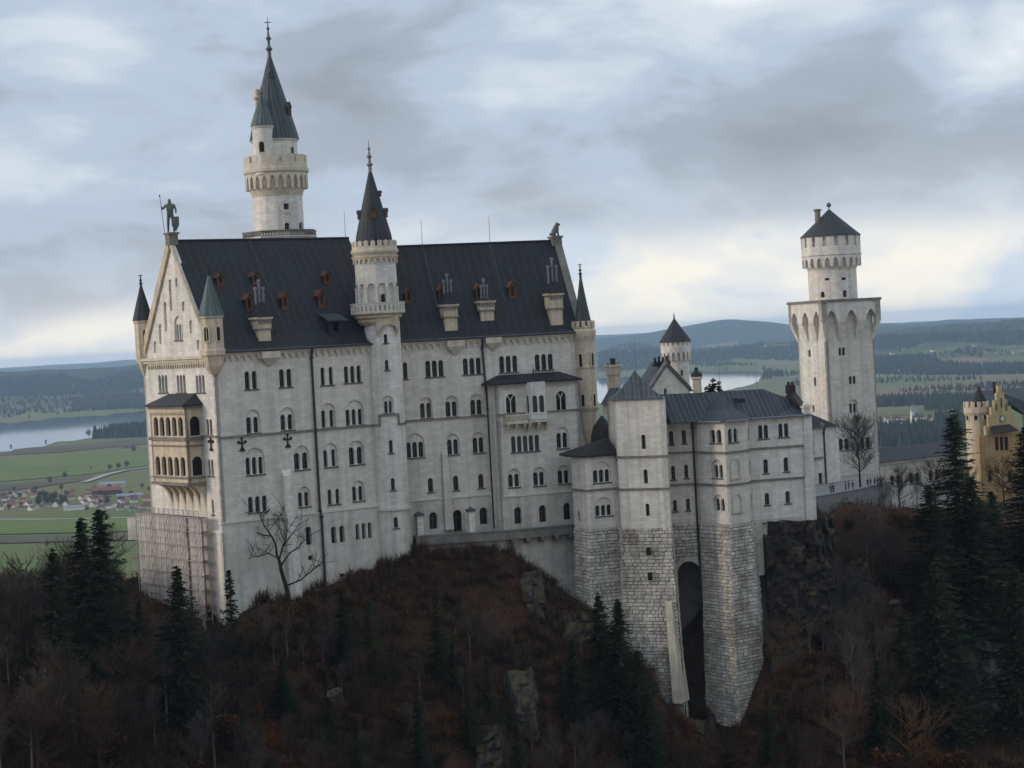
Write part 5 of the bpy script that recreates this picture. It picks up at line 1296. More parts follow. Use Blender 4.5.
# low lean-to between palace turret and pavilion tower
c0, c1 = P2(603.5, 412, 340), P2(622, 412, 340); WLn = Plane(c0, c1); mb = MB(); zz0 = WLn.uz(612, 404)[1]
plate(mb, WLn, rect(0, WLn.L, -45, zz0), [light(WLn.L * (i + .5) / 4, zz0 - 3.6, zz0 - 1.6, .5) for i in range(4)], 0, -.4); mb.build('wall', 'lime2', kn)
mb = MB(); mb.quad(WLn.pt(-.5, zz0, .6), WLn.pt(WLn.L, zz0, .6), WLn.pt(WLn.L, zz0 + 2.6, -5), WLn.pt(1.5, zz0 + 2.6, -5), 0, [(0, 0), (3, 0), (3, 5), (0, 5)]); mb.build('lean_to_roof', 'seam', kn)

cR = P2(676.8, 370, 371); DR = cR.y; zR = lambda y: axis_z(cR, y); sr = lambda q: q * DR / F
rt_ = thing('round_stair_tower', (cR.x, cR.y, -40), 'small round tower with dark pointed cone standing behind the bower roof before the lake', 'tower')
h = []; WR = Cyl(cR, sr(12.3), None, 0, 1); add_window(WR, h, rt_, 682, 370, 376, 1, 0, 2.4, sill=False)
wall(WR, rect(-PI * WR.r, PI * WR.r, -42, zR(354)), h, 'wall', 'lime2', rt_)
WR2 = Cyl(cR, sr(15), None, 0, 1, 40); LR = 2 * PI * WR2.r
mb = MB(); frieze(mb, WR2, -LR / 2, LR / 2, zR(349), zR(361), 18, 0, -.9, .7)
h = [rect(-LR / 2 + LR * (i + .33) / 18, -LR / 2 + LR * (i + .67) / 18, zR(345.5), zR(342.5)) for i in range(18)]
plate(mb, WR2, rect(-LR / 2, LR / 2, zR(349), zR(341.5)), h, 0, -.5); mb.build('corbel_ring', 'lime2', rt_, smooth=True)
mb = MB(); mb.lathe(cR, [(sr(12.6), zR(360)), (sr(13.6), zR(350)), (sr(13.6), zR(341))], 32, cap=False); mb.build('inner_wall', 'lime', rt_)
mb = MB(); mb.lathe(cR, prof(cR, DR, [(16.2, 342), (16, 341.3), (12.5, 336), (6.5, 327.5), (.6, 318.5)]), 24); mb.build('spire', 'spire', rt_)
finial(cR, zR(319), zR(312), .25, rt_, 'iron')

# ------------------------------------------------------------------ the square tower
DQ = 396.0
cQ = P2(833.5, 300, DQ); zQ = lambda y: axis_z(cQ, y); sq_ = lambda q: q * DQ / F
sqt = thing('square_tower', (cQ.x, cQ.y, -42), 'square pale tower with pointed arches under its platform and a round drum on top', 'tower')
phi = R(21); ex, ey = Vector((math.cos(phi), math.sin(phi))), Vector((-math.sin(phi), math.cos(phi)))
def sqp(h_): return [cQ - ex * h_ - ey * h_, cQ + ex * h_ - ey * h_, cQ + ex * h_ + ey * h_, cQ - ex * h_ + ey * h_]
# front corner at the picture column 828: find the half width from the visible span
hs = sq_(70.5) / (2 * (math.cos(phi) + math.sin(phi)) / 2) / 2
a0_, a1_, a2_, a3_ = sqp(hs); hq1 = []; hq0 = []
SQF, SQL = Plane(a0_, a1_), Plane(a3_, a0_)
for x, yt, yb, n, sp, ar in ((841.8, 347.5, 355.5, 2, 3.6, None), (852.3, 376, 384, 2, 3.8, None), (853.5, 403.5, 413, 2, 3.9, 399.5), (844.5, 438.5, 450, 2, 5.8, 434.5), (866, 437, 448.5, 2, 5.8, 433)): add_window(SQF, hq1, sqt, x, yt, yb, n, sp, None, ar, cols=ar is not None, sill=yb > 430)
for x, yt, yb in ((809.5, 349.5, 357), (815, 377, 386), (813.5, 405, 412)): add_window(SQL, hq0, sqt, x, yt, yb, 1, 0, 2.2, sill=False)
zp0, zp1 = zQ(302.5), zQ(299.8)
wall(SQF, rect(0, SQF.L, -46, zp0), hq1, 'wall', 'lime', sqt); wall(SQL, rect(0, SQL.L, -46, zp0), hq0, 'wall', 'lime2', sqt)
mb = MB()
for p, q in ((a1_, a2_), (a2_, a3_)): plate(mb, Plane(p, q), rect(0, 2 * hs, -46, zp0), (), 0, -.3)
mb.build('rear_wall', 'lime', sqt)
ho_ = hs * 86 / 70.5
o4 = sqp(ho_); zc_ = zQ(341); zcu = zQ(327)
mb = MB()
for i in range(4):
    W_ = Plane(o4[i], o4[(i + 1) % 4]); Lw = W_.L; ins = ho_ - hs; na = 3; k = (Lw - 2 * ins * .0) / na
    # flared corbel faces: piers that run down to points, arches between
    for j in range(na + 1):
        u = Lw * (j) / na
        lo_u = ins + (Lw - 2 * ins) * j / na; wt = k * .2
        a = max(0, u - wt); b = min(Lw, u + wt)
        la, lb = max(ins, lo_u - wt * .75), min(Lw - ins, lo_u + wt * .75)
        zt_ = zQ(322)
        mb.add([W_.pt(a, zt_, 0), W_.pt(b, zt_, 0), W_.pt(lb, zc_, -ins + .03), W_.pt(la, zc_, -ins + .03), W_.pt(a, zt_, -ins), W_.pt(b, zt_, -ins)], [(0, 3, 2, 1), (0, 4, 3), (1, 2, 5)])
    hl = [light(Lw * (j + .5) / na, zQ(322) - .01 + .02, zQ(310.5), k * .6, 8, 'point') for j in range(na)]
    hl = [[(x, (zQ(322) - 1 if z_ < zQ(321.8) else z_)) for x, z_ in l] for l in hl]
    out = [(0, zQ(322))]
    for j in range(na):
        c_u = Lw * (j + .5) / na; wd = k * .6; zt2 = zQ(310.5); zb2 = zQ(322); hh2 = wd / 2
        out += [(c_u - hh2, zb2), (c_u - hh2, zt2 - wd), (c_u - hh2 * .8, zt2 - wd * .5), (c_u - hh2 * .4, zt2 - wd * .17), (c_u, zt2), (c_u + hh2 * .4, zt2 - wd * .17), (c_u + hh2 * .8, zt2 - wd * .5), (c_u + hh2, zt2 - wd), (c_u + hh2, zb2)]
    out += [(Lw, zb2), (Lw, zp0), (0, zp0)]
    plate(mb, W_, out, (), 0, -ins)
mb.build('corbelled_gallery', 'lime2', sqt)
mb = MB(); mb.prism([(p.x, p.y) for p in sqp(ho_ + .2)], zp0 + .01, zp1); mb.build('platform', 'band', sqt)
mb = MB(); pa_ = sqp(ho_ + .1)
mb.add([P3(p, zp0 + .0) for p in pa_], [(3, 2, 1, 0)]); mb.build('platform_soffit', 'lime2', sqt)
u = SQF.uz(845, 331)[0]
W_ = Plane(o4[0], o4[1])
h = []; WD = Cyl(cQ, sq_(24), None, 0, 1)
for x, yt, yb, kd in ((822.5, 291.5, 297.5, 'round'), (845, 290, 297, 'round'), (827, 278, 280.5, 'rect'), (844, 277.3, 280, 'rect')): add_window(WD, h, sqt, x, yt, yb, 1, 0, 4 if kd == 'round' else 4.6, kind=kd, sill=False)
wall(WD, rect(-PI * WD.r, PI * WD.r, zp1 - .3, zQ(262)), h, 'drum', 'lime2', sqt)
WD2 = Cyl(cQ, sq_(29.3), None, 0, 1, 48); LD = 2 * PI * WD2.r
mb = MB(); frieze(mb, WD2, -LD / 2, LD / 2, zQ(255.5), zQ(267), 22, 0, -.7, .64)
mb.lathe(cQ, [(sq_(29.3), zQ(256)), (sq_(30), zQ(255.5)), (sq_(30), zQ(254.5)), (sq_(29.2), zQ(254.3))], 40, cap=False)
h = [rect(-LD / 2 + LD * (i + .3) / 16, -LD / 2 + LD * (i + .62) / 16, zQ(247), zQ(237.5)) for i in range(16)]
plate(mb, WD2, rect(-LD / 2, LD / 2, zQ(255), zQ(236.5)), h, 0, -.7); mb.build('battlement_ring', 'lime2', sqt, smooth=True)
mb = MB(); mb.lathe(cQ, [(sq_(24.2), zQ(270)), (sq_(26.8), zQ(262)), (sq_(27.4), zQ(255)), (sq_(26.6), zQ(236))], 32, cap=False); mb.build('inner_wall', 'lime', sqt)
mb = MB(); mb.lathe(cQ, prof(cQ, DQ, [(30.3, 237), (30, 236), (21, 228), (11, 219), (.8, 209.5)]), 24); mb.build('cone_roof', 'spire', sqt)
mb = MB(); z0 = zQ(210); mb.lathe(cQ, [(.12, z0 - .3), (.1, z0 + .5), (.42, z0 + .75), (.5, z0 + 1.0), (.3, z0 + 1.35), (.05, z0 + 1.5)], 12); mb.build('finial', 'bronze', sqt, smooth=True)
cc = cQ + Vector((-1, 0)) * sq_(12) - Vector((0, 1)) * .5; mb = MB(); mb.lathe(cc, [(.6, zQ(226)), (.55, zQ(211)), (.8, zQ(210.5)), (.8, zQ(209)), (.5, zQ(208.5))], 10); mb.build('chimney', 'band', sqt)

# ------------------------------------------------------------------ link building between bower and square tower, terrace wall
lk = thing('link_building', (60, 372, -45), 'low pale link building with dark roof squeezed between bower and square tower', 'building')
l0, l1 = P2(806, 460, 372), P2(838, 460, 378); WLk = Plane(l0, l1); hlk = []
zlk = WLk.uz(822, 427.5)[1]
add_window(WLk, hlk, lk, 811, 441, 452.5, 1, 0, 4.4, 434.5); add_window(WLk, hlk, lk, 821, 473, 492, 1, 0, 4, sill=False, name='door', kind='rect')
wall(WLk, rect(-3, WLk.L + .5, -46, zlk), hlk, 'wall', 'lime2', lk); s_ = WLk.uz(815, 458.5)[1]; band(WLk, 0, WLk.L * .5, s_ - .2, s_ + .2, .3, 'string_course', 'band', lk)
mb = MB(); zr_ = WLk.uz(815, 411.5)[1]; mb.quad(WLk.pt(-3, zlk, .6), WLk.pt(WLk.L * 1.02, zlk, .6), WLk.pt(WLk.L * .72, zr_, -6), WLk.pt(-3, zr_, -6), 0, [(0, 0), (10, 0), (8, 6), (0, 6)]); mb.add([WLk.pt(WLk.L * 1.02, zlk, .6), WLk.pt(WLk.L * 1.02, zlk, -9), WLk.pt(WLk.L * .72, zr_, -6)], [(0, 1, 2)]); mb.build('roof', 'slate', lk)
mb = MB(); p = WLk.pt(WLk.L * .45, zlk + .6, .8); mb.lathe((p.x, p.y), [(.35, p.z - .5), (.35, p.z + .1), (.1, p.z + .4)], 8); mb.build('roof_vent', 'lead', lk)
u = WLk.uz(825, 470)[0]; pipe([WLk.pt(u, zlk, .4), WLk.pt(u, zlk - 1, .2), WLk.pt(u, -42, .2)], lk, .15)
tw = thing('terrace_wall', (70, 350, -45), 'pale retaining wall of the gravel terrace below the square tower', 'wall')
w0, w1, w2 = P2(808, 503, 340), P2(858, 503, 352), P2(892, 502, 366)
mb = MB()
for p, q in ((w0, w1), (w1, w2)):
    W_ = Plane(p, q); z1 = W_.uz(835 if p is w0 else 890, 494 if p is w0 else 492)[1] if p is w0 else z1; plate(mb, W_, rect(0, W_.L, -54, z1), (), 0, -.6, back=True)
zter = z1
mb.build('wall', 'gravel', tw); mb = MB()
for p, q in ((w0, w1), (w1, w2)): W_ = Plane(p, q); plate(mb, W_, rect(0, W_.L, zter, zter + .2), (), .12, -.72, back=True)
mb.build('coping', 'gravel', tw)
ter = MB(); ter.add([P3(w0, zter - .4), P3(w1, zter - .4), P3(w2, zter - .4), (w2.x + 1, w2.y + 26, zter - .4), (50, 400, zter - .4), (48, 345, zter - .4)], [(0, 1, 2, 3, 4, 5)]); tag(ter.build('terrace', 'gravel'), kind='structure')

# ------------------------------------------------------------------ gallery wing to the gatehouse
gw = thing('gallery_wing', (84, 400, -45), 'long low wing with dark seamed roof and arched windows right of the square tower', 'building')
g0, g1 = P2(878, 470, 398), P2(962, 466, 412); WGw = Plane(g0, g1); hg = []
for x in (893, 898.5): pass
for x, yt in ((896.5, 475), (915.5, 472.5), (935, 470)): add_window(WGw, hg, gw, x, yt, yt + 10.5, 2, 6.5, None, yt - 4.5, stone='trim')
zgw = WGw.uz(905, 459.5)[1]
wall(WGw, rect(0, WGw.L, -48, zgw), hg, 'wall', 'render', gw)
mb = MB(); zr_ = WGw.uz(905, 448)[1]; mb.quad(WGw.pt(0, zgw, .7), WGw.pt(WGw.L, zgw, .7), WGw.pt(WGw.L, zr_, -5.5), WGw.pt(0, zr_, -5.5), 0, [(0, 0), (WGw.L, 0), (WGw.L, 6), (0, 6)]); mb.quad(WGw.pt(0, zr_, -5.5), WGw.pt(WGw.L, zr_, -5.5), WGw.pt(WGw.L, zgw, -11), WGw.pt(0, zgw, -11)); mb.build('roof', 'slate', gw)
band(WGw, 0, WGw.L, zgw - .6, zgw - .1, .3, 'cornice', 'trim', gw)

# ------------------------------------------------------------------ gatehouse: yellow stepped gable, clock, corner tower
gh = thing('gatehouse', (105, 432, -45), 'yellow and orange gatehouse with stepped gable, clock and corner tower at right edge', 'gatehouse')
DG = 436.0
q0, q1 = P2(986, 440, DG), P2(1019, 440, DG + 5); WGh = Plane(q0, q1); hgh = []
zst = [(0.0, 424.5), (.10, 413.5), (.2, 406.5), (.30, 399.5), (.38, 392.5), (.44, 385.5)]
zz_ = lambda x, y: WGh.uz(x, y)[1]
pts = [(0, zz_(995, 432))]
outl = [(0, zz_(1000, 434)), (WGh.L, zz_(1000, 434))]
stp = [(WGh.L * a, zz_(1002, y)) for a, y in zst]
rt2 = []
for i, (u, z_) in enumerate(stp): 
    rt2.append((WGh.L - u, z_))
    if i + 1 < len(stp): rt2.append((WGh.L - stp[i + 1][0], z_))
lf2 = [(WGh.L - u, z_) for u, z_ in rt2][::-1]
outl = outl + rt2 + lf2
hgab = []
for x, yt, yb in ((996.5, 404, 411), (1001.5, 398, 408), (1006.5, 404, 411)): add_window(WGh, hgab, gh, x, yt, yb, 1, 0, 1.8, sill=False)
wall(WGh, outl, hgab, 'stepped_gable', 'yellow', gh)
hl = []
for x in (997, 1001.7, 1006.4): add_window(WGh, hl, gh, x, 437, 450.5, 1, 0, 3.6, kind='rect', sill=False)
for x in (990, 1010): add_window(WGh, hl, gh, x, 470, 482, 1, 0, 4, sill=False)
wall(WGh, rect(-2.0, WGh.L + 5, -50, zz_(1000, 434)), hl, 'wall', 'orange', gh)
mb = MB(); za, zb_ = zz_(1000, 431.5), zz_(1000, 425)
mb.quad(WGh.pt(.4, za, 1.6), WGh.pt(WGh.L * .85, za, 1.6), WGh.pt(WGh.L * .72, zb_, .05), WGh.pt(1.6, zb_, .05), 0, [(0, 0), (6, 0), (5, 2), (1, 2)]); mb.quad(WGh.pt(.4, za - .2, 1.6), WGh.pt(WGh.L * .85, za - .2, 1.6), WGh.pt(WGh.L * .85, za, 1.6), WGh.pt(.4, za, 1.6)); mb.build('porch_roof', 'brownroof', gh)
u, z_ = WGh.uz(1002, 418.5); rr = 2.9 * DG / F
mb = MB(); circ = [(u + rr * math.cos(2 * PI * i / 24), z_ + rr * math.sin(2 * PI * i / 24)) for i in range(24)]; plate(mb, WGh, circ, (), .15, 0); clk = mb.build('clock', 'clock', gh)
mb = MB(); plate(mb, WGh, [(u + rr * 1.12 * math.cos(2 * PI * i / 24), z_ + rr * 1.12 * math.sin(2 * PI * i / 24)) for i in range(24)], [[(u + rr * .92 * math.cos(2 * PI * i / 24), z_ + rr * .92 * math.sin(2 * PI * i / 24)) for i in range(24)]], .2, 0); mb.build('clock_rim', 'sill', clk)
mb = MB(); mb.tube(WGh.pt(u, z_, .22), WGh.pt(u + .1, z_ + rr * .75, .22), .05, n=4); mb.tube(WGh.pt(u, z_, .22), WGh.pt(u + rr * .5, z_ - .2, .22), .06, n=4)
for i in range(12): a = 2 * PI * i / 12; mb.tube(WGh.pt(u + rr * .72 * math.cos(a), z_ + rr * .72 * math.sin(a), .19), WGh.pt(u + rr * .86 * math.cos(a), z_ + rr * .86 * math.sin(a), .19), .03, n=4)
mb.build('clock_hands', 'iron', clk)
mb = MB(); zr_ = zz_(1010, 390.0); z0 = zz_(1010, 416)
mb.quad(WGh.pt(WGh.L * 1.0 + 3, z0 - 1, .4), WGh.pt(WGh.L + 14, z0 - 1, .4), WGh.pt(WGh.L + 14, zr_, -7), WGh.pt(WGh.L * .58, zr_, -7), 0, [(0, 0), (10, 0), (10, 9), (0, 9)])
mb.quad(WGh.pt(WGh.L * .5, zr_, -1), WGh.pt(WGh.L + 4, z0 - 1, -.6), WGh.pt(WGh.L + 14, z0 - 1, -.6), WGh.pt(WGh.L + 14, zr_, -7), 0); mb.build('roof', 'copper', gh)
mb = MB(); plate(mb, Plane(WGh.pt(WGh.L + 2, 0, -.3).xy, WGh.pt(WGh.L + 16, 0, -.3).xy), rect(0, 14, -50, z0), (), 0, -.4); mb.build('wall', 'orange', gh)
cG = P2(977, 420, 441); zG = lambda y: axis_z(cG, y); sg = lambda q: q * 441 / F
mb = MB(); mb.lathe(cG, [(sg(11), -50), (sg(11), zG(416)), (sg(12.8), zG(412.5)), (sg(12.8), zG(407))], 24); merlons(mb, cG, sg(11), sg(12.8), zG(407), zG(401.5), 12, .6); gt = mb.build('corner_tower', 'tan', gh)
for dx in (-2.0, -.2, 1.7): surf_window(cG, sg(11.3), dx, zG(419.5), zG(413.5), .75, gt)
mb = MB(); mb.lathe(cG + Vector((.8, .3)), [(sg(8), zG(407)), (sg(7.6), zG(403)), (.1, zG(386))], 16); mb.build('spire', 'brownroof', gt)
c = WGh.pt(WGh.L * .62, 0, -3).xy; mb = MB(); mb.lathe(c, [(.35, zz_(1005, 394)), (.3, zz_(1005, 383)), (.42, zz_(1005, 382.6)), (.4, zz_(1005, 381.6))], 8); mb.build('chimney', 'iron', gh)
# ------------------------------------------------------------------ the castle hill: one continuous surface through surveyed heights
CP = [(222, 641, 298.5), (250, 613, 302), (300, 597, 308), (345, 583, 311), (375, 585, 311.5), (410, 576, 313), (432, 562, 314), (455, 555, 314.5), (485, 555, 315.5), (510, 560, 316), (528, 580, 315), (543, 603, 314.5), (560, 612, 314), (585, 616, 313),
      (600, 640, 311), (640, 668, 307), (668, 712, 305.5), (690, 735, 309), (740, 748, 306.5), (690, 745, 313), (682, 735, 316), (700, 748, 312), (768, 690, 309), (812, 518, 321.5), (790, 520, 321), (765, 523, 320), (800, 645, 316), (778, 645, 315.5), (835, 640, 318), (800, 660, 311), (840, 665, 311), (840, 512, 336), (860, 506, 345), (900, 507, 350), (925, 512, 352), (960, 520, 352), (1024, 530, 352),
      (150, 590, 318), (128, 578, 322), (90, 612, 318), (40, 640, 305), (0, 650, 300), (-60, 680, 295), (185, 625, 303),
      (0, 768, 268), (120, 768, 272), (220, 768, 276), (320, 768, 282), (420, 768, 286), (520, 768, 288), (600, 768, 292), (680, 790, 296), (780, 768, 296), (880, 768, 292), (1024, 768, 290), (120, 690, 288), (220, 700, 288), (320, 680, 294), (420, 660, 299), (520, 660, 303), (560, 700, 300),
      (960, 640, 322), (1020, 650, 318), (900, 640, 318), (950, 715, 305), (1024, 725, 303), (470, 600, 310), (360, 620, 303), (860, 570, 334), (900, 570, 336)]
pts = [tuple(at(*c)) for c in CP]
for x in (-300, -180, -90, 0, 90, 180, 300):
    pts += [(x, 236, -92), (x, 190, -118), (x, 140, -112), (x, 60, -70), (x, 700, -206), (x, 620, -196), (x, 500, -150 if abs(x) < 100 else -165)]
for x, y, z_ in ((-40, 330, -38), (-20, 345, -38), (0, 340, -37), (10, 332, -36), (30, 335, -36), (45, 330, -34), (30, 360, -37), (50, 336, -36), (55, 345, -36), (52, 329, -34.5), (62, 352, -36), (70, 362, -37), (57, 335, -36), (60, 372, -37.5), (80, 390, -39), (110, 425, -42), (0, 380, -50), (-40, 380, -70), (-75, 345, -60), (-80, 312, -50), (-120, 320, -85), (-180, 330, -140), (-260, 340, -190), (-120, 400, -120), (60, 420, -50), (110, 470, -75), (160, 430, -50), (150, 380, -36), (200, 360, -40), (260, 340, -60), (-300, 420, -206), (-120, 280, -62), (-180, 290, -95), (-260, 290, -150), (180, 300, -62), (260, 290, -80)): pts.append((x, y, z_))
for px in range(870, 1030, 30): pass
pts = np.array(pts)
PX, PZ = pts[:, :2] / 100.0, pts[:, 2]
def tps(r2): return np.where(r2 > 1e-12, 0.5 * r2 * np.log(np.maximum(r2, 1e-12)), 0.0)
n_ = len(pts); Kc = tps(((PX[:, None] - PX[None]) ** 2).sum(-1)) + np.eye(n_) * 1e-4
Pm = np.hstack([np.ones((n_, 1)), PX]); Am = np.block([[Kc, Pm], [Pm.T, np.zeros((3, 3))]])
TW = np.linalg.solve(Am, np.concatenate([PZ, np.zeros(3)]))
def hill(x, y):
    q = np.stack([np.ravel(x), np.ravel(y)], -1) / 100.0
    out = np.zeros(len(q))
    for s in range(0, len(q), 4000):
        b = q[s:s + 4000]; out[s:s + 4000] = tps(((b[:, None] - PX[None]) ** 2).sum(-1)) @ TW[:n_] + TW[n_] + b @ TW[n_ + 1:]
    return out.reshape(np.shape(x))
gx = np.arange(-300, 301, 2.5); gy = np.concatenate([np.arange(60, 230, 8), np.arange(230, 400, 2.0), np.arange(400, 701, 6)])
X, Y = np.meshgrid(gx, gy); Z = hill(X, Y)
def rough(x, y, z):
    v = 0.0
    for s, a in ((11.0, 1.5), (4.7, .9), (2.1, .5)): v += a * noise.noise(Vector((x / s, y / s, z / s * .6 + 7)))
    return v
def near_wall(x, y):
    return x > -46 and x < 55 and y > 300 + (abs(x + 44) * .1)
for j in range(len(gy)):
    for i in range(len(gx)):
        x, y = gx[i], gy[j]
        if 225 < y < 420 and abs(x) < 170:
            k = 1.0 if (y < 306 and not 40 < x < 62) or x > 75 else .2
            Z[j, i] += rough(x, y, Z[j, i]) * k
for j in range(len(gy)):
    for i in range(len(gx)):
        x, y = gx[i], gy[j]
        if 311 < y < 350 and -25 < x < 20:
            px = 512 + F * x / y - 10
            if 405 < px < 600:
                zm = float(np.interp(px, [405, 500, 530, 550, 600], [-33.9, -33.9, -38, -41.6, -42.6])) - (3 if y > 319 else 0); Z[j, i] = min(Z[j, i], zm)
        if 225 < y < 306 and abs(x) < 170:
            Z[j, i] -= 2.6 * abs(noise.noise(Vector((x / 13 + 3, y / 40, 2)))) * min(1, (306 - y) / 8) * 2 - 1.2
HG = Z
def ground_z(x, y):
    i = int(np.clip(np.searchsorted(gx, x) - 1, 0, len(gx) - 2)); j = int(np.clip(np.searchsorted(gy, y) - 1, 0, len(gy) - 2))
    u = (x - gx[i]) / (gx[i + 1] - gx[i]); v = (y - gy[j]) / (gy[j + 1] - gy[j])
    return float((HG[j, i] * (1 - u) + HG[j, i + 1] * u) * (1 - v) + (HG[j + 1, i] * (1 - u) + HG[j + 1, i + 1] * u) * v)
def grid_obj(name, X, Y, Z, m):
    nj, ni = X.shape; me = bpy.data.meshes.new(name)
    V = np.stack([X, Y, Z], -1).reshape(-1, 3); idx = np.arange(nj * ni).reshape(nj, ni)
    Fq = np.stack([idx[:-1, :-1], idx[:-1, 1:], idx[1:, 1:], idx[1:, :-1]], -1).reshape(-1, 4)
    me.vertices.add(len(V)); me.vertices.foreach_set('co', V.ravel()); me.loops.add(Fq.size); me.loops.foreach_set('vertex_index', Fq.ravel())
    me.polygons.add(len(Fq)); me.polygons.foreach_set('loop_start', np.arange(0, Fq.size, 4)); me.polygons.foreach_set('loop_total', np.full(len(Fq), 4))
    me.update(); me.polygons.foreach_set('use_smooth', np.ones(len(Fq), bool)); me.materials.append(m); me.validate(); me.update()
    o = bpy.data.objects.new(name, me); COL.objects.link(o); o['kind'] = 'structure'; return o
def ground_mat():
    m = mat('leaf_litter_and_rock', (0.060, 0.029, 0.014), var=0.5, scale=0.09, col2=(0.018, 0.012, 0.008), bump=0.8, spec=0.1, spot=(0.16, 0.60, (0.018, 0.020, 0.009)))
    t = m.node_tree; bs = t.nodes['Principled BSDF']; old = bs.inputs['Base Color'].links[0].from_socket
    g = t.nodes.new('ShaderNodeNewGeometry'); s = t.nodes.new('ShaderNodeSeparateXYZ'); t.links.new(g.outputs['Normal'], s.inputs[0])
    no = t.nodes.new('ShaderNodeTexNoise'); no.inputs['Scale'].default_value = .35; no.inputs['Detail'].default_value = 8
    tc_ = t.nodes.new('ShaderNodeTexCoord'); t.links.new(tc_.outputs['Object'], no.inputs['Vector'])
    ad = t.nodes.new('ShaderNodeMath'); ad.operation = 'MULTIPLY_ADD'; t.links.new(no.outputs[0], ad.inputs[0]); ad.inputs[1].default_value = .6; t.links.new(s.outputs[2], ad.inputs[2])
    r = t.nodes.new('ShaderNodeValToRGB'); r.color_ramp.elements[0].position = .62; r.color_ramp.elements[0].color = (1, 1, 1, 1); r.color_ramp.elements[1].position = .74; r.color_ramp.elements[1].color = (0, 0, 0, 1)
    t.links.new(ad.outputs[0], r.inputs[0])
    mx = t.nodes.new('ShaderNodeMix'); mx.data_type = 'RGBA'; t.links.new(r.outputs[0], mx.inputs[0]); t.links.new(old, mx.inputs[6]); mx.inputs[7].default_value = (.045, .040, .034, 1)
    t.links.new(mx.outputs[2], bs.inputs['Base Color']); return m
M['hill'] = ground_mat()
grid_obj('hillside', X, Y, Z, M['hill'])

# ------------------------------------------------------------------ the plain, the lake and the far hills
def ss(a, b, x): t = np.clip((x - a) / (b - a), 0, 1); return t * t * (3 - 2 * t)
LA = np.array([-.36, -.256, -.183, -.1, .05, .108, .1225, .1265]); LN_ = np.array([4400, 4720, 5600, 5500, 5600, 6280, 6826, 8000]); LFr = np.array([7000, 7100, 7550, 8000, 8650, 9450, 8900, 8150])
def lakemask(a, r):
    wob = 60 * np.sin(a * 160) + 40 * np.sin(a * 410 + 1)
    return (a > -.36) & (a < .1265) & (r > np.interp(a, LA, LN_) + wob) & (r < np.interp(a, LA, LFr) + wob * 1.5)
def hfar(x, y):
    x = np.asarray(x, float); y = np.asarray(y, float)
    r = np.hypot(x, y); a = x / np.maximum(y, 1)
    n1 = np.sin(a * 37 + r / 1900) + np.sin(a * 61 - r / 1300 + 1.7) + .7 * np.sin(a * 118 + r / 700) + .4 * np.sin(a * 230 - r / 420)
    h = -200 + 0 * r
    g = lambda r0, w0: np.exp(-((r - r0) / w0) ** 2)
    lf = ss(-.13, -.17, a)
    h = h + lf * (163 + 5 * n1) * g(11000, 1500)
    h = h + (122 * np.exp(-((a - .062) / .026) ** 2) + 96 * ss(.075, .12, a) * (1 + .1 * n1) * (1 - ss(.135, .165, a))) * g(11600, 1200)
    h = h + (158 - 20 * ss(.16, .2, a) + 4 * n1 + 78 * np.exp(-((a - .103) / .028) ** 2)) * g(17500, 2300) * ss(-.2, -.05, a)
    h = h + ss(.145, .18, a) * (128 + 6 * n1) * g(10600, 1500)
    h = h + ss(.145, .18, a) * (45 + 14 * n1) * g(8200, 900) * .6
    h = h + (164 - 62 * ss(.13, .2, a) + 3 * n1) * g(25000, 2600)
    h = h + 5 * np.maximum(n1, 0) * ss(7000, 9000, r)
    return np.where(lakemask(a, r), -203.5, h)
ra = np.arange(-.42, .421, .00125); rr_ = np.concatenate([np.geomspace(420, 4000, 60), np.geomspace(4030, 13000, 200), np.geomspace(13200, 33000, 70)])
Aa, Rr = np.meshgrid(ra, rr_); Yf = Rr / np.sqrt(1 + Aa * Aa); Xf = Aa * Yf
Zf = hfar(Xf, Yf)
M['plain'] = mat('valley_meadow', (0.098, 0.115, 0.030), var=0.3, scale=0.0016, col2=(0.112, 0.110, 0.040), spec=0.05, spot=(0.0045, 0.64, (0.11, 0.085, 0.045)))
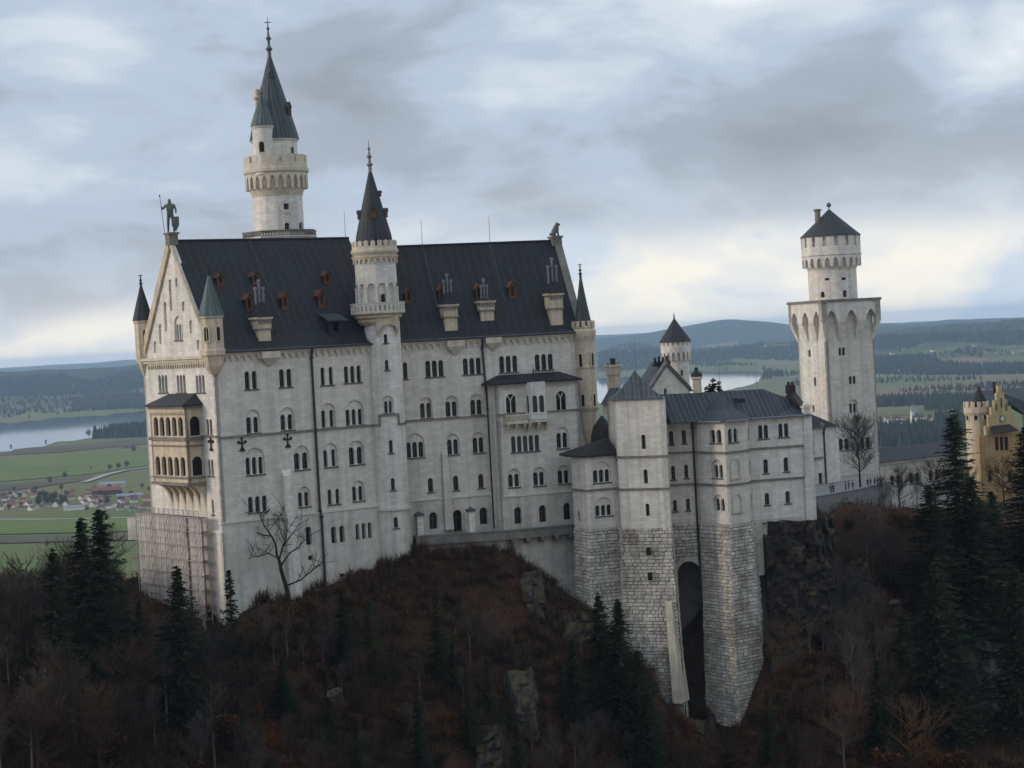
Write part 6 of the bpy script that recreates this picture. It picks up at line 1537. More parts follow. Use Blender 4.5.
def meadow_cells(m):
    t = m.node_tree; bs = t.nodes['Principled BSDF']; old = bs.inputs['Base Color'].links[0].from_socket
    tc_ = t.nodes.new('ShaderNodeTexCoord'); mp = t.nodes.new('ShaderNodeMapping'); t.links.new(tc_.outputs['Object'], mp.inputs[0]); mp.inputs[3].default_value = (.0028, .0011, 0); mp.inputs[2].default_value = (0, 0, .3)
    vo = t.nodes.new('ShaderNodeTexVoronoi'); t.links.new(mp.outputs[0], vo.inputs['Vector']); vo.inputs['Scale'].default_value = 1; vo.inputs['Randomness'].default_value = .9
    sp = t.nodes.new('ShaderNodeSeparateColor'); t.links.new(vo.outputs['Color'], sp.inputs[0])
    r = t.nodes.new('ShaderNodeValToRGB'); e = r.color_ramp.elements
    while len(e) < 4: e.new(.5)
    for i, (p, c) in enumerate(((0, (.080, .108, .026)), (.45, (.104, .122, .032)), (.72, (.125, .122, .042)), (1, (.15, .115, .05)))): e[i].position = p; e[i].color = c + (1,)
    t.links.new(sp.outputs[0], r.inputs[0]); mx = t.nodes.new('ShaderNodeMix'); mx.data_type = 'RGBA'; mx.inputs[0].default_value = .6; t.links.new(old, mx.inputs[6]); t.links.new(r.outputs[0], mx.inputs[7]); # the higher ground is mostly wooded
    g = t.nodes.new('ShaderNodeNewGeometry'); s3 = t.nodes.new('ShaderNodeSeparateXYZ'); t.links.new(g.outputs['Position'], s3.inputs[0])
    nz = t.nodes.new('ShaderNodeTexNoise'); t.links.new(tc_.outputs['Object'], nz.inputs['Vector']); nz.inputs['Scale'].default_value = .0016; nz.inputs['Detail'].default_value = 6
    ma = t.nodes.new('ShaderNodeMath'); ma.operation = 'MULTIPLY_ADD'; t.links.new(nz.outputs[0], ma.inputs[0]); ma.inputs[1].default_value = 150; t.links.new(s3.outputs[2], ma.inputs[2])
    mr = t.nodes.new('ShaderNodeMapRange'); t.links.new(ma.outputs[0], mr.inputs[0]); mr.inputs[1].default_value = -105; mr.inputs[2].default_value = -60
    m3 = t.nodes.new('ShaderNodeMix'); m3.data_type = 'RGBA'; t.links.new(mr.outputs[0], m3.inputs[0]); t.links.new(mx.outputs[2], m3.inputs[6]); m3.inputs[7].default_value = (.026, .038, .022, 1); t.links.new(m3.outputs[2], bs.inputs['Base Color'])
meadow_cells(M['plain'])
grid_obj('plain', Xf, Yf, Zf, M['plain'])
mb = MB(); la = np.linspace(-.36, .128, 60)
vs = []
for a in la:
    for r_ in (float(np.interp(a, LA, LN_)) - 250, float(np.interp(a, LA, LFr)) + 350): y = r_ / math.sqrt(1 + a * a); vs.append((a * y, y, -200.9))
mb.add(vs, [(2 * i, 2 * i + 2, 2 * i + 3, 2 * i + 1) for i in range(59)])
def water_mat():
    m = mat('lake_water', (0.03, 0.045, 0.055), rough=0.04, var=0.1, scale=0.001, spec=1.0)
    return m
M['water'] = water_mat()
tag(mb.build('lake', 'water', base=(0, 0, 0)), kind='structure')
def gpix(px, py):                                          # where a picture ray meets the plain
    r = ray(px, py); ys = np.geomspace(800, 30000, 900); zz_ = r.z / r.y * ys; hh = hfar(r.x / r.y * ys, ys); k = np.nonzero(zz_ < hh)[0]
    if len(k) == 0: return None
    y = ys[k[0]]; return Vector((r.x / r.y * y, y, float(hh[k[0]])))
def field(pxs, m, name='field', dz=1.2):
    mb = MB(); vs = [gpix(*p) for p in pxs]
    if any(v is None for v in vs): return
    c = sum(vs, Vector()) / len(vs)
    fine = []
    for i in range(len(vs)):
        a, b = vs[i], vs[(i + 1) % len(vs)]
        for k in range(12): q = a.lerp(b, k / 12); fine.append(q)
    rings = []
    for s in (1, .75, .5, .25):
        for q in fine:
            p = c + (q - c) * s; rings.append((p.x, p.y, float(hfar(p.x, p.y)) + dz))
    n = len(fine); fs = [(j * n + i, j * n + (i + 1) % n, (j + 1) * n + (i + 1) % n, (j + 1) * n + i) for j in range(3) for i in range(n)] + [tuple(range(3 * n, 4 * n))]
    mb.add(rings, fs); tag(mb.build(name, m), kind='structure')
M['f_tan'] = mat('stubble_field', (0.17, 0.115, 0.06), var=0.2, scale=0.004, spec=0.05)
M['f_olive'] = mat('olive_meadow', (0.125, 0.125, 0.05), var=0.2, scale=0.004, spec=0.05)
M['f_pale'] = mat('pale_meadow', (0.15, 0.155, 0.075), var=0.2, scale=0.004, spec=0.05)
M['f_brown'] = mat('reed_margin', (0.095, 0.08, 0.042), var=0.25, scale=0.004, spec=0.05)
M['f_green'] = mat('bright_meadow', (0.110, 0.140, 0.030), var=0.18, scale=0.003, spec=0.05)
M['road'] = mat('pale_road', (0.30, 0.29, 0.27), var=0.1, scale=0.01, spec=0.1)
for pxs, m in [
    ([(874, 389), (940, 386), (1030, 383), (1030, 392.5), (940, 395), (874, 397)], 'f_tan'),
    ([(876, 407), (932, 404), (934, 412), (900, 416), (876, 417)], 'f_olive'),
    ([(872, 368), (890, 366.5), (908, 371), (912, 376), (872, 378)], 'f_pale'),
    ([(936, 360.5), (988, 358), (988, 363), (940, 364)], 'f_tan'), ([(980, 351), (1030, 349), (1030, 353), (985, 354.5)], 'f_pale'),
    ([(730, 390), (760, 381.5), (803, 375), (830, 375), (830, 396), (730, 397)], 'f_olive'), ([(700, 346.5), (738, 342), (738, 345), (702, 349)], 'f_tan'),
    ([(650, 350), (672, 346), (674, 349), (655, 352)], 'f_tan'), ([(745, 346), (790, 341), (790, 346), (750, 349)], 'f_olive'),
    ([(-20, 452), (60, 446.5), (130, 440.5), (150, 439), (150, 444), (60, 453), (-20, 457)], 'f_brown'),
    ([(-20, 493), (40, 488), (92, 480), (92, 476), (40, 482), (-20, 486)], 'f_brown'),
    ([(-20, 463), (150, 449), (150, 466), (88, 475), (-20, 484)], 'f_green'), ([(-20, 522), (150, 519), (150, 532), (-20, 536)], 'f_green'), ([(-20, 538), (150, 535), (150, 541), (-20, 545)], 'f_brown')]:
    field(pxs, m)
def road(pxs, wd):
    mb = MB(); ps = [gpix(*p) for p in pxs]; L_ = []
    for i, p in enumerate(ps):
        d = (ps[min(i + 1, len(ps) - 1)] - ps[max(i - 1, 0)]); n = Vector((-d.y, d.x, 0)).normalized() * wd / 2
        L_ += [p + n + Vector((0, 0, 2)), p - n + Vector((0, 0, 2))]
    mb.add(L_, [(2 * i, 2 * i + 1, 2 * i + 3, 2 * i + 2) for i in range(len(ps) - 1)]); tag(mb.build('road', 'road'), kind='structure')
road([(84, 483.5), (95, 480), (108, 475.5), (126, 471), (150, 468)], 14); road([(-10, 521), (60, 520.7), (128, 519), (150, 518)], 9)

# far woods: each wood one mass of hundreds of small conifers and bare crowns
M['farconifer'] = mat('far_conifer_needles', (0.020, 0.032, 0.018), var=0.3, scale=0.002, island=0.45, spec=0.1)
M['farbare'] = mat('far_bare_crowns', (0.050, 0.042, 0.032), var=0.3, scale=0.002, island=0.45, spec=0.1)
def wood(regs, name, m='farconifer', hr=(17, 28), con=True):
    vs = []; fs = []
    for (x0, x1, ya0, yb0, ya1, yb1, n, thr, ns) in regs:       # band from x0 to x1; y range at each end; count; noise threshold and scale
        for _ in range(n):
            t = rnd.random(); px = x0 + (x1 - x0) * t; py = (ya0 + (ya1 - ya0) * t) + ((yb0 + (yb1 - yb0) * t) - (ya0 + (ya1 - ya0) * t)) * rnd.random()
            g = gpix_f(px, py)
            if g is None: continue
            if noise.noise(Vector((g.x / ns, g.y / ns / 2.2, 3.3))) < thr: continue
            h = rnd.uniform(*hr); r = h * (rnd.uniform(.18, .26) if con else rnd.uniform(.32, .45)); b = len(vs); k = 5; ph = rnd.random() * 6
            lv = ((0.02, 1.0), (.45, .62), (1.0, 0.0)) if con else ((.0, .45), (.35, 1.0), (.75, .8), (1.0, .25))
            for zf, rf in lv:
                for i in range(k):
                    a = ph + 2 * PI * i / k; q = r * rf * rnd.uniform(.75, 1.2); vs.append((g.x + q * math.cos(a), g.y + q * math.sin(a), g.z + h * zf * (1 if zf in (0.02, 1.0) else rnd.uniform(.9, 1.1))))
            for l in range(len(lv) - 1):
                for i in range(k): fs.append((b + l * k + i, b + l * k + (i + 1) % k, b + (l + 1) * k + (i + 1) % k, b + (l + 1) * k + i))
            fs.append(tuple(b + (len(lv) - 1) * k + i for i in range(k)))
    me = bpy.data.meshes.new(name); me.from_pydata(vs, [], fs); me.materials.append(M[m]); o = bpy.data.objects.new(name, me); COL.objects.link(o); o['kind'] = 'stuff'; return o
_ys = np.geomspace(900, 24000, 420)
def gpix_f(px, py):
    r = ray(px, py); k = r.x / r.y; hh = hfar(k * _ys, _ys); d = r.z / r.y * _ys - hh; i = np.nonzero(d < 0)[0]
    if len(i) == 0 or i[0] == 0: return None
    i = i[0]; t = d[i - 1] / (d[i - 1] - d[i]); y = _ys[i - 1] + (_ys[i] - _ys[i - 1]) * t; x = k * y
    z_ = float(hfar(x, y))
    if z_ < -202: return None
    return Vector((x, y, z_))
tag(wood([(-10, 150, 378, 397, 371, 394, 3000, .06, 500), (-10, 150, 374, 382, 371, 380, 1200, -.15, 1200), (72, 150, 399, 415, 393, 409, 1500, -.25, 800), (-10, 72, 396, 419, 394, 414, 260, .12, 500)], 'far_woods', hr=(11, 19)), 'dark blue-green woods on the low hills across the lake at left', 'woods')
tag(wood([(-10, 150, 388, 417, 384, 408, 380, .0, 600)], 'far_bare_woods', 'farbare', (12, 20), False), 'grey-brown bare copses among meadows across the lake at left', 'woods')
tag(wood([(94, 150, 436, 439, 431, 437, 420, -9, 900)], 'spit_wood', hr=(24, 36)), 'dark conifer wood on the near shore of the lake at left', 'woods')
tag(wood([(598, 680, 352, 372, 348, 368, 1900, -.08, 600), (680, 800, 352, 368, 346, 364, 2200, -.02, 450), (690, 800, 349, 356, 342, 350, 900, .0, 600)], 'lake_woods', hr=(11, 20)), 'hazy dark woods along the far side of the right lake', 'woods')
tag(wood([(750, 772, 372, 380, 370, 379, 90, -9, 500), (770, 805, 372, 378, 368, 388, 120, .05, 400)], 'shore_wood', hr=(14, 24)), 'small clump of dark trees on the lake shore left of the square tower', 'woods')
tag(wood([(872, 1030, 357, 385, 352, 381, 4200, .0, 700), (872, 1030, 336, 350, 331, 345, 2200, .08, 700), (872, 1030, 328, 335, 322, 331, 2000, -.1, 1200)], 'ridge_woods', hr=(11, 19)), 'broad dark woods covering the hills between square tower and gatehouse', 'woods')
tag(wood([(872, 1000, 401, 408, 398, 404, 700, -9, 900), (925, 1000, 404, 412, 400, 409, 260, -.05, 300)], 'hedge_wood', hr=(16, 24)), 'dark straight row of trees below the tan stubble field', 'woods')
tag(wood([(876, 960, 432, 448, 428, 444, 420, -9, 300), (935, 1000, 420, 432, 418, 430, 200, -.1, 300)], 'valley_wood', hr=(18, 27)), 'dark conifer wood in the valley right behind the gallery wing', 'woods')

tag(wood([(872, 1030, 326, 400, 321, 396, 2600, .16, 260), (600, 805, 342, 366, 338, 362, 900, .16, 260)], 'hedges', hr=(9, 18)), 'scattered copses and hedges over the far meadows right of the palace', 'woods')
tag(wood([(-10, 150, 377, 420, 371, 412, 1500, .17, 220)], 'hedges', hr=(9, 17)), 'scattered copses and hedges over the far meadows left of the palace', 'woods')
# ------------------------------------------------------------------ villages
M['housewall'] = mat('white_house_wall', (0.68, 0.66, 0.61), var=0.15, scale=0.3, objrand=(0.55, (0.42, 0.36, 0.28)))
M['redroof'] = mat('red_tile_roof', (0.21, 0.078, 0.048), var=0.3, scale=0.2, objrand=(0.62, (0.085, 0.07, 0.065)))
M['greyroof'] = mat('grey_hall_roof', (0.22, 0.24, 0.27), var=0.2, scale=0.1)
M['brownhall'] = mat('brown_timber_hall', (0.12, 0.06, 0.04), var=0.25, scale=0.2)
def house_mesh(L_, Wd, he, hr, wm, rm):
    r = bpy.data.objects.new('house', None); COL.objects.link(r); WORLD[r] = Vector((0, 0, 0)); r['category'] = 'house'
    mb = MB(); x, y = L_ / 2, Wd / 2
    mb.add([(-x, -y, -3), (x, -y, -3), (x, y, -3), (-x, y, -3), (-x, -y, he), (x, -y, he), (x, y, he), (-x, y, he), (-x, 0, he + hr), (x, 0, he + hr)], [(0, 1, 5, 4), (2, 3, 7, 6), (1, 2, 6, 9, 5), (3, 0, 4, 8, 7)])
    mb.build('wall', wm, r)
    mb = MB(); e = .7; zz_ = he - e * hr / y
    mb.add([(-x - e, -y - e, zz_), (x + e, -y - e, zz_), (x + e, 0, he + hr + .15), (-x - e, 0, he + hr + .15), (x + e, y + e, zz_), (-x - e, y + e, zz_)], [(0, 1, 2, 3), (3, 2, 4, 5)]); mb.build('roof', rm, r)
    return r
protoA = house_mesh(13, 10, 5.5, 4.2, 'housewall', 'redroof'); protoB = house_mesh(17, 11, 5.0, 4.5, 'housewall', 'redroof'); protoC = house_mesh(38, 17, 6.0, 3.0, 'housewall', 'greyroof'); protoD = house_mesh(46, 22, 7.5, 5.0, 'brownhall', 'redroof')
used = set()
def put_house(pr, px, py, rz, label, group, s=1.0):
    g = gpix(px, py)
    if pr not in used: used.add(pr); o = pr; o.location = g; o.rotation_euler = (0, 0, rz); o.scale = (s,) * 3; o['label'] = label
    else: o = copy_tree(pr, None, g, rz, (s,) * 3, label)
    if group: o['group'] = group
    return o
GV = 'houses of the village by the lake meadows'
hs_ = []
tries = 0
while len(hs_) < 52 and tries < 3000:
    tries += 1
    px, py = rnd.uniform(-4, 150), rnd.uniform(491, 511)
    if py < 496 - px * .06 and px > 0 and not (py > 494 - px * .09): continue
    if 36 < px < 66 and 492 < py < 507: continue
    if px > 92 and py < 499: continue
    if any(abs(px - a) < 7.0 and abs(py - b) < 2.6 for a, b in hs_): continue
    hs_.append((px, py)); big_ = rnd.random() < .3
    put_house(protoB if big_ else protoA, px, py, rnd.choice((0, .3, -.3, 1.5, 1.2)), 'long red-roofed farmhouse in the village on the plain at left' if big_ else 'small white red-roofed house in the village on the plain at left', GV + (', long' if big_ else ', small'), rnd.uniform(.6, .85))
put_house(protoC, 113, 488, .12, 'long hall with blue-grey roof at the top of the left village', None, 1.05); put_house(protoC, 130, 499.5, .2, 'wide pale-grey-roofed hall nearest the loggia in the left village', None, .95); put_house(protoC, 74, 510, .1, 'low pale hall at the bottom edge of the left village', None, .7)
put_house(protoD, 106, 494.5, .1, 'big brown barn between the two halls in the left village', None, .9)
for px, py, lb in ((127, 451.5, 'lone white farmhouse in the meadow beside the tan loggia'), (70, 404, 'tiny white farm across the lake, right one of two'), (46, 403, 'tiny white farm across the lake, left one of two')): put_house(protoA, px, py, .2, lb, None, 1.3)
hs2 = []
for i in range(200):
    px, py = rnd.uniform(876, 956), rnd.uniform(418, 428)
    if any(abs(px - a) < 5 and abs(py - b) < 2 for a, b in hs2) or 908 < px < 917: continue
    hs2.append((px, py)); put_house(protoA, px, py, rnd.choice((0, .3, 1.4)), 'small red-roofed house in the village behind the gallery wing', 'houses of the village behind the gallery wing', rnd.uniform(.7, 1.0))
    if len(hs2) >= 15: break
for px, py, lb in ((892, 355, 'small white farm on the wooded hill just right of the square tower'), (1015, 354, 'small white farm on the far meadow at the right edge'), (933, 352, 'small pale farm in the far fields between tower and gatehouse'), (975, 347, 'long white farm on the far green slope above the gatehouse'), (630, 352, 'tiny farm by the far wood left of the round stair tower')): put_house(protoA, px, py, .2, lb, None, 1.3)
g = gpix(913, 424); ch_ = thing('church', g, 'white church with slim pale steeple in the valley village', 'church')
mb = MB(); mb.box((g.x + 11, g.y, g.z + 5), 20, 11, 12, .3); mb.build('nave', 'housewall', ch_); mb = MB(); mb.prism([(g.x + 1, g.y - 6.5), (g.x + 22, g.y - .2), (g.x + 20, g.y + 7), (g.x - 1, g.y + 1)], g.z + 11, g.z + 11.2); mb.add([(g.x - 1, g.y - 6.5, g.z + 11), (g.x + 22, g.y - 1, g.z + 11), (g.x + 21, g.y + 3, g.z + 17), (g.x, g.y - 2, g.z + 17)], [(0, 1, 2, 3)]); mb.build('roof', 'redroof', ch_)
mb = MB(); mb.box((g.x, g.y, g.z + 11), 6, 6, 24, .3); mb.build('steeple', 'column', ch_); mb = MB(); mb.lathe((g.x, g.y), [(4.2, g.z + 23), (1.6, g.z + 30), (.1, g.z + 40)], 6); mb.build('spire', 'greyroof', ch_)

# ------------------------------------------------------------------ the air
hz = MB(); hz.obox((0, 16000, -70), (16500, 0, 0), (0, 17500, 0), (0, 0, 136)); hzo = hz.build('haze', 'white', base=(0, 0, 0)); hzo['kind'] = 'stuff'
hm = bpy.data.materials.new('valley_haze'); hm.use_nodes = True; t = hm.node_tree; t.nodes.remove(t.nodes['Principled BSDF'])
pv = t.nodes.new('ShaderNodeVolumePrincipled'); pv.inputs['Color'].default_value = (.56, .75, 1.0, 1); pv.inputs['Density'].default_value = HAZE = 3.5e-5; pv.inputs['Anisotropy'].default_value = .2
t.links.new(pv.outputs[0], t.nodes['Material Output'].inputs['Volume']); hzo.data.materials.clear(); hzo.data.materials.append(hm)
# ------------------------------------------------------------------ trees
M['needle'] = mat('spruce_needles', (0.016, 0.023, 0.010), var=0.4, scale=0.5, island=0.5, spec=0.1, rough=0.9)
M['needle_moss'] = mat('moss_green_needles', (0.029, 0.034, 0.012), var=0.35, scale=0.5, island=0.5, spec=0.1, rough=0.9)  # a lighter green spruce variety
M['bark'] = mat('dark_bark', (0.035, 0.027, 0.021), var=0.35, scale=1.5, spec=0.1)
M['palebark'] = mat('pale_stem_bark', (0.13, 0.113, 0.096), var=0.35, scale=1.0, spec=0.1)
M['twig'] = mat('brown_twigs', (0.050, 0.035, 0.026), var=0.35, scale=0.3, spec=0.05, objrand=(0.5, (0.066, 0.039, 0.023)))
M['twig_grey'] = mat('grey_brown_twigs', (0.075, 0.063, 0.053), var=0.3, scale=0.3, spec=0.05)
M['rust'] = mat('rust_brown_leaves', (0.070, 0.031, 0.012), var=0.4, scale=0.3, spec=0.05, island=0.5)
def raw(name, vs, fs, m, parent):
    me = bpy.data.meshes.new(name); me.from_pydata(vs, [], fs); me.materials.append(M[m]); o = bpy.data.objects.new(name, me); COL.objects.link(o); o.parent = parent; WORLD[o] = Vector((0, 0, 0)); return o
def spruce(H, seed, m='needle', base=.08, wid=.2, sparse=1.0):
    r = random.Random(seed); root = bpy.data.objects.new('spruce_tree', None); COL.objects.link(root); root['category'] = 'tree'; WORLD[root] = Vector((0, 0, 0))
    mb = MB(); mb.tube((0, 0, -1.5), (0, 0, H * .5), H * .016 + .06, H * .009, 7); mb.tube((0, 0, H * .5), (0, 0, H * .985), H * .009, .02, 5); mb.build('trunk', 'bark', root)
    vs = []; fs = []; z = H * base
    while z < H * .99:
        t = (z / H - base) / (1 - base); rad = (1 - t) ** .85 * H * wid * r.uniform(.72, 1.12) + .22; nb = int((5 + 4 * (1 - t)) * sparse) + 2; a0 = r.random() * 6
        for i in range(nb):
            a = a0 + 2 * PI * i / nb + r.uniform(-.35, .35); L_ = rad * r.uniform(.5, 1.15) * (1 + .28 * math.sin(a * 2 + z * .5 + seed) + .22 * math.sin(z * 1.3 + seed * 2)); zj = r.uniform(-.45, .45) * H / 20; n = max(2, int(L_ / .34))
            up = .28 * (t - .35)
            for k in range(n):
                s = (k + .7) / n; q = L_ * s; zz_ = z + zj + q * up - .26 * q * s + r.uniform(-.18, .18) + (.10 * q if s > .8 else 0)
                for rep in range(2):
                    sz = (.24 + .30 * (1 - s)) * r.uniform(.7, 1.3) * (H / 20) ** .25; ang = a + r.uniform(-1.0, 1.0)
                    cx, cy = q * math.cos(a) + r.uniform(-.15, .15), q * math.sin(a) + r.uniform(-.15, .15)
                    dx, dy = math.cos(ang) * sz, math.sin(ang) * sz; b = len(vs); w_ = sz * .45; dr = -r.uniform(.1, .75) * sz
                    vs += [(cx - dx * .5 - dy / sz * w_ * .5, cy - dy * .5 + dx / sz * w_ * .5, zz_ + .06), (cx - dx * .5 + dy / sz * w_ * .5, cy - dy * .5 - dx / sz * w_ * .5, zz_ - .16), (cx + dx, cy + dy, zz_ + dr)]
                    fs.append((b, b + 1, b + 2))
        z += (H / 20) ** .35 * r.uniform(.34, .52) * (1.0 if t < .8 else .7)
    raw('crown', vs, fs, m, root); return root
def branchy(H, seed, spread=.5, m_t='bark', m_c='twig', depth=6, first=.28, thin=1.0, leaves=None):
    r = random.Random(seed); root = bpy.data.objects.new('bare_tree', None); COL.objects.link(root); root['category'] = 'tree'; WORLD[root] = Vector((0, 0, 0))
    tr = MB(); cr = MB(); lf = []
    def grow(p, d, L_, rad, dep):
        seg = 3 if dep > 2 else 2; q = p
        for s in range(seg):
            d = (d + Vector((r.uniform(-1, 1), r.uniform(-1, 1), r.uniform(-.35, .6))) * (.13 if dep > 4 else .22)).normalized()
            e = q + d * L_ / seg; r1 = max(.018, rad * (1 - .25 * (s + 1) / seg)); (tr if dep >= depth - 1 else cr).tube(q, e, max(.02, rad * (1 - .25 * s / seg)), r1, 6 if dep > 4 else (4 if dep > 2 else 3), caps=False)
            q = e
            if dep < depth and dep > 0 and s < seg - 1 and r.random() < .75: split(q, d, L_ * .62, rad * .5, dep - 1)
        if dep > 0:
            for k in range(2 if dep > 1 else 3): split(q, d, L_ * r.uniform(.62, .82), rad * .68, dep - 1)
        else: lf.append(q)
    def split(q, d, L_, rad, dep):
        ax = Vector((r.uniform(-1, 1), r.uniform(-1, 1), r.uniform(-.3, .5))).normalized(); nd = (d + ax * spread * r.uniform(.7, 1.5) + Vector((0, 0, .10))).normalized(); grow(q, nd, L_, rad, dep)
    grow(Vector((0, 0, -1.0)), Vector((0, 0, 1)), H * first + 1.0, H * .017 * thin + .03, depth)
    tr.build('trunk', m_t, root); 
    cr.build('crown', m_c, root)
    if leaves:
        vs = []; fs = []
        for q in lf:
            for _ in range(2):
                b = len(vs); a = r.random() * 6; s = r.uniform(.15, .32); o = Vector((r.uniform(-.4, .4), r.uniform(-.4, .4), r.uniform(-.4, .4)))
                vs += [tuple(q + o + Vector((math.cos(a + k) * s, math.sin(a + k) * s, r.uniform(-s, s)))) for k in (0, 2.1, 4.2)]; fs.append((b, b + 1, b + 2))
        raw('leaf', vs, fs, leaves, root)
    return root
SPR = [spruce(20, 1, wid=.22, sparse=1.3), spruce(20, 2, wid=.2, sparse=1.2), spruce(20, 3, wid=.26, sparse=1.5), spruce(20, 4, m='needle_moss', wid=.22, sparse=1.0), spruce(20, 5, wid=.17, sparse=.75), spruce(42, 6, wid=.17, sparse=1.5, base=.05), spruce(42, 7, m='needle_moss', wid=.15, sparse=1.3, base=.05)]
BARE = []
def leader(H, seed, nb=46, reach=.34, m_t='bark', m_c='twig', first=.22, up=.75, fine=5, round_=True):
    r = random.Random(seed); root = bpy.data.objects.new('bare_tree', None); COL.objects.link(root); root['category'] = 'tree'; WORLD[root] = Vector((0, 0, 0))
    tr = MB(); cr = MB(); n = 9; ax = [Vector((r.uniform(-.02, .02) * H * (i / n), r.uniform(-.02, .02) * H * (i / n), -1 + (H + 1) * i / n)) for i in range(n + 1)]
    for i in range(n): tr.tube(ax[i], ax[i + 1], (H * .014 + .05) * (1 - i / n) + .015, (H * .014 + .05) * (1 - (i + 1) / n) + .015, 6 if i < 5 else 4, caps=False)
    tr.build('trunk', m_t, root)
    def limb(p, d, L_, rad, dep):
        q = p; seg = 4 if dep > 1 else 3
        for s in range(seg):
            d = (d + Vector((r.uniform(-1, 1), r.uniform(-1, 1), r.uniform(-.2, .7))) * .2).normalized(); e_ = q + d * L_ / seg
            cr.tube(q, e_, max(.016, rad * (1 - .7 * s / seg)), max(.014, rad * (1 - .7 * (s + 1) / seg)), 4 if dep > 1 else 3, caps=False)
            q = e_
            if dep > 0:
                for _ in range(2 if dep > 1 else fine - 3):
                    nd = (d + Vector((r.uniform(-1, 1), r.uniform(-1, 1), r.uniform(-.4, .8))) * .75).normalized(); limb(q, nd, L_ * r.uniform(.35, .6), rad * .5, dep - 1)
    for k in range(nb):
        t = first + (1 - first) * (k + r.random()) / nb; z = t * H; i = min(n - 1, int((z + 1) / (H + 1) * n)); f = (z + 1) / (H + 1) * n - i; p = ax[i].lerp(ax[i + 1], f)
        tt = (t - first) / (1 - first); pr = math.sin(PI * min(1, .18 + .82 * tt) ) ** .7 if round_ else (1 - tt * .8)
        a = r.random() * 6.28; L_ = H * reach * max(.18, pr) * r.uniform(.7, 1.1); d = Vector((math.cos(a), math.sin(a), up * r.uniform(.6, 1.4))).normalized()
        limb(p, d, L_, .02 + L_ * .012, 2)
    cr.build('crown', m_c, root); return root
placed = set()
def put_tree(pr, loc, s, label, group=None, sz=None, rz=None):
    rz = rnd.uniform(0, 6.28) if rz is None else rz; sc = (s, s, sz or s)
    if pr not in placed: placed.add(pr); o = pr; o.location = loc; o.rotation_euler = (0, 0, rz); o.scale = sc; o['label'] = label
    else:
        o = copy_tree(pr, None, loc, rz, sc, label)
        if 'group' in o: del o['group']
    if group: o['group'] = group
    return o
BARE += [leader(12, 11, 34, .36), leader(12, 12, 30, .42, up=.55), leader(12, 13, 30, .28, up=1.1, m_c='twig_grey'), leader(12, 14, 22, .22, m_t='palebark', m_c='twig_grey', first=.42, up=.9), branchy(8, 15, .7, first=.16, leaves='rust')]
def spruce_at(px, ytop, D_, k, label, group=None, slim=1.0, base=20.0):
    c = P2(px, ytop + 60, D_); zt_ = axis_z(c, ytop); z0 = ground_z(c.x, c.y); h = max(3, zt_ - z0) / base
    return put_tree(SPR[k], (c.x, c.y, z0), h * slim, label, group, h)
GS = 'dark spruces on the slope below the castle'
spruce_at(102, 509, 284, 0, 'tall dark spruce left of the scaffolding, its top against the green field', slim=1.15)
spruce_at(84, 519, 282, 2, 'broad dark spruce with second highest top left of the scaffolding', slim=1.1)
spruce_at(56, 551, 277, 1, 'pointed dark spruce standing furthest left against the field', slim=1.1)
spruce_at(180, 567, 280, 2, 'dark spruce right in front of the netted scaffolding', slim=1.1)
spruce_at(232, 570, 288, 4, 'thin young spruce in front of the palace corner', slim=1.0)
spruce_at(956, 413, 318, 6, 'huge dark spruce in front of the gallery wing, its top beside the gatehouse tower', slim=1.95, base=42.0)
spruce_at(932, 486, 312, 5, 'dark spruce left of the huge one, its top against the gallery wing wall', slim=1.9, base=42.0)
spruce_at(974, 478, 314, 5, 'dark spruce between the huge one and the gatehouse wall', slim=1.8, base=42.0)
spruce_at(994, 492, 320, 5, 'tall dark spruce in front of the orange gatehouse wall', slim=1.8, base=42.0)
spruce_at(1027, 428, 322, 5, 'tall dark spruce cut by the right edge of the photo', slim=1.8, base=42.0)
spruce_at(601, 594, 299, 1, 'narrow spruce left of two at the foot of the rough stone base', slim=1.2)
spruce_at(620, 600, 297, 2, 'wider spruce right of two at the foot of the rough stone base', slim=1.1)
spruce_at(905, 615, 298, 0, 'dark spruce low on the slope under the bare terrace tree', slim=1.3)
spruce_at(440, 588, 297, 3, 'moss-green spruce on the brown knoll below the walkway', slim=1.0)
spruce_at(345, 590, 296, 0, 'dim dark spruce below the round stair tower, left of the moss-green one', slim=1.1)
spruce_at(372, 600, 294, 3, 'dim green spruce below the round stair tower', slim=1.1)
for px, y, D_, k in ((125, 585, 300, 1), (142, 600, 297, 2), (20, 640, 280, 3), (160, 640, 286, 0), (205, 650, 286, 3), (255, 640, 289, 0), (285, 655, 286, 2), (330, 672, 284, 3), (470, 670, 288, 3), (575, 640, 296, 2), (640, 650, 294, 0), (650, 690, 290, 2), (880, 660, 292, 2), (930, 590, 304, 0), (1018, 570, 296, 2), (940, 560, 300, 2), (770, 690, 298, 3), (240, 700, 278, 2), (120, 680, 278, 1), (60, 690, 276, 3), (300, 630, 297, 3), (395, 640, 295, 3), (455, 640, 296, 1), (490, 655, 292, 3), (420, 700, 284, 1), (360, 715, 280, 3), (565, 665, 296, 3), (520, 725, 282, 1), (820, 680, 298, 1), (850, 640, 306, 3), (895, 700, 292, 1), (800, 720, 293, 3), (938, 560, 296, 0)):
    spruce_at(px, y, D_, k, 'dark spruce crowded among others on the wooded slope below the castle', GS, 1.1)
# spruces behind the bower, on the far slope
for px, y, D_ in ((709, 389, 392), (716, 381.5, 396), (722, 384, 390), (713, 386, 385)): spruce_at(px, y, D_, 1, 'blue-dark conifer behind the bower roof, right of its domed chimney', 'conifers behind the bower roof', .85)
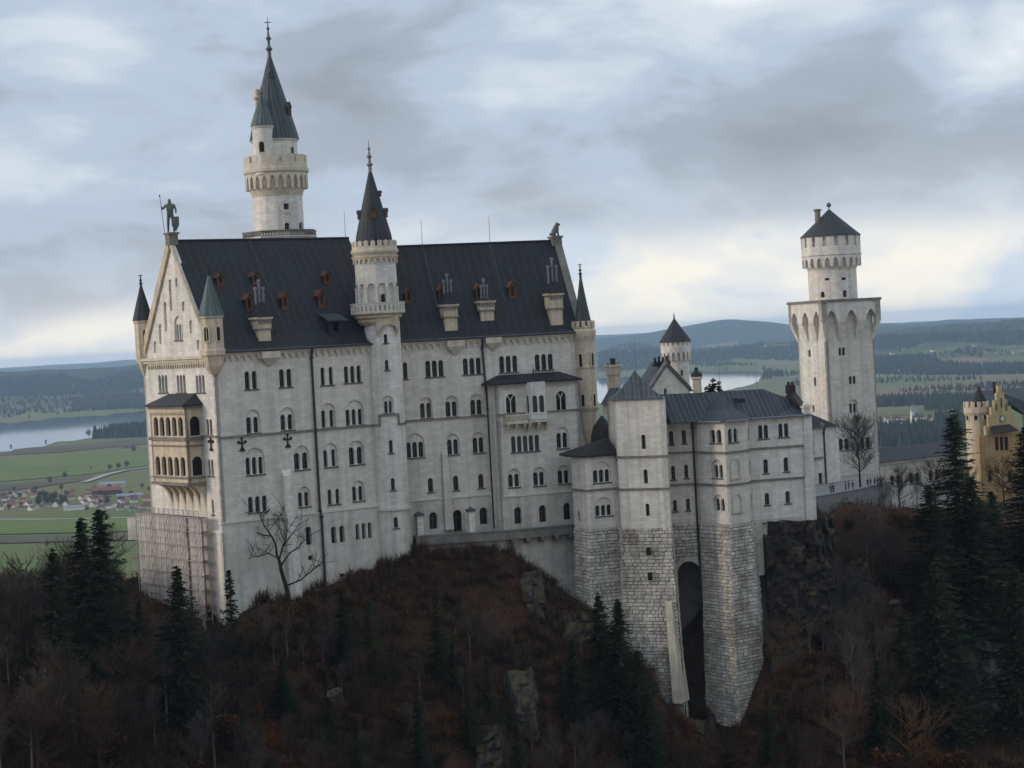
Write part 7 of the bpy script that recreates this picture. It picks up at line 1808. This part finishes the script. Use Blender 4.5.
# the bare tree standing against the palace wall, the one on the terrace
c = P2(289, 605, 303); zb_ = ground_z(c.x, c.y)
bt = thing('bare_tree', (c.x, c.y, zb_), 'gnarled bare black tree standing against the left plinth of the palace', 'tree')
r = random.Random(77); tr = MB(); cr = MB()
def q3(px, py, dy=0): return at(px, py, 303 + dy)
def path(pts, r0, r1, mbx, dys=(0, 0)):
    ps = [q3(x, y, dys[0] + (dys[1] - dys[0]) * i / (len(pts) - 1)) for i, (x, y) in enumerate(pts)]
    fine = [ps[0]]
    for a, b in zip(ps, ps[1:]):
        m = (a + b) / 2 + Vector((r.uniform(-.15, .15), r.uniform(-.15, .15), r.uniform(-.15, .15))); fine += [m, b]
    for i in range(len(fine) - 1):
        ra, rb = r0 + (r1 - r0) * i / (len(fine) - 1), r0 + (r1 - r0) * (i + 1) / (len(fine) - 1); mbx.tube(fine[i], fine[i + 1], ra, rb, 6, caps=False)
    return fine
def twigs(p, d, L_, dep):
    q = p
    for s in range(3):
        d = (d + Vector((r.uniform(-1, 1), r.uniform(-1, 1), r.uniform(-.4, .8))) * .28).normalized(); e2 = q + d * L_ / 3; cr.tube(q, e2, .05 if dep else .03, .035 if dep else .02, 4, caps=False); q = e2
        if dep and r.random() < .8: twigs(q, (d + Vector((r.uniform(-1, 1), r.uniform(-1, 1), r.uniform(-.5, .8))) * .8).normalized(), L_ * .55, dep - 1)
path([(290, 612), (288, 598), (285, 583), (281, 570), (279, 560)], .42, .26, tr)
tr.build('trunk', 'bark', bt)
for pts_, r0_l, dy in (([(279, 561), (276, 546), (268, 531), (262, 520), (257, 511)], .28, -1.5), ([(271, 536), (258, 533), (247, 530), (238, 526)], .16, .5), ([(280, 559), (268, 553), (257, 557), (249, 559)], .16, -2), ([(279, 560), (283, 546), (287, 531), (286, 515)], .22, .6), ([(283, 547), (293, 533), (302, 520)], .16, -.8), ([(281, 566), (290, 553), (300, 545), (307, 537)], .2, 1), ([(286, 586), (296, 582), (306, 575), (314, 567), (324, 562)], .2, -2), ([(284, 540), (279, 527), (280, 516)], .12, .2)):
    fl = path(pts_, r0_l * .75, .04, cr, (0, dy)); cr_pts = fl[2:]
    for k, p in enumerate(cr_pts):
        for _ in range(2): twigs(p, Vector((r.uniform(-1, 1), r.uniform(-.7, .4), r.uniform(-.1, 1.2))).normalized(), r.uniform(1.2, 2.8), 1)
cr.build('crown', 'bark', bt)
tt = leader(13, 43, 60, .36, m_c='twig_grey', first=.2, up=.7, fine=5); c = P2(861, 500, 360); z0 = ground_z(c.x, c.y); zt_ = axis_z(c, 416); put_tree(tt, (c.x, c.y, zter - .4), (zt_ - zter) / 13.0 * .9, 'bare round-crowned tree on the terrace in front of the square tower', None, (zt_ - zter) / 13.0)
for px, y, D_ in ((884, 482, 352), (900, 474, 356), (918, 480, 352), (936, 468, 358), (948, 474, 356), (972, 472, 372), (1004, 464, 380), (1018, 474, 372)):
    c = P2(px, y + 40, D_); z0 = ground_z(c.x, c.y); h = (axis_z(c, y) - z0) / 11.0; put_tree(BARE[rnd.choice((1, 2, 3))], (c.x, c.y, z0), max(.5, h), 'bare grey-brown tree in front of the gallery wing and gatehouse', 'bare trees in front of the gallery wing')
n = 0; tries = 0; bl = 'bare brown tree among many on the dark slope below the castle'
while n < 330 and tries < 14000:
    tries += 1
    px, py = rnd.uniform(-30, 1050), rnd.uniform(585, 800)
    D_ = rnd.uniform(262, 335); p = at(px, py, D_)
    z0 = ground_z(p.x, p.y)
    if abs(z0 - p.z) > 1.0: continue
    if (215 < px < 780 and D_ > 300 + max(0, (px - 215)) * .006) or (770 < px < 840 and py < 650) or (px > 840 and D_ > 345): continue
    if 660 < px < 775 and py < 765: continue
    if (120 < px < 225 and py < 690) or (200 < px < 262 and py < 650): continue
    if 240 < px < 640 and py < 640: k = rnd.choice((4, 4, 2, 0)); s = rnd.uniform(.22, .42)
    elif 560 < px < 700 and py < 700: k = 4; s = rnd.uniform(.3, .55)
    elif 925 < px and 640 < py < 790 and D_ < 309: continue
    else: k = rnd.choice((0, 1, 2, 3, 3, 4)); s = rnd.uniform(.6, 1.05) * (1.0 if px < 240 or px > 840 else .62)
    put_tree(BARE[k], (p.x, p.y, z0), s, bl if k not in (3, 4) else ('slim pale-stemmed bare tree on the dark slope below the castle' if k == 3 else 'low bush with a few rust leaves on the slope below the castle'), {3: 'pale-stemmed trees on the slope', 4: 'rusty bushes on the slope'}.get(k, 'bare trees on the slope')); n += 1
for i, px in enumerate((-12, 2, 14, 27, 40, 12, 33, 70, 108, 5, 0, 22)):
    c = P2(px, 640, 292 + (i % 4) * 6); z0 = ground_z(c.x, c.y); h = (axis_z(c, rnd.uniform(578, 604)) - z0) / 11.5; put_tree(BARE[i % 3], (c.x, c.y, z0), max(.5, h), 'bare brown tree on the left shoulder of the hill in front of the fields', 'bare trees on the left shoulder')
# far single trees in the meadows
def far_tree(H, seed):
    r = random.Random(seed); root = bpy.data.objects.new('broadleaf_tree', None); COL.objects.link(root); root['category'] = 'tree'; WORLD[root] = Vector((0, 0, 0))
    mb = MB(); mb.tube((0, 0, -1), (0, 0, H * .5), .4, .25, 5); mb.build('trunk', 'bark', root)
    vs = []; fs = []
    for _ in range(420):
        a, u, q = r.random() * 6.28, r.uniform(-1, 1), r.random() ** .4; s = H * .05 * r.uniform(.6, 1.4); x, y, z = H * .36 * q * math.cos(a) * math.sqrt(1 - u * u), H * .36 * q * math.sin(a) * math.sqrt(1 - u * u), H * .6 + H * .4 * q * u; b = len(vs)
        vs += [(x + r.uniform(-s, s) * 1.3, y + r.uniform(-s, s) * 1.3, z + r.uniform(-s, s) * 1.3) for _k in range(3)]; fs.append((b, b + 1, b + 2))
    raw('crown', vs, fs, 'farbare', root); return root
FT_ = [far_tree(14, 5), far_tree(14, 6)]
for px, py, s, lb in ((47, 548, .55, 'lone dark bush-like tree in the green field left of the spruces'), (110, 471, .9, 'dark round tree by the field road, left one of three'), (118.5, 469.5, .9, 'small pale tree between two darker ones by the field road'), (127, 468.5, 1.0, 'dark round tree by the field road, right one of three'), (89, 438, 1.6, 'single dark tree left of the lake-shore wood'), (11, 448, .6, 'small tree on the lake shore at far left'), (46, 443, .6, 'small bare tree on the lake shore in the middle of the reed margin'), (134, 453, 1.2, 'wide dark bush beside the lone white farmhouse'), (65, 479, .9, 'grey bare tree above the middle of the left village'), (50, 484, .9, 'grey bare tree just above the red roofs of the left village'), (91, 469, .35, 'tiny dark bush alone in the meadow left of the field road')):
    g = gpix(px, py); put_tree(FT_[rnd.randrange(2)], g, s, lb)
for i in range(26):
    g = gpix(rnd.uniform(33, 67), rnd.uniform(495, 507)); put_tree(FT_[i % 2], g, rnd.uniform(.6, .9), 'dark bare tree in the grove in the middle of the left village', 'trees of the village grove')
for i in range(34):
    g = gpix(rnd.uniform(0, 150), rnd.uniform(489, 513)); put_tree(FT_[i % 2], g, rnd.uniform(.45, .8), 'small garden tree among the houses of the left village', 'garden trees of the left village')
for i in range(14):
    g = gpix(rnd.uniform(876, 960), rnd.uniform(417, 430)); put_tree(FT_[i % 2], g, rnd.uniform(.6, 1.0), 'small dark tree among the houses behind the gallery wing', 'trees of the village behind the gallery wing')

# ------------------------------------------------------------------ rock outcrops
M['rock'] = mat('weathered_grey_rock', (0.105, 0.097, 0.086), var=0.5, scale=0.6, col2=(0.018, 0.015, 0.012), bump=1.0, streak=0.4, spot=(0.3, 0.58, (0.045, 0.030, 0.018)), spec=0.15)
M['darkrock'] = mat('wet_dark_rock', (0.050, 0.040, 0.031), var=0.5, scale=0.4, col2=(0.016, 0.013, 0.011), bump=1.0, streak=0.5, spot=(0.4, 0.60, (0.030, 0.031, 0.012)), spec=0.2)
def rock(px, py, D_, sx, sy, sz, seed, label, m='rock', rz=0, sub=4):
    bm = bmesh.new(); bmesh.ops.create_icosphere(bm, subdivisions=sub, radius=1); c = at(px, py, D_)
    for v in bm.verts:
        p = v.co.copy(); q = Vector((abs(p.x) ** .7 * (1 if p.x > 0 else -1), abs(p.y) ** .7 * (1 if p.y > 0 else -1), abs(p.z) ** .75 * (1 if p.z > 0 else -1)))
        k = 1 + .42 * noise.noise(p * 1.3 + Vector((seed, 0, 0))) + .22 * noise.noise(p * 3.1 + Vector((0, seed, 0))) + .12 * noise.noise(p * 7 + Vector((0, 0, seed))) + .06 * noise.noise(p * 15)
        v.co = Vector((q.x * sx * k, q.y * sy * k, q.z * sz * k))
        v.co.x += .35 * math.floor(v.co.z / 1.6) * noise.noise(Vector((math.floor(v.co.z / 1.6), seed, 0)))
    me = bpy.data.meshes.new('rock_outcrop'); bm.to_mesh(me); bm.free(); me.materials.append(M[m]); o = bpy.data.objects.new('rock_outcrop', me); COL.objects.link(o); o.location = c; o.rotation_euler = (0, 0, rz); tag(o, label, 'rock'); return o
def cliff(pl, ytop, ybot, seed, label, m, step=1.5, lean=.12, rough_=1.0, soft=1.0):
    # a standing rock face over a plan line of (picture column, depth): strata, ledges and clefts are real relief
    ps = [P2(x, (ytop + ybot) / 2, D_) for x, D_ in pl]; seg = [(b - a).length for a, b in zip(ps, ps[1:])]; L_ = sum(seg); n = int(L_ / .35); Wm = Plane(ps[0], ps[-1])
    zt_ = at(pl[0][0], ytop, pl[0][1]).z; zb_ = at(pl[0][0], ybot, pl[0][1]).z; k = int((zt_ - zb_) / .35); V = []
    for j in range(k + 1):
        for i in range(n + 1):
            s = L_ * i / n; a = 0
            while a < len(seg) - 1 and s > seg[a]: s -= seg[a]; a += 1
            q = ps[a].lerp(ps[a + 1], s / seg[a]); u = L_ * i / n; z_ = zb_ + (zt_ - zb_) * j / k; edge = max(0.0, math.sin(PI * i / n)) ** .6
            tz = (z_ + 1.3 * noise.noise(Vector((u * .12, seed, 0)))) / step; fl = math.floor(tz); fr = tz - fl
            d = lean * (zt_ - z_) + rough_ * (.9 * noise.noise(Vector((u * .45, fl * 3.7 + seed, 1))) + .5 * noise.noise(Vector((u * 1.1, z_ * .5, seed))) + .28 * noise.noise(Vector((u * 2.3, z_ * 1.3, seed + 4))) - .55 * max(0, noise.noise(Vector((u * .22, seed, 9)))) * 3 * (fr < .15) * .3)
            d -= .25 * (fr > .8); top = max(0, (j / k - .55 + .25 * noise.noise(Vector((u * .35, seed, 2)))) / .45); d -= (top ** 2) * 3.0 * soft + (1 - edge) * (2.5 + 1.5 * soft)
            zo = z_ + .5 * noise.noise(Vector((u * .3, seed, z_ * .2))) - (1 - edge) * .5
            V.append((q.x + Wm.n.x * d, q.y + Wm.n.y * d, zo))
    mb = MB(); mb.add(V, [(j * (n + 1) + i, j * (n + 1) + i + 1, (j + 1) * (n + 1) + i + 1, (j + 1) * (n + 1) + i) for j in range(k) for i in range(n)])
    return tag(mb.build('rock_outcrop', m), label, 'rock')
def mossy(m):
    t = m.node_tree; bs = t.nodes['Principled BSDF']; old = bs.inputs['Base Color'].links[0].from_socket
    g = t.nodes.new('ShaderNodeNewGeometry'); s = t.nodes.new('ShaderNodeSeparateXYZ'); t.links.new(g.outputs['True Normal'], s.inputs[0]); ab = t.nodes.new('ShaderNodeMath'); ab.operation = 'ABSOLUTE'; t.links.new(s.outputs[2], ab.inputs[0])
    r = t.nodes.new('ShaderNodeValToRGB'); r.color_ramp.elements[0].position = .62; r.color_ramp.elements[1].position = .8; t.links.new(ab.outputs[0], r.inputs[0])
    mx = t.nodes.new('ShaderNodeMix'); mx.data_type = 'RGBA'; t.links.new(r.outputs[0], mx.inputs[0]); t.links.new(old, mx.inputs[6]); mx.inputs[7].default_value = (.055, .045, .018, 1); t.links.new(mx.outputs[2], bs.inputs['Base Color'])
mossy(M['rock']); mossy(M['darkrock'])
cliff([(758, 321), (768, 315.8), (800, 314.8), (826, 316.5), (842, 322)], 519, 652, 3, 'tall dark wet cliff face with mossy ledges right of the stone base', 'darkrock', 2.4, .05, 2.1, .15)
cliff([(836, 324), (846, 319.5), (870, 321), (880, 326)], 560, 640, 8, 'low dark cliff rib among brush right of the tall wet cliff', 'darkrock', 2.0, .2)
cliff([(766, 313.5), (774, 310.5), (795, 311), (806, 314)], 640, 705, 5, 'broken rock step under the tall wet cliff face', 'darkrock', 1.6, .2)
cliff([(935, 312), (948, 306), (985, 307), (1030, 308), (1050, 312)], 640, 745, 12, 'large pale grey cliff low on the right slope under the spruces', 'rock', 2.3, .22, 1.5, .6)
cliff([(508, 296), (515, 293.2), (532, 293.8), (542, 297)], 672, 735, 21, 'grey rock rib in the middle of the wooded slope', 'rock', 1.7, .25, 1.5)
cliff([(517, 315), (523, 312.2), (540, 312.8), (552, 316)], 572, 632, 23, 'broken pale rock rib under the right end of the walkway', 'rock', 1.3, .3, 1.5)
cliff([(466, 291), (478, 287), (500, 288), (512, 291)], 725, 790, 25, 'grey rock face low in the wooded slope near the bottom edge', 'rock', 1.6, .3, 1.5)
cliff([(556, 312), (566, 308), (590, 308), (604, 312)], 614, 690, 27, 'dark rock face below the walkway retaining wall', 'darkrock', 1.8, .22)
cliff([(662, 308), (675, 304), (700, 304.5), (722, 308)], 722, 790, 33, 'dark rock at the foot of the arched stone niche', 'darkrock', 1.6, .2)
rock(335, 695, 283, 1.1, 1.0, .9, 29, 'small grey boulder on the slope below the bare black tree', 'rock', .2)
rock(895, 605, 314, .8, .8, .7, 31, 'small pale rock beside the dark spruce on the right slope', 'rock', .2)
# rusty ledge planks and the low stone terrace walls on the cliff
# ------------------------------------------------------------------ undergrowth
M['under'] = mat('undergrowth', (0.088, 0.041, 0.017), var=0.5, scale=0.08, col2=(0.034, 0.023, 0.013), island=0.6, spec=0.05, spot=(0.10, 0.57, (0.020, 0.023, 0.009)))
rg = np.random.default_rng(5); N_ = 230000
ux = rg.uniform(-95, 100, N_); uy = rg.uniform(258, 352, N_); keep = np.abs(ux) < uy * .29 + 4; ux, uy = ux[keep], uy[keep]; N_ = len(ux)
ii = np.clip(np.searchsorted(gx, ux) - 1, 0, len(gx) - 2); jj = np.clip(np.searchsorted(gy, uy) - 1, 0, len(gy) - 2)
fu = (ux - gx[ii]) / (gx[ii + 1] - gx[ii]); fv = (uy - gy[jj]) / (gy[jj + 1] - gy[jj])
uz = (HG[jj, ii] * (1 - fu) + HG[jj, ii + 1] * fu) * (1 - fv) + (HG[jj + 1, ii] * (1 - fu) + HG[jj + 1, ii + 1] * fu) * fv
sz = rg.uniform(.08, .28, N_) * np.where(rg.random(N_) < .06, 2.2, 1.0); an = rg.uniform(0, 6.28, N_); hh_ = rg.random(N_) ** 2 * 1.1
cen = np.stack([ux, uy, uz + hh_], -1)
U1 = np.stack([np.cos(an), np.sin(an), rg.uniform(-.8, .8, N_)], -1) * sz[:, None]; W1 = np.stack([-np.sin(an), np.cos(an), rg.uniform(-.9, .9, N_)], -1) * (sz * .6)[:, None]
st_ = rg.random(N_) < .35
W1[st_] = np.stack([rg.uniform(-.25, .25, st_.sum()), rg.uniform(-.25, .25, st_.sum()), np.ones(st_.sum())], -1) * (sz[st_] * 3.2)[:, None]; U1[st_] *= .16
V3_ = np.stack([cen - U1 - W1 * .3, cen + U1 - W1 * .3, cen + U1 * .3 + W1], 1).reshape(-1, 3)
vs = V3_.tolist(); fs = [(3 * i, 3 * i + 1, 3 * i + 2) for i in range(N_)]
me = bpy.data.meshes.new('undergrowth'); me.from_pydata(vs, [], fs); me.materials.append(M['under']); uo_ = bpy.data.objects.new('undergrowth', me); COL.objects.link(uo_); uo_['kind'] = 'stuff'; tag(uo_, 'rust-brown leaf litter, dead bracken and brush covering the slope', 'undergrowth')

M['scrub'] = mat('bare_scrub_twigs', (0.090, 0.046, 0.023), var=0.4, scale=0.06, col2=(0.055, 0.039, 0.027), island=0.45, spec=0.05, spot=(0.07, 0.56, (0.14, 0.058, 0.019)))
bush = []
for _ in range(100):
    a = rg.uniform(0, 6.28); el = rg.uniform(.35, 1.45); L_ = rg.uniform(.5, 1.0); p0 = np.array([rg.normal(0, .12), rg.normal(0, .12), 0]) + rg.uniform(0, .5) * np.array([math.cos(a) * math.cos(el), math.sin(a) * math.cos(el), math.sin(el)])
    a2 = a + rg.uniform(-.9, .9); d_ = np.array([math.cos(a2) * math.cos(el), math.sin(a2) * math.cos(el), math.sin(el)]) * L_ * .7; wv_ = np.array([-math.sin(a2), math.cos(a2), .3]) * .028
    bush += [p0 - wv_, p0 + wv_, p0 + d_]
bush = np.array(bush)
NB = 7000; bx = rg.uniform(-92, 98, NB * 4); by = rg.uniform(262, 350, NB * 4); bp = []
for x, y in zip(bx, by):
    px, py = proj((x, y, ground_z(x, y)))
    if not (-40 < px < 1064 and 520 < py < 830): continue
    if (120 < px < 228 and py < 640) or (655 < px < 775 and py < 712) or (755 < px < 845 and py < 650) or (px > 938 and 650 < py < 765 and y < 308): continue
    if noise.noise(Vector((x / 9, y / 9, 5))) < -.3: continue
    bp.append((x, y, ground_z(x, y)))
    if len(bp) >= NB: break
allv = []
for x, y, z_ in bp:
    s = rg.uniform(1.0, 2.6); th = rg.uniform(0, 6.28); c_, s_ = math.cos(th), math.sin(th); q = bush * np.array([s, s, s * rg.uniform(.8, 1.3)]); allv.append(np.stack([q[:, 0] * c_ - q[:, 1] * s_ + x, q[:, 0] * s_ + q[:, 1] * c_ + y, q[:, 2] + z_], -1))
allv = np.concatenate(allv); me = bpy.data.meshes.new('scrub'); me.from_pydata(allv.tolist(), [], [(3 * i, 3 * i + 1, 3 * i + 2) for i in range(len(allv) // 3)]); me.materials.append(M['scrub']); so_ = bpy.data.objects.new('scrub', me); COL.objects.link(so_); so_['kind'] = 'stuff'; tag(so_, 'tangled bare scrub and rusty brush covering the slope under the castle', 'scrub')

# ------------------------------------------------------------------ scaffolding round the palace corner
sc = thing('scaffolding', (A.x - 3, A.y, -48), 'grey tube scaffolding with pale dust netting wrapped round the left palace corner', 'scaffolding')
zs1_, zs0_ = WE.uz(180, 514)[1], -50
off = 2.6; SW = Plane(WE.pt(-.5, 0, off).xy, WE.pt(WD1 - 2.6, 0, off).xy)
ks = 13; lev = np.arange(zs1_, zs0_, -2.2)
for du in (0, -1.4):
    for i in range(ks + 1):
        mb = MB(); u = SW.L * i / ks; mb.tube(SW.pt(u, zs0_ - 4, du), SW.pt(u, zs1_ + (1.2 if du == 0 else 0), du), .065, n=5); mb.build('pole', 'steel', sc)
mb = MB()
for z_ in lev:
    for du in (0, -1.4):
        for dz_ in ((0, 1.0) if du == 0 else (0,)): mb.tube(SW.pt(0, z_ + dz_, du), SW.pt(SW.L, z_ + dz_, du), .055, n=5)
mb.build('ledger', 'steel', sc)
for z_ in lev:
    mb = MB(); mb.obox(SW.pt(SW.L / 2, z_ - .02, -.7), SW.d.to_3d() * SW.L / 2, SW.n.to_3d() * .6, (0, 0, .04)); mb.build('deck', 'plank', sc)
def netting(W_, u0, u1, z0, z1, d, name='netting'):
    mb = MB(); nx, nz = max(3, int((u1 - u0) / .7)), max(3, int((z1 - z0) / .7)); vs = []
    for j in range(nz + 1):
        for i in range(nx + 1): u, z_ = u0 + (u1 - u0) * i / nx, z0 + (z1 - z0) * j / nz; vs.append(W_.pt(u, z_, d + .16 * noise.noise(Vector((u * .6, z_ * .35, 3))) + .05 * math.sin(u * 3)))
    mb.add(vs, [(j * (nx + 1) + i, j * (nx + 1) + i + 1, (j + 1) * (nx + 1) + i + 1, (j + 1) * (nx + 1) + i) for j in range(nz) for i in range(nx)]); return mb.build(name, 'net', sc, smooth=True)
def su(px, py): return SW.uz(px, py)[0]
netting(SW, -.2, su(186, 560), SW.uz(170, 590)[1] - 3, SW.uz(170, 516)[1], -.3); netting(SW, su(189, 560), SW.L, -50, SW.uz(200, 519)[1], -.3)
for i in range(0, ks, 3):
    mb = MB()
    for j in range(len(lev) - 1): mb.tube(SW.pt(SW.L * i / ks, lev[j + 1], .1), SW.pt(SW.L * (i + 1) / ks, lev[j], .1), .06, n=5)
    mb.build('brace', 'steel', sc)
# the separate stair scaffold at the far left corner
tx0, tx1 = P2(129, 540, 325), P2(146, 540, 322.5); TW_ = Plane(tx0, tx1); zt1, zt2 = TW_.uz(137, 519)[1], TW_.uz(137, 590)[1]
for u in (0, TW_.L / 2, TW_.L):
    for du in (0, -2.4): mb = MB(); mb.tube(TW_.pt(u, zt2 - 4, du), TW_.pt(u, zt1, du), .07, n=5); mb.build('pole', 'steel', sc)
mb = MB()
for z_ in np.arange(zt1, zt2, -1.1):
    for du in (0, -2.4): mb.tube(TW_.pt(0, z_, du), TW_.pt(TW_.L, z_, du), .055, n=5)
for i, z_ in enumerate(np.arange(zt1, zt2 + 2, -2.2)): mb.tube(TW_.pt(0 if i % 2 else TW_.L, z_, 0), TW_.pt(TW_.L if i % 2 else 0, z_ - 2.2, 0), .055, n=5)
mb.build('ledger', 'steel', sc)
for z_ in np.arange(zt1 - 2.2, zt2, -2.2): mb = MB(); mb.obox(TW_.pt(TW_.L / 2, z_, -1.2), TW_.d.to_3d() * TW_.L / 2, TW_.n.to_3d() * 1.1, (0, 0, .06)); mb.build('deck', 'plank', sc)
netting(TW_, 0, TW_.L, zt1 - 3.4, zt1 + .2, .12)

# ------------------------------------------------------------------ people on the terrace
M['skin'] = mat('skin', (0.45, 0.28, 0.2), var=0.1, scale=5); M['hair'] = mat('dark_hair', (0.03, 0.02, 0.015), var=0.2, scale=5); M['trouser'] = mat('dark_trousers', (0.025, 0.027, 0.035), var=0.2, scale=3)
JK = [mat('dark_coat', (0.02, 0.02, 0.024), var=.2, scale=3), mat('red_coat', (0.22, 0.03, 0.03), var=.2, scale=3), mat('brown_coat', (0.10, 0.06, 0.04), var=.2, scale=3), mat('blue_coat', (0.03, 0.045, 0.10), var=.2, scale=3), mat('pale_coat', (0.35, 0.33, 0.30), var=.2, scale=3)]
for i, m in enumerate(JK): M['coat%d' % i] = m
def person_proto():
    root = bpy.data.objects.new('person', None); COL.objects.link(root); root['category'] = 'person'; WORLD[root] = Vector((0, 0, 0))
    J = [((0, 0, .95), .12), ((0, 0, 1.2), .125), ((0, 0, 1.42), .13), ((0, 0, 1.52), .05), ((0, -.015, 1.62), .085), ((0, 0, 1.72), .07), ((-.09, 0, .88), .085), ((-.1, -.02, .48), .06), ((-.1, .02, .08), .042), ((-.11, -.12, .035), .035), ((.09, 0, .88), .085), ((.12, .04, .48), .06), ((.12, .08, .08), .042), ((.13, -.06, .035), .035),
         ((-.19, 0, 1.4), .055), ((-.25, .02, 1.12), .042), ((-.25, -.06, .86), .033), ((-.25, -.09, .78), .03), ((.19, 0, 1.4), .055), ((.25, .02, 1.12), .042), ((.25, -.06, .86), .033), ((.25, -.09, .78), .03)]
    E = [(0, 1), (1, 2), (2, 3), (3, 4), (4, 5), (0, 6), (6, 7), (7, 8), (8, 9), (0, 10), (10, 11), (11, 12), (12, 13), (2, 14), (14, 15), (15, 16), (16, 17), (2, 18), (18, 19), (19, 20), (20, 21)]
    skin_body('body', J, E, 'skin', root, 1)
    s = .022
    skin_body('jacket', [(J[i][0], J[i][1] + s) for i in (0, 1, 2, 14, 15, 16, 18, 19, 20)], [(0, 1), (1, 2), (2, 3), (3, 4), (4, 5), (2, 6), (6, 7), (7, 8)], 'coat0', root, 1)
    skin_body('trousers', [(J[i][0], J[i][1] + s * .7) for i in (0, 6, 7, 8, 10, 11, 12)], [(0, 1), (1, 2), (2, 3), (0, 4), (4, 5), (5, 6)], 'trouser', root, 1)
    mb = MB(); mb.lathe((0, .015), [(.11, 1.60), (.125, 1.68), (.10, 1.76), (.02, 1.79)], 12); mb.build('hair', 'hair', root, smooth=True); return root
pp = person_proto(); first = True
PL_ = [(831, 352, 0, 'person in a dark coat at the downpipe corner of the terrace'), (833.5, 353, 0, 'person in a dark coat close behind the one by the downpipe'), (846, 356, 1, 'person in a red coat left of the bare terrace tree'), (849, 358, 2, 'person in a brown coat beside the red coat, left of the bare terrace tree'), (853, 357, 0, 'person in a dark coat nearest the trunk, left of the bare terrace tree'), (868, 361, 0, 'person in a dark coat just right of the bare terrace tree'), (871, 362, 3, 'person in a blue coat between two dark coats right of the bare tree'), (875, 362, 0, 'person in a dark coat third to the right of the bare tree'), (881, 364, 1, 'person in a red coat furthest right on the terrace'), (878, 366, 4, 'person in a pale coat right of the bare terrace tree')]
for px, D_, ci, lb in PL_:
    c = P2(px, 490, D_); loc = (c.x, c.y, zter - .4)
    if first: o = pp; first = False; o.location = loc; o['label'] = lb
    else: o = copy_tree(pp, None, loc, rnd.uniform(-1.5, 1.5), None, lb)
    o['group'] = 'visitors on the terrace'
    for ch in o.children:
        if ch.name.startswith('jacket') and ci:
            ch.data = ch.data.copy(); ch.data.materials[0] = M['coat%d' % ci]
